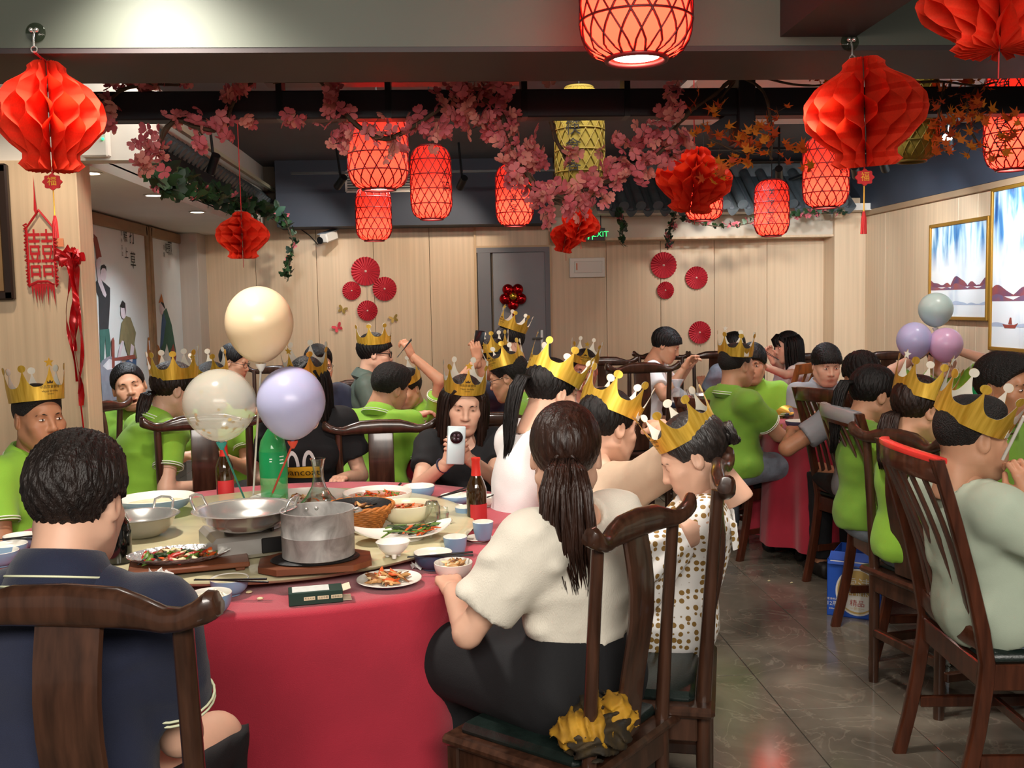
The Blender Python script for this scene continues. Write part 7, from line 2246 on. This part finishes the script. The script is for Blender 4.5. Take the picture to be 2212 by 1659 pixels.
# framed picture cut by the edge
c = aty(-20, 505, 5.06); fr_ = aty(24, 505, 5.06); z0, z1 = aty(10, 648, 5.06).z, aty(10, 354, 5.06).z
e = empty('framed_picture', (fr_.x, 5.06, (z0 + z1) / 2), 0, 'dark framed picture on the pillar, cut by the picture edge', 'picture')
hh = (z1 - z0)
MB().bbox((-.022, 0, 0), (.045, .04, hh), .008).bbox((-.35, 0, hh / 2 - .022), (.70, .04, .045), .008).bbox((-.35, 0, -hh / 2 + .022), (.70, .04, .045), .008).bbox((-.68, 0, 0), (.045, .04, hh), .008).build('frame', mat('frame_dark', '#2a1d17', .35), e, None)
MB().box((-.35, .005, 0), (.64, .01, hh - .06)).build('canvas', mat('canvas_tan', '#7d5f3c', .7, var=.3, scale=5), e, None)

# ================================================================== MURAL PANELS
XM = XL + .030
M_mur = mat('mural_paper', '#cfd2cf', .7, var=.04, scale=3)
cols = {'skin': '#cdbfc4', 'black': '#2e3033', 'teal': '#3c6a60', 'olive': '#7d7350', 'red': '#8a4438', 'stone': '#8b8f9a', 'blue': '#3b5a80', 'orange': '#b06c33', 'hair': '#20201f', 'white': '#d8d8dc', 'green': '#2f5a4a'}
MCOL = {k: mat('mural_' + k, v, .8, var=.12, scale=14) for k, v in cols.items()}
def mural(label, x0, x1, prints, texts):
    pa, pb = atx(x0, 480, XL), atx(x1, 480, XL)
    zt_ = zr - .02
    e = empty('mural_panel', (XL, (pa.y + pb.y) / 2, 0), 0, label, 'mural')
    y0, y1 = pa.y - e.location.y, pb.y - e.location.y
    MB().box((.015, (y0 + y1) / 2, (.35 + zt_) / 2), (.02, y1 - y0, zt_ - .35)).build('painted_board', M_mur, e, None)
    mb = MB(); w = .07
    for yy in (y0, y1): mb.bbox((.02, yy, (.3 + zt_) / 2), (.05, w, zt_ - .3), .006)
    mb.bbox((.02, (y0 + y1) / 2, zt_ - .04), (.05, y1 - y0, .09), .006).bbox((.02, (y0 + y1) / 2, .33), (.05, y1 - y0, .09), .006)
    mb.build('frame', M_frame, e, None)
    lay = 0; by_ = {}
    for col, poly in prints:
        lay += 1
        pts = [atx(x / 2.99, 555 + y / 2.99, XM) - e.location for x, y in poly]
        mb = MB(); by_[lay] = (col, mb)
        off = .0262 + lay * .0004
        yz = [(p.y, p.z) for p in pts]
        n = len(yz)
        ar = sum(yz[i][0] * yz[(i + 1) % n][1] - yz[(i + 1) % n][0] * yz[i][1] for i in range(n))
        idx = tuple(range(n)) if ar > 0 else tuple(range(n - 1, -1, -1))
        mb.add([(off, y, z) for y, z in yz], [idx])
    for col, mb in by_.values(): mb.build('painted_figure', MCOL[col], e, None)
    mb = MB()
    for tx, px, py, s_ in texts:
        V, F = vtext(tx, s_, 1.35); c = atx(px, py, XM) - e.location
        mb.add([(.031, c.y + v[0], c.z + v[1]) for v in V], F)
    mb.build('lettering', M_ink, e, None)
def ell_(cx, cy, rx, ry, n=16): return [(cx + rx * math.cos(2 * PI * k / n), cy + ry * math.sin(2 * PI * k / n)) for k in range(n)]
mural('white mural panel of folk figures pounding with mallets beside the pillar', 166, 306, [
    ('teal', [(550, 455), (600, 450), (592, 520), (572, 640), (612, 760), (610, 800), (575, 860), (520, 880), (510, 500)]), ('blue', [(575, 870), (620, 810), (650, 900), (655, 1100), (630, 1000), (600, 880), (575, 960), (530, 940)]), ('skin', [(548, 330), (600, 310), (597, 440), (560, 440)]), ('red', [(530, 320), (615, 316), (617, 342), (530, 342)]),
    ('red', [(606, -150), (625, -130), (640, 0), (650, 180), (640, 270), (630, 60)]), ('red', [(600, -120), (628, -130), (658, 0), (632, 5)]), ('black', [(610, 170), (640, 140), (680, 170), (712, 200), (712, 280), (702, 470), (645, 470), (640, 260), (615, 200)]), ('teal', [(645, 470), (705, 465), (716, 560), (712, 640), (690, 650), (680, 520), (672, 670), (650, 680)]),
    ('skin', ell_(669, 110, 19, 48)), ('hair', [(650, 90), (655, 55), (672, 48), (686, 62), (688, 95), (680, 75), (662, 72)]), ('skin', [(618, 25), (640, 0), (655, 20), (640, 70), (655, 150), (688, 245), (680, 262), (665, 245), (632, 160), (622, 60)]),
    ('olive', [(785, 425), (812, 380), (842, 392), (878, 490), (868, 560), (886, 655), (845, 690), (815, 600), (800, 540), (770, 560)]), ('blue', [(815, 670), (880, 655), (880, 740), (800, 750)]), ('skin', ell_(797, 350, 19, 50)), ('hair', [(776, 315), (790, 280), (808, 300), (812, 380), (802, 330), (785, 330)]),
    ('skin', [(785, 540), (800, 545), (780, 620), (768, 690), (752, 690), (765, 600)]), ('skin', [(845, 560), (866, 580), (852, 680), (832, 668)]),
    ('stone', [(645, 700), (655, 670), (705, 640), (785, 655), (782, 730), (775, 920), (660, 940)]), ('white', [(660, 705), (700, 660), (775, 672), (765, 715), (690, 730)]), ('red', [(718, 535), (728, 518), (736, 540), (738, 710), (720, 722)]), ('red', [(728, 655), (868, 630), (875, 658), (738, 672)])],
    (('打草', 285, 512, .15), ('糕上', 271, 512, .10), ('家乡古法', 262, 505, .04)))
mural('white mural panel with a robed figure holding a rice tray, next to the corner', 314, 383, [
    ('green', [(1050, 360), (1078, 330), (1112, 440), (1140, 610), (1138, 660), (1100, 640), (1080, 560), (1062, 640), (1040, 600), (1048, 440)]), ('blue', [(1048, 400), (1060, 360), (1075, 420), (1055, 560), (1035, 600)]), ('skin', ell_(1046, 330, 14, 44)), ('hair', [(1040, 295), (1055, 285), (1072, 340), (1062, 330)]), ('orange', [(1026, 300), (1044, 235), (1060, 300), (1045, 290)]), ('orange', [(955, 520), (985, 520), (1030, 580), (1060, 690), (950, 700)]), ('white', [(960, 540), (985, 540), (1015, 600), (1010, 625), (965, 600)]), ('red', [(1105, 600), (1120, 560), (1140, 640), (1130, 700), (1108, 680)])],
    (('煎', 367, 538, .15), ('粑', 360, 538, .10), ('香飘', 354, 535, .05)))

# ================================================================== PAINTINGS ON THE RIGHT WALL
def painting(label, pxa, pxb, zt_, zb_, seed, fr=True):
    ya, yb_2 = atx(pxa, 600, XR).y, (atx(pxb, 600, XR).y if pxb else atx(pxa, 600, XR).y - 1.35)
    e = empty('framed_painting', (XR - .0, (ya + yb_2) / 2, (zt_ + zb_) / 2), 0, label, 'painting')
    L_, H_ = abs(ya - yb_2), zt_ - zb_
    m = bpy.data.materials.new('painting_clouds'); m.use_nodes = True
    nt = m.node_tree; N = nt.nodes; Lk = nt.links; b = N['Principled BSDF']; b.inputs['Roughness'].default_value = .6
    tc = N.new('ShaderNodeTexCoord'); mp = N.new('ShaderNodeMapping'); mp.inputs['Scale'].default_value = (1, 7, 1.3); mp.inputs['Location'].default_value = (seed, seed, 0)
    n = N.new('ShaderNodeTexNoise'); n.inputs['Scale'].default_value = 1.5; n.inputs['Detail'].default_value = 6; n.inputs['Distortion'].default_value = .5
    r = N.new('ShaderNodeValToRGB'); el = r.color_ramp.elements
    el[0].position = .34; el[0].color = (*lin('#24508f'), 1); el[1].position = .62; el[1].color = (*lin('#e4e8ea'), 1)
    k_ = el.new(.44); k_.color = (*lin('#4a86b8'), 1); k_ = el.new(.53); k_.color = (*lin('#a9c9d8'), 1)
    sp_3 = N.new('ShaderNodeSeparateXYZ'); mr = N.new('ShaderNodeMapRange'); mr.inputs['From Min'].default_value = -H_ * .02; mr.inputs['From Max'].default_value = H_ * .32
    n2 = N.new('ShaderNodeTexNoise'); n2.inputs['Scale'].default_value = 3.0; n2.inputs['Detail'].default_value = 3
    ad = N.new('ShaderNodeMath'); ad.operation = 'MULTIPLY_ADD'; ad.inputs[1].default_value = 1.5; ad.inputs[2].default_value = -.75
    ad2 = N.new('ShaderNodeMath'); ad2.operation = 'ADD'; ad2.use_clamp = True
    mx = N.new('ShaderNodeMix'); mx.data_type = 'RGBA'; mx.inputs[6].default_value = (*lin('#e2e3e2'), 1)
    Lk.new(tc.outputs['Object'], mp.inputs[0]); Lk.new(mp.outputs[0], n.inputs['Vector']); Lk.new(n.outputs['Fac'], r.inputs[0])
    Lk.new(tc.outputs['Object'], sp_3.inputs[0]); Lk.new(sp_3.outputs['Z'], mr.inputs['Value']); Lk.new(tc.outputs['Object'], n2.inputs['Vector'])
    Lk.new(n2.outputs['Fac'], ad.inputs[0]); Lk.new(mr.outputs[0], ad2.inputs[0]); Lk.new(ad.outputs[0], ad2.inputs[1])
    Lk.new(ad2.outputs[0], mx.inputs[0]); Lk.new(r.outputs['Color'], mx.inputs[7]); Lk.new(mx.outputs[2], b.inputs['Base Color'])
    MB().box((-.015, 0, 0), (.03, L_, H_)).build('canvas', m, e, None)
    mb = MB(); rn_ = random.Random(seed)
    def ridge(zb2, amp, th, mi, off):
        pts = []; n_ = 40
        for i in range(n_ + 1):
            t = i / n_; h2 = amp * abs(math.sin(t * 7 + seed) * .5 + math.sin(t * 17 + seed * 2) * .3 + math.sin(t * 31) * .12)
            pts.append((t, h2))
        vs = []
        for t, h2 in pts: vs += [(-.0305 - off, (t - .5) * L_ * .99, zb2), (-.0305 - off, (t - .5) * L_ * .99, zb2 + .01 + h2)]
        mb.add(vs, [(2 * i, 2 * i + 1, 2 * i + 3, 2 * i + 2) for i in range(n_)], mi)
    ridge(-H_ * .17, .10, 0, 0, 0); ridge(-H_ * .20, .055, 0, 1, .0006); ridge(-H_ * .36, .03, 0, 2, .0004)
    mb.build('painted_ridge', [mat('paint_red_ridge', '#9a4a3c', .6, col2='#5a4664', scale=9), mat('paint_violet_ridge', '#5f5a7c', .6, col2='#9a4f44', scale=11), mat('paint_mist', '#a9b3c4', .6, var=.15, scale=6)], e, None)
    if fr:
        mf = mat('frame_gilt', '#a3782c', .4, metal=.5); w = .03
        MB().bbox((-.02, -L_ / 2, 0), (.05, w, H_ + w), .005).bbox((-.02, L_ / 2, 0), (.05, w, H_ + w), .005).bbox((-.02, 0, H_ / 2), (.05, L_, w), .005).bbox((-.02, 0, -H_ / 2), (.05, L_, w), .005).build('frame', mf, e, None)
    return e, L_, H_
painting('blue and white landscape painting with red mountains in a gilt frame', 2017, 2142, atx(2017, 490, XR).z, atx(2017, 686, XR).z, 1.3)
e, L_, H_ = painting('tall pale landscape painting cut by the picture edge, tiny boat near its base', 2150, None, atx(2150, 412, XR).z, atx(2150, 752, XR).z, 4.1)
c = atx(2190, 700, XR) - e.location
MB().prism([(-.10, .0), (-.07, -.03), (.07, -.03), (.11, .01), (.06, -.005), (-.05, -.005)], .001, lambda x, y, z: (-.032 - z, c.y - x, c.z + y)).prism([(-.02, 0), (.0, .05), (.02, .05), (.03, 0)], .001, lambda x, y, z: (-.032 - z, c.y - x, c.z + y)).build('painted_boat', mat('paint_boat', '#8f4034', .6), e, None)

# ================================================================== BALLOONS
def balloon(label, px, py, d, wpx, hpx, m, stick_to, stick_m, base_m=None, name='balloon', confetti=False, cupm=None):
    c = atd(px, py, d); r = wpx * d / FPX / 2; hh = hpx * d / FPX
    e = empty(name, c, 0, label, 'balloon', 'balloons on sticks')
    prof = []
    n = 28
    for i in range(n + 1):
        a = PI * i / n; y = -math.cos(a); x = math.sin(a)
        if y < 0: x *= (1 - .13 * (-y) ** 1.6); z = y * 1.09
        else: z = y
        prof.append((max(1e-5, r * x), z * hh / 2 * .98))
    MB().lathe([(1e-5, prof[0][1])] + prof[1:-1] + [(1e-5, prof[-1][1])], 48).build('skin', m, e, 180)
    zb_ = prof[0][1]
    MB().lathe([(.012, zb_ - .016), (.005, zb_ - .004), (.012, zb_ + .006), (.0, zb_ + .008)], 16).build('knot', base_m or m, e, 60)
    MB().lathe([(.005, zb_ - .028), (.016, zb_ - .010), (.018, zb_ - .002), (.014, zb_ - .004), (0, zb_ - .02)], 16).build('cup_holder', cupm or stick_m, e, 60)
    MB().tube([(0, 0, zb_ - .012), tuple(Vector(stick_to) - c)], .0035, 8).build('stick', stick_m, e, 60)
    if confetti:
        rnd = random.Random(7); mb = MB()
        for k in range(34):
            low = rnd.random() < .75
            ph = rnd.uniform(.62, .97) * PI if low else rnd.uniform(.1, .9) * PI; th = rnd.uniform(0, 2 * PI)
            q = r * .975
            p = Vector((q * math.sin(ph) * math.cos(th), q * math.sin(ph) * math.sin(th), q * math.cos(ph) * hh / 2 / r * .96))
            if p.z < zb_ * .96: continue
            R = p.normalized().to_track_quat('Z', 'Y').to_matrix() @ Euler((rnd.uniform(-.3, .3), 0, 0)).to_matrix()
            s_ = rnd.uniform(.004, .009); mb.prism([(s_ * math.cos(t), s_ * math.sin(t)) for t in np.linspace(0, 6.28, 13)[:-1]], .0004, lambda x, y, z: tuple(p * .985 + R @ Vector((x, y, z))))
        mb.build('confetti', mat('confetti_gold', '#c9a227', .25, metal=.7), e, None)
    return e
M_bc, M_bl2 = mat('balloon_cream', '#e8cfa9', .28, translucent=.12), mat('balloon_lavender', '#b3b4d6', .28, translucent=.15)
M_bclr = mat('balloon_clear', '#d3d0c2', .18, alpha=.46)
zt2 = ZT
balloon('cream balloon on a white stick, highest above the front table', 560, 698, 3.30, 145, 162, M_bc, atz(546, 1084, zt2), mat('stick_white2', '#d8d4cc', .5))
balloon('clear balloon with gold confetti on a teal stick', 475, 872, 3.30, 156, 154, M_bclr, atz(531, 1084, zt2), mat('stick_teal', '#2f8d86', .5), confetti=True)
balloon('lavender balloon on a red stick', 629, 868, 3.32, 146, 156, M_bl2, atz(580, 1086, zt2), mat('stick_red', '#c8412f', .5), M_bl2)
Pb = lambda px, py: atd(px, py, 6.0)
balloon('mint balloon, top of the three before the painting', 2021, 668, 5.9, 72, 73, mat('balloon_mint', '#b9d6d3', .28, translucent=.15), Vector((atd(2012, 850, 5.9).x, atd(2012, 850, 5.9).y, .76)), mat('stick_white2', '#d8d4cc', .5))
balloon('pale violet balloon beside the pink one near the painting', 1975, 735, 5.85, 74, 80, mat('balloon_violet', '#b9bce6', .28, translucent=.15), Vector((atd(2005, 850, 5.85).x, atd(2005, 850, 5.85).y, .76)), mat('stick_white2', '#d8d4cc', .5))
balloon('pink balloon beside the pale violet one near the painting', 2042, 744, 5.8, 72, 74, mat('balloon_pink', '#d7b2d6', .28, translucent=.15), Vector((atd(2022, 850, 5.8).x, atd(2022, 850, 5.8).y, .76)), mat('stick_white2', '#d8d4cc', .5))
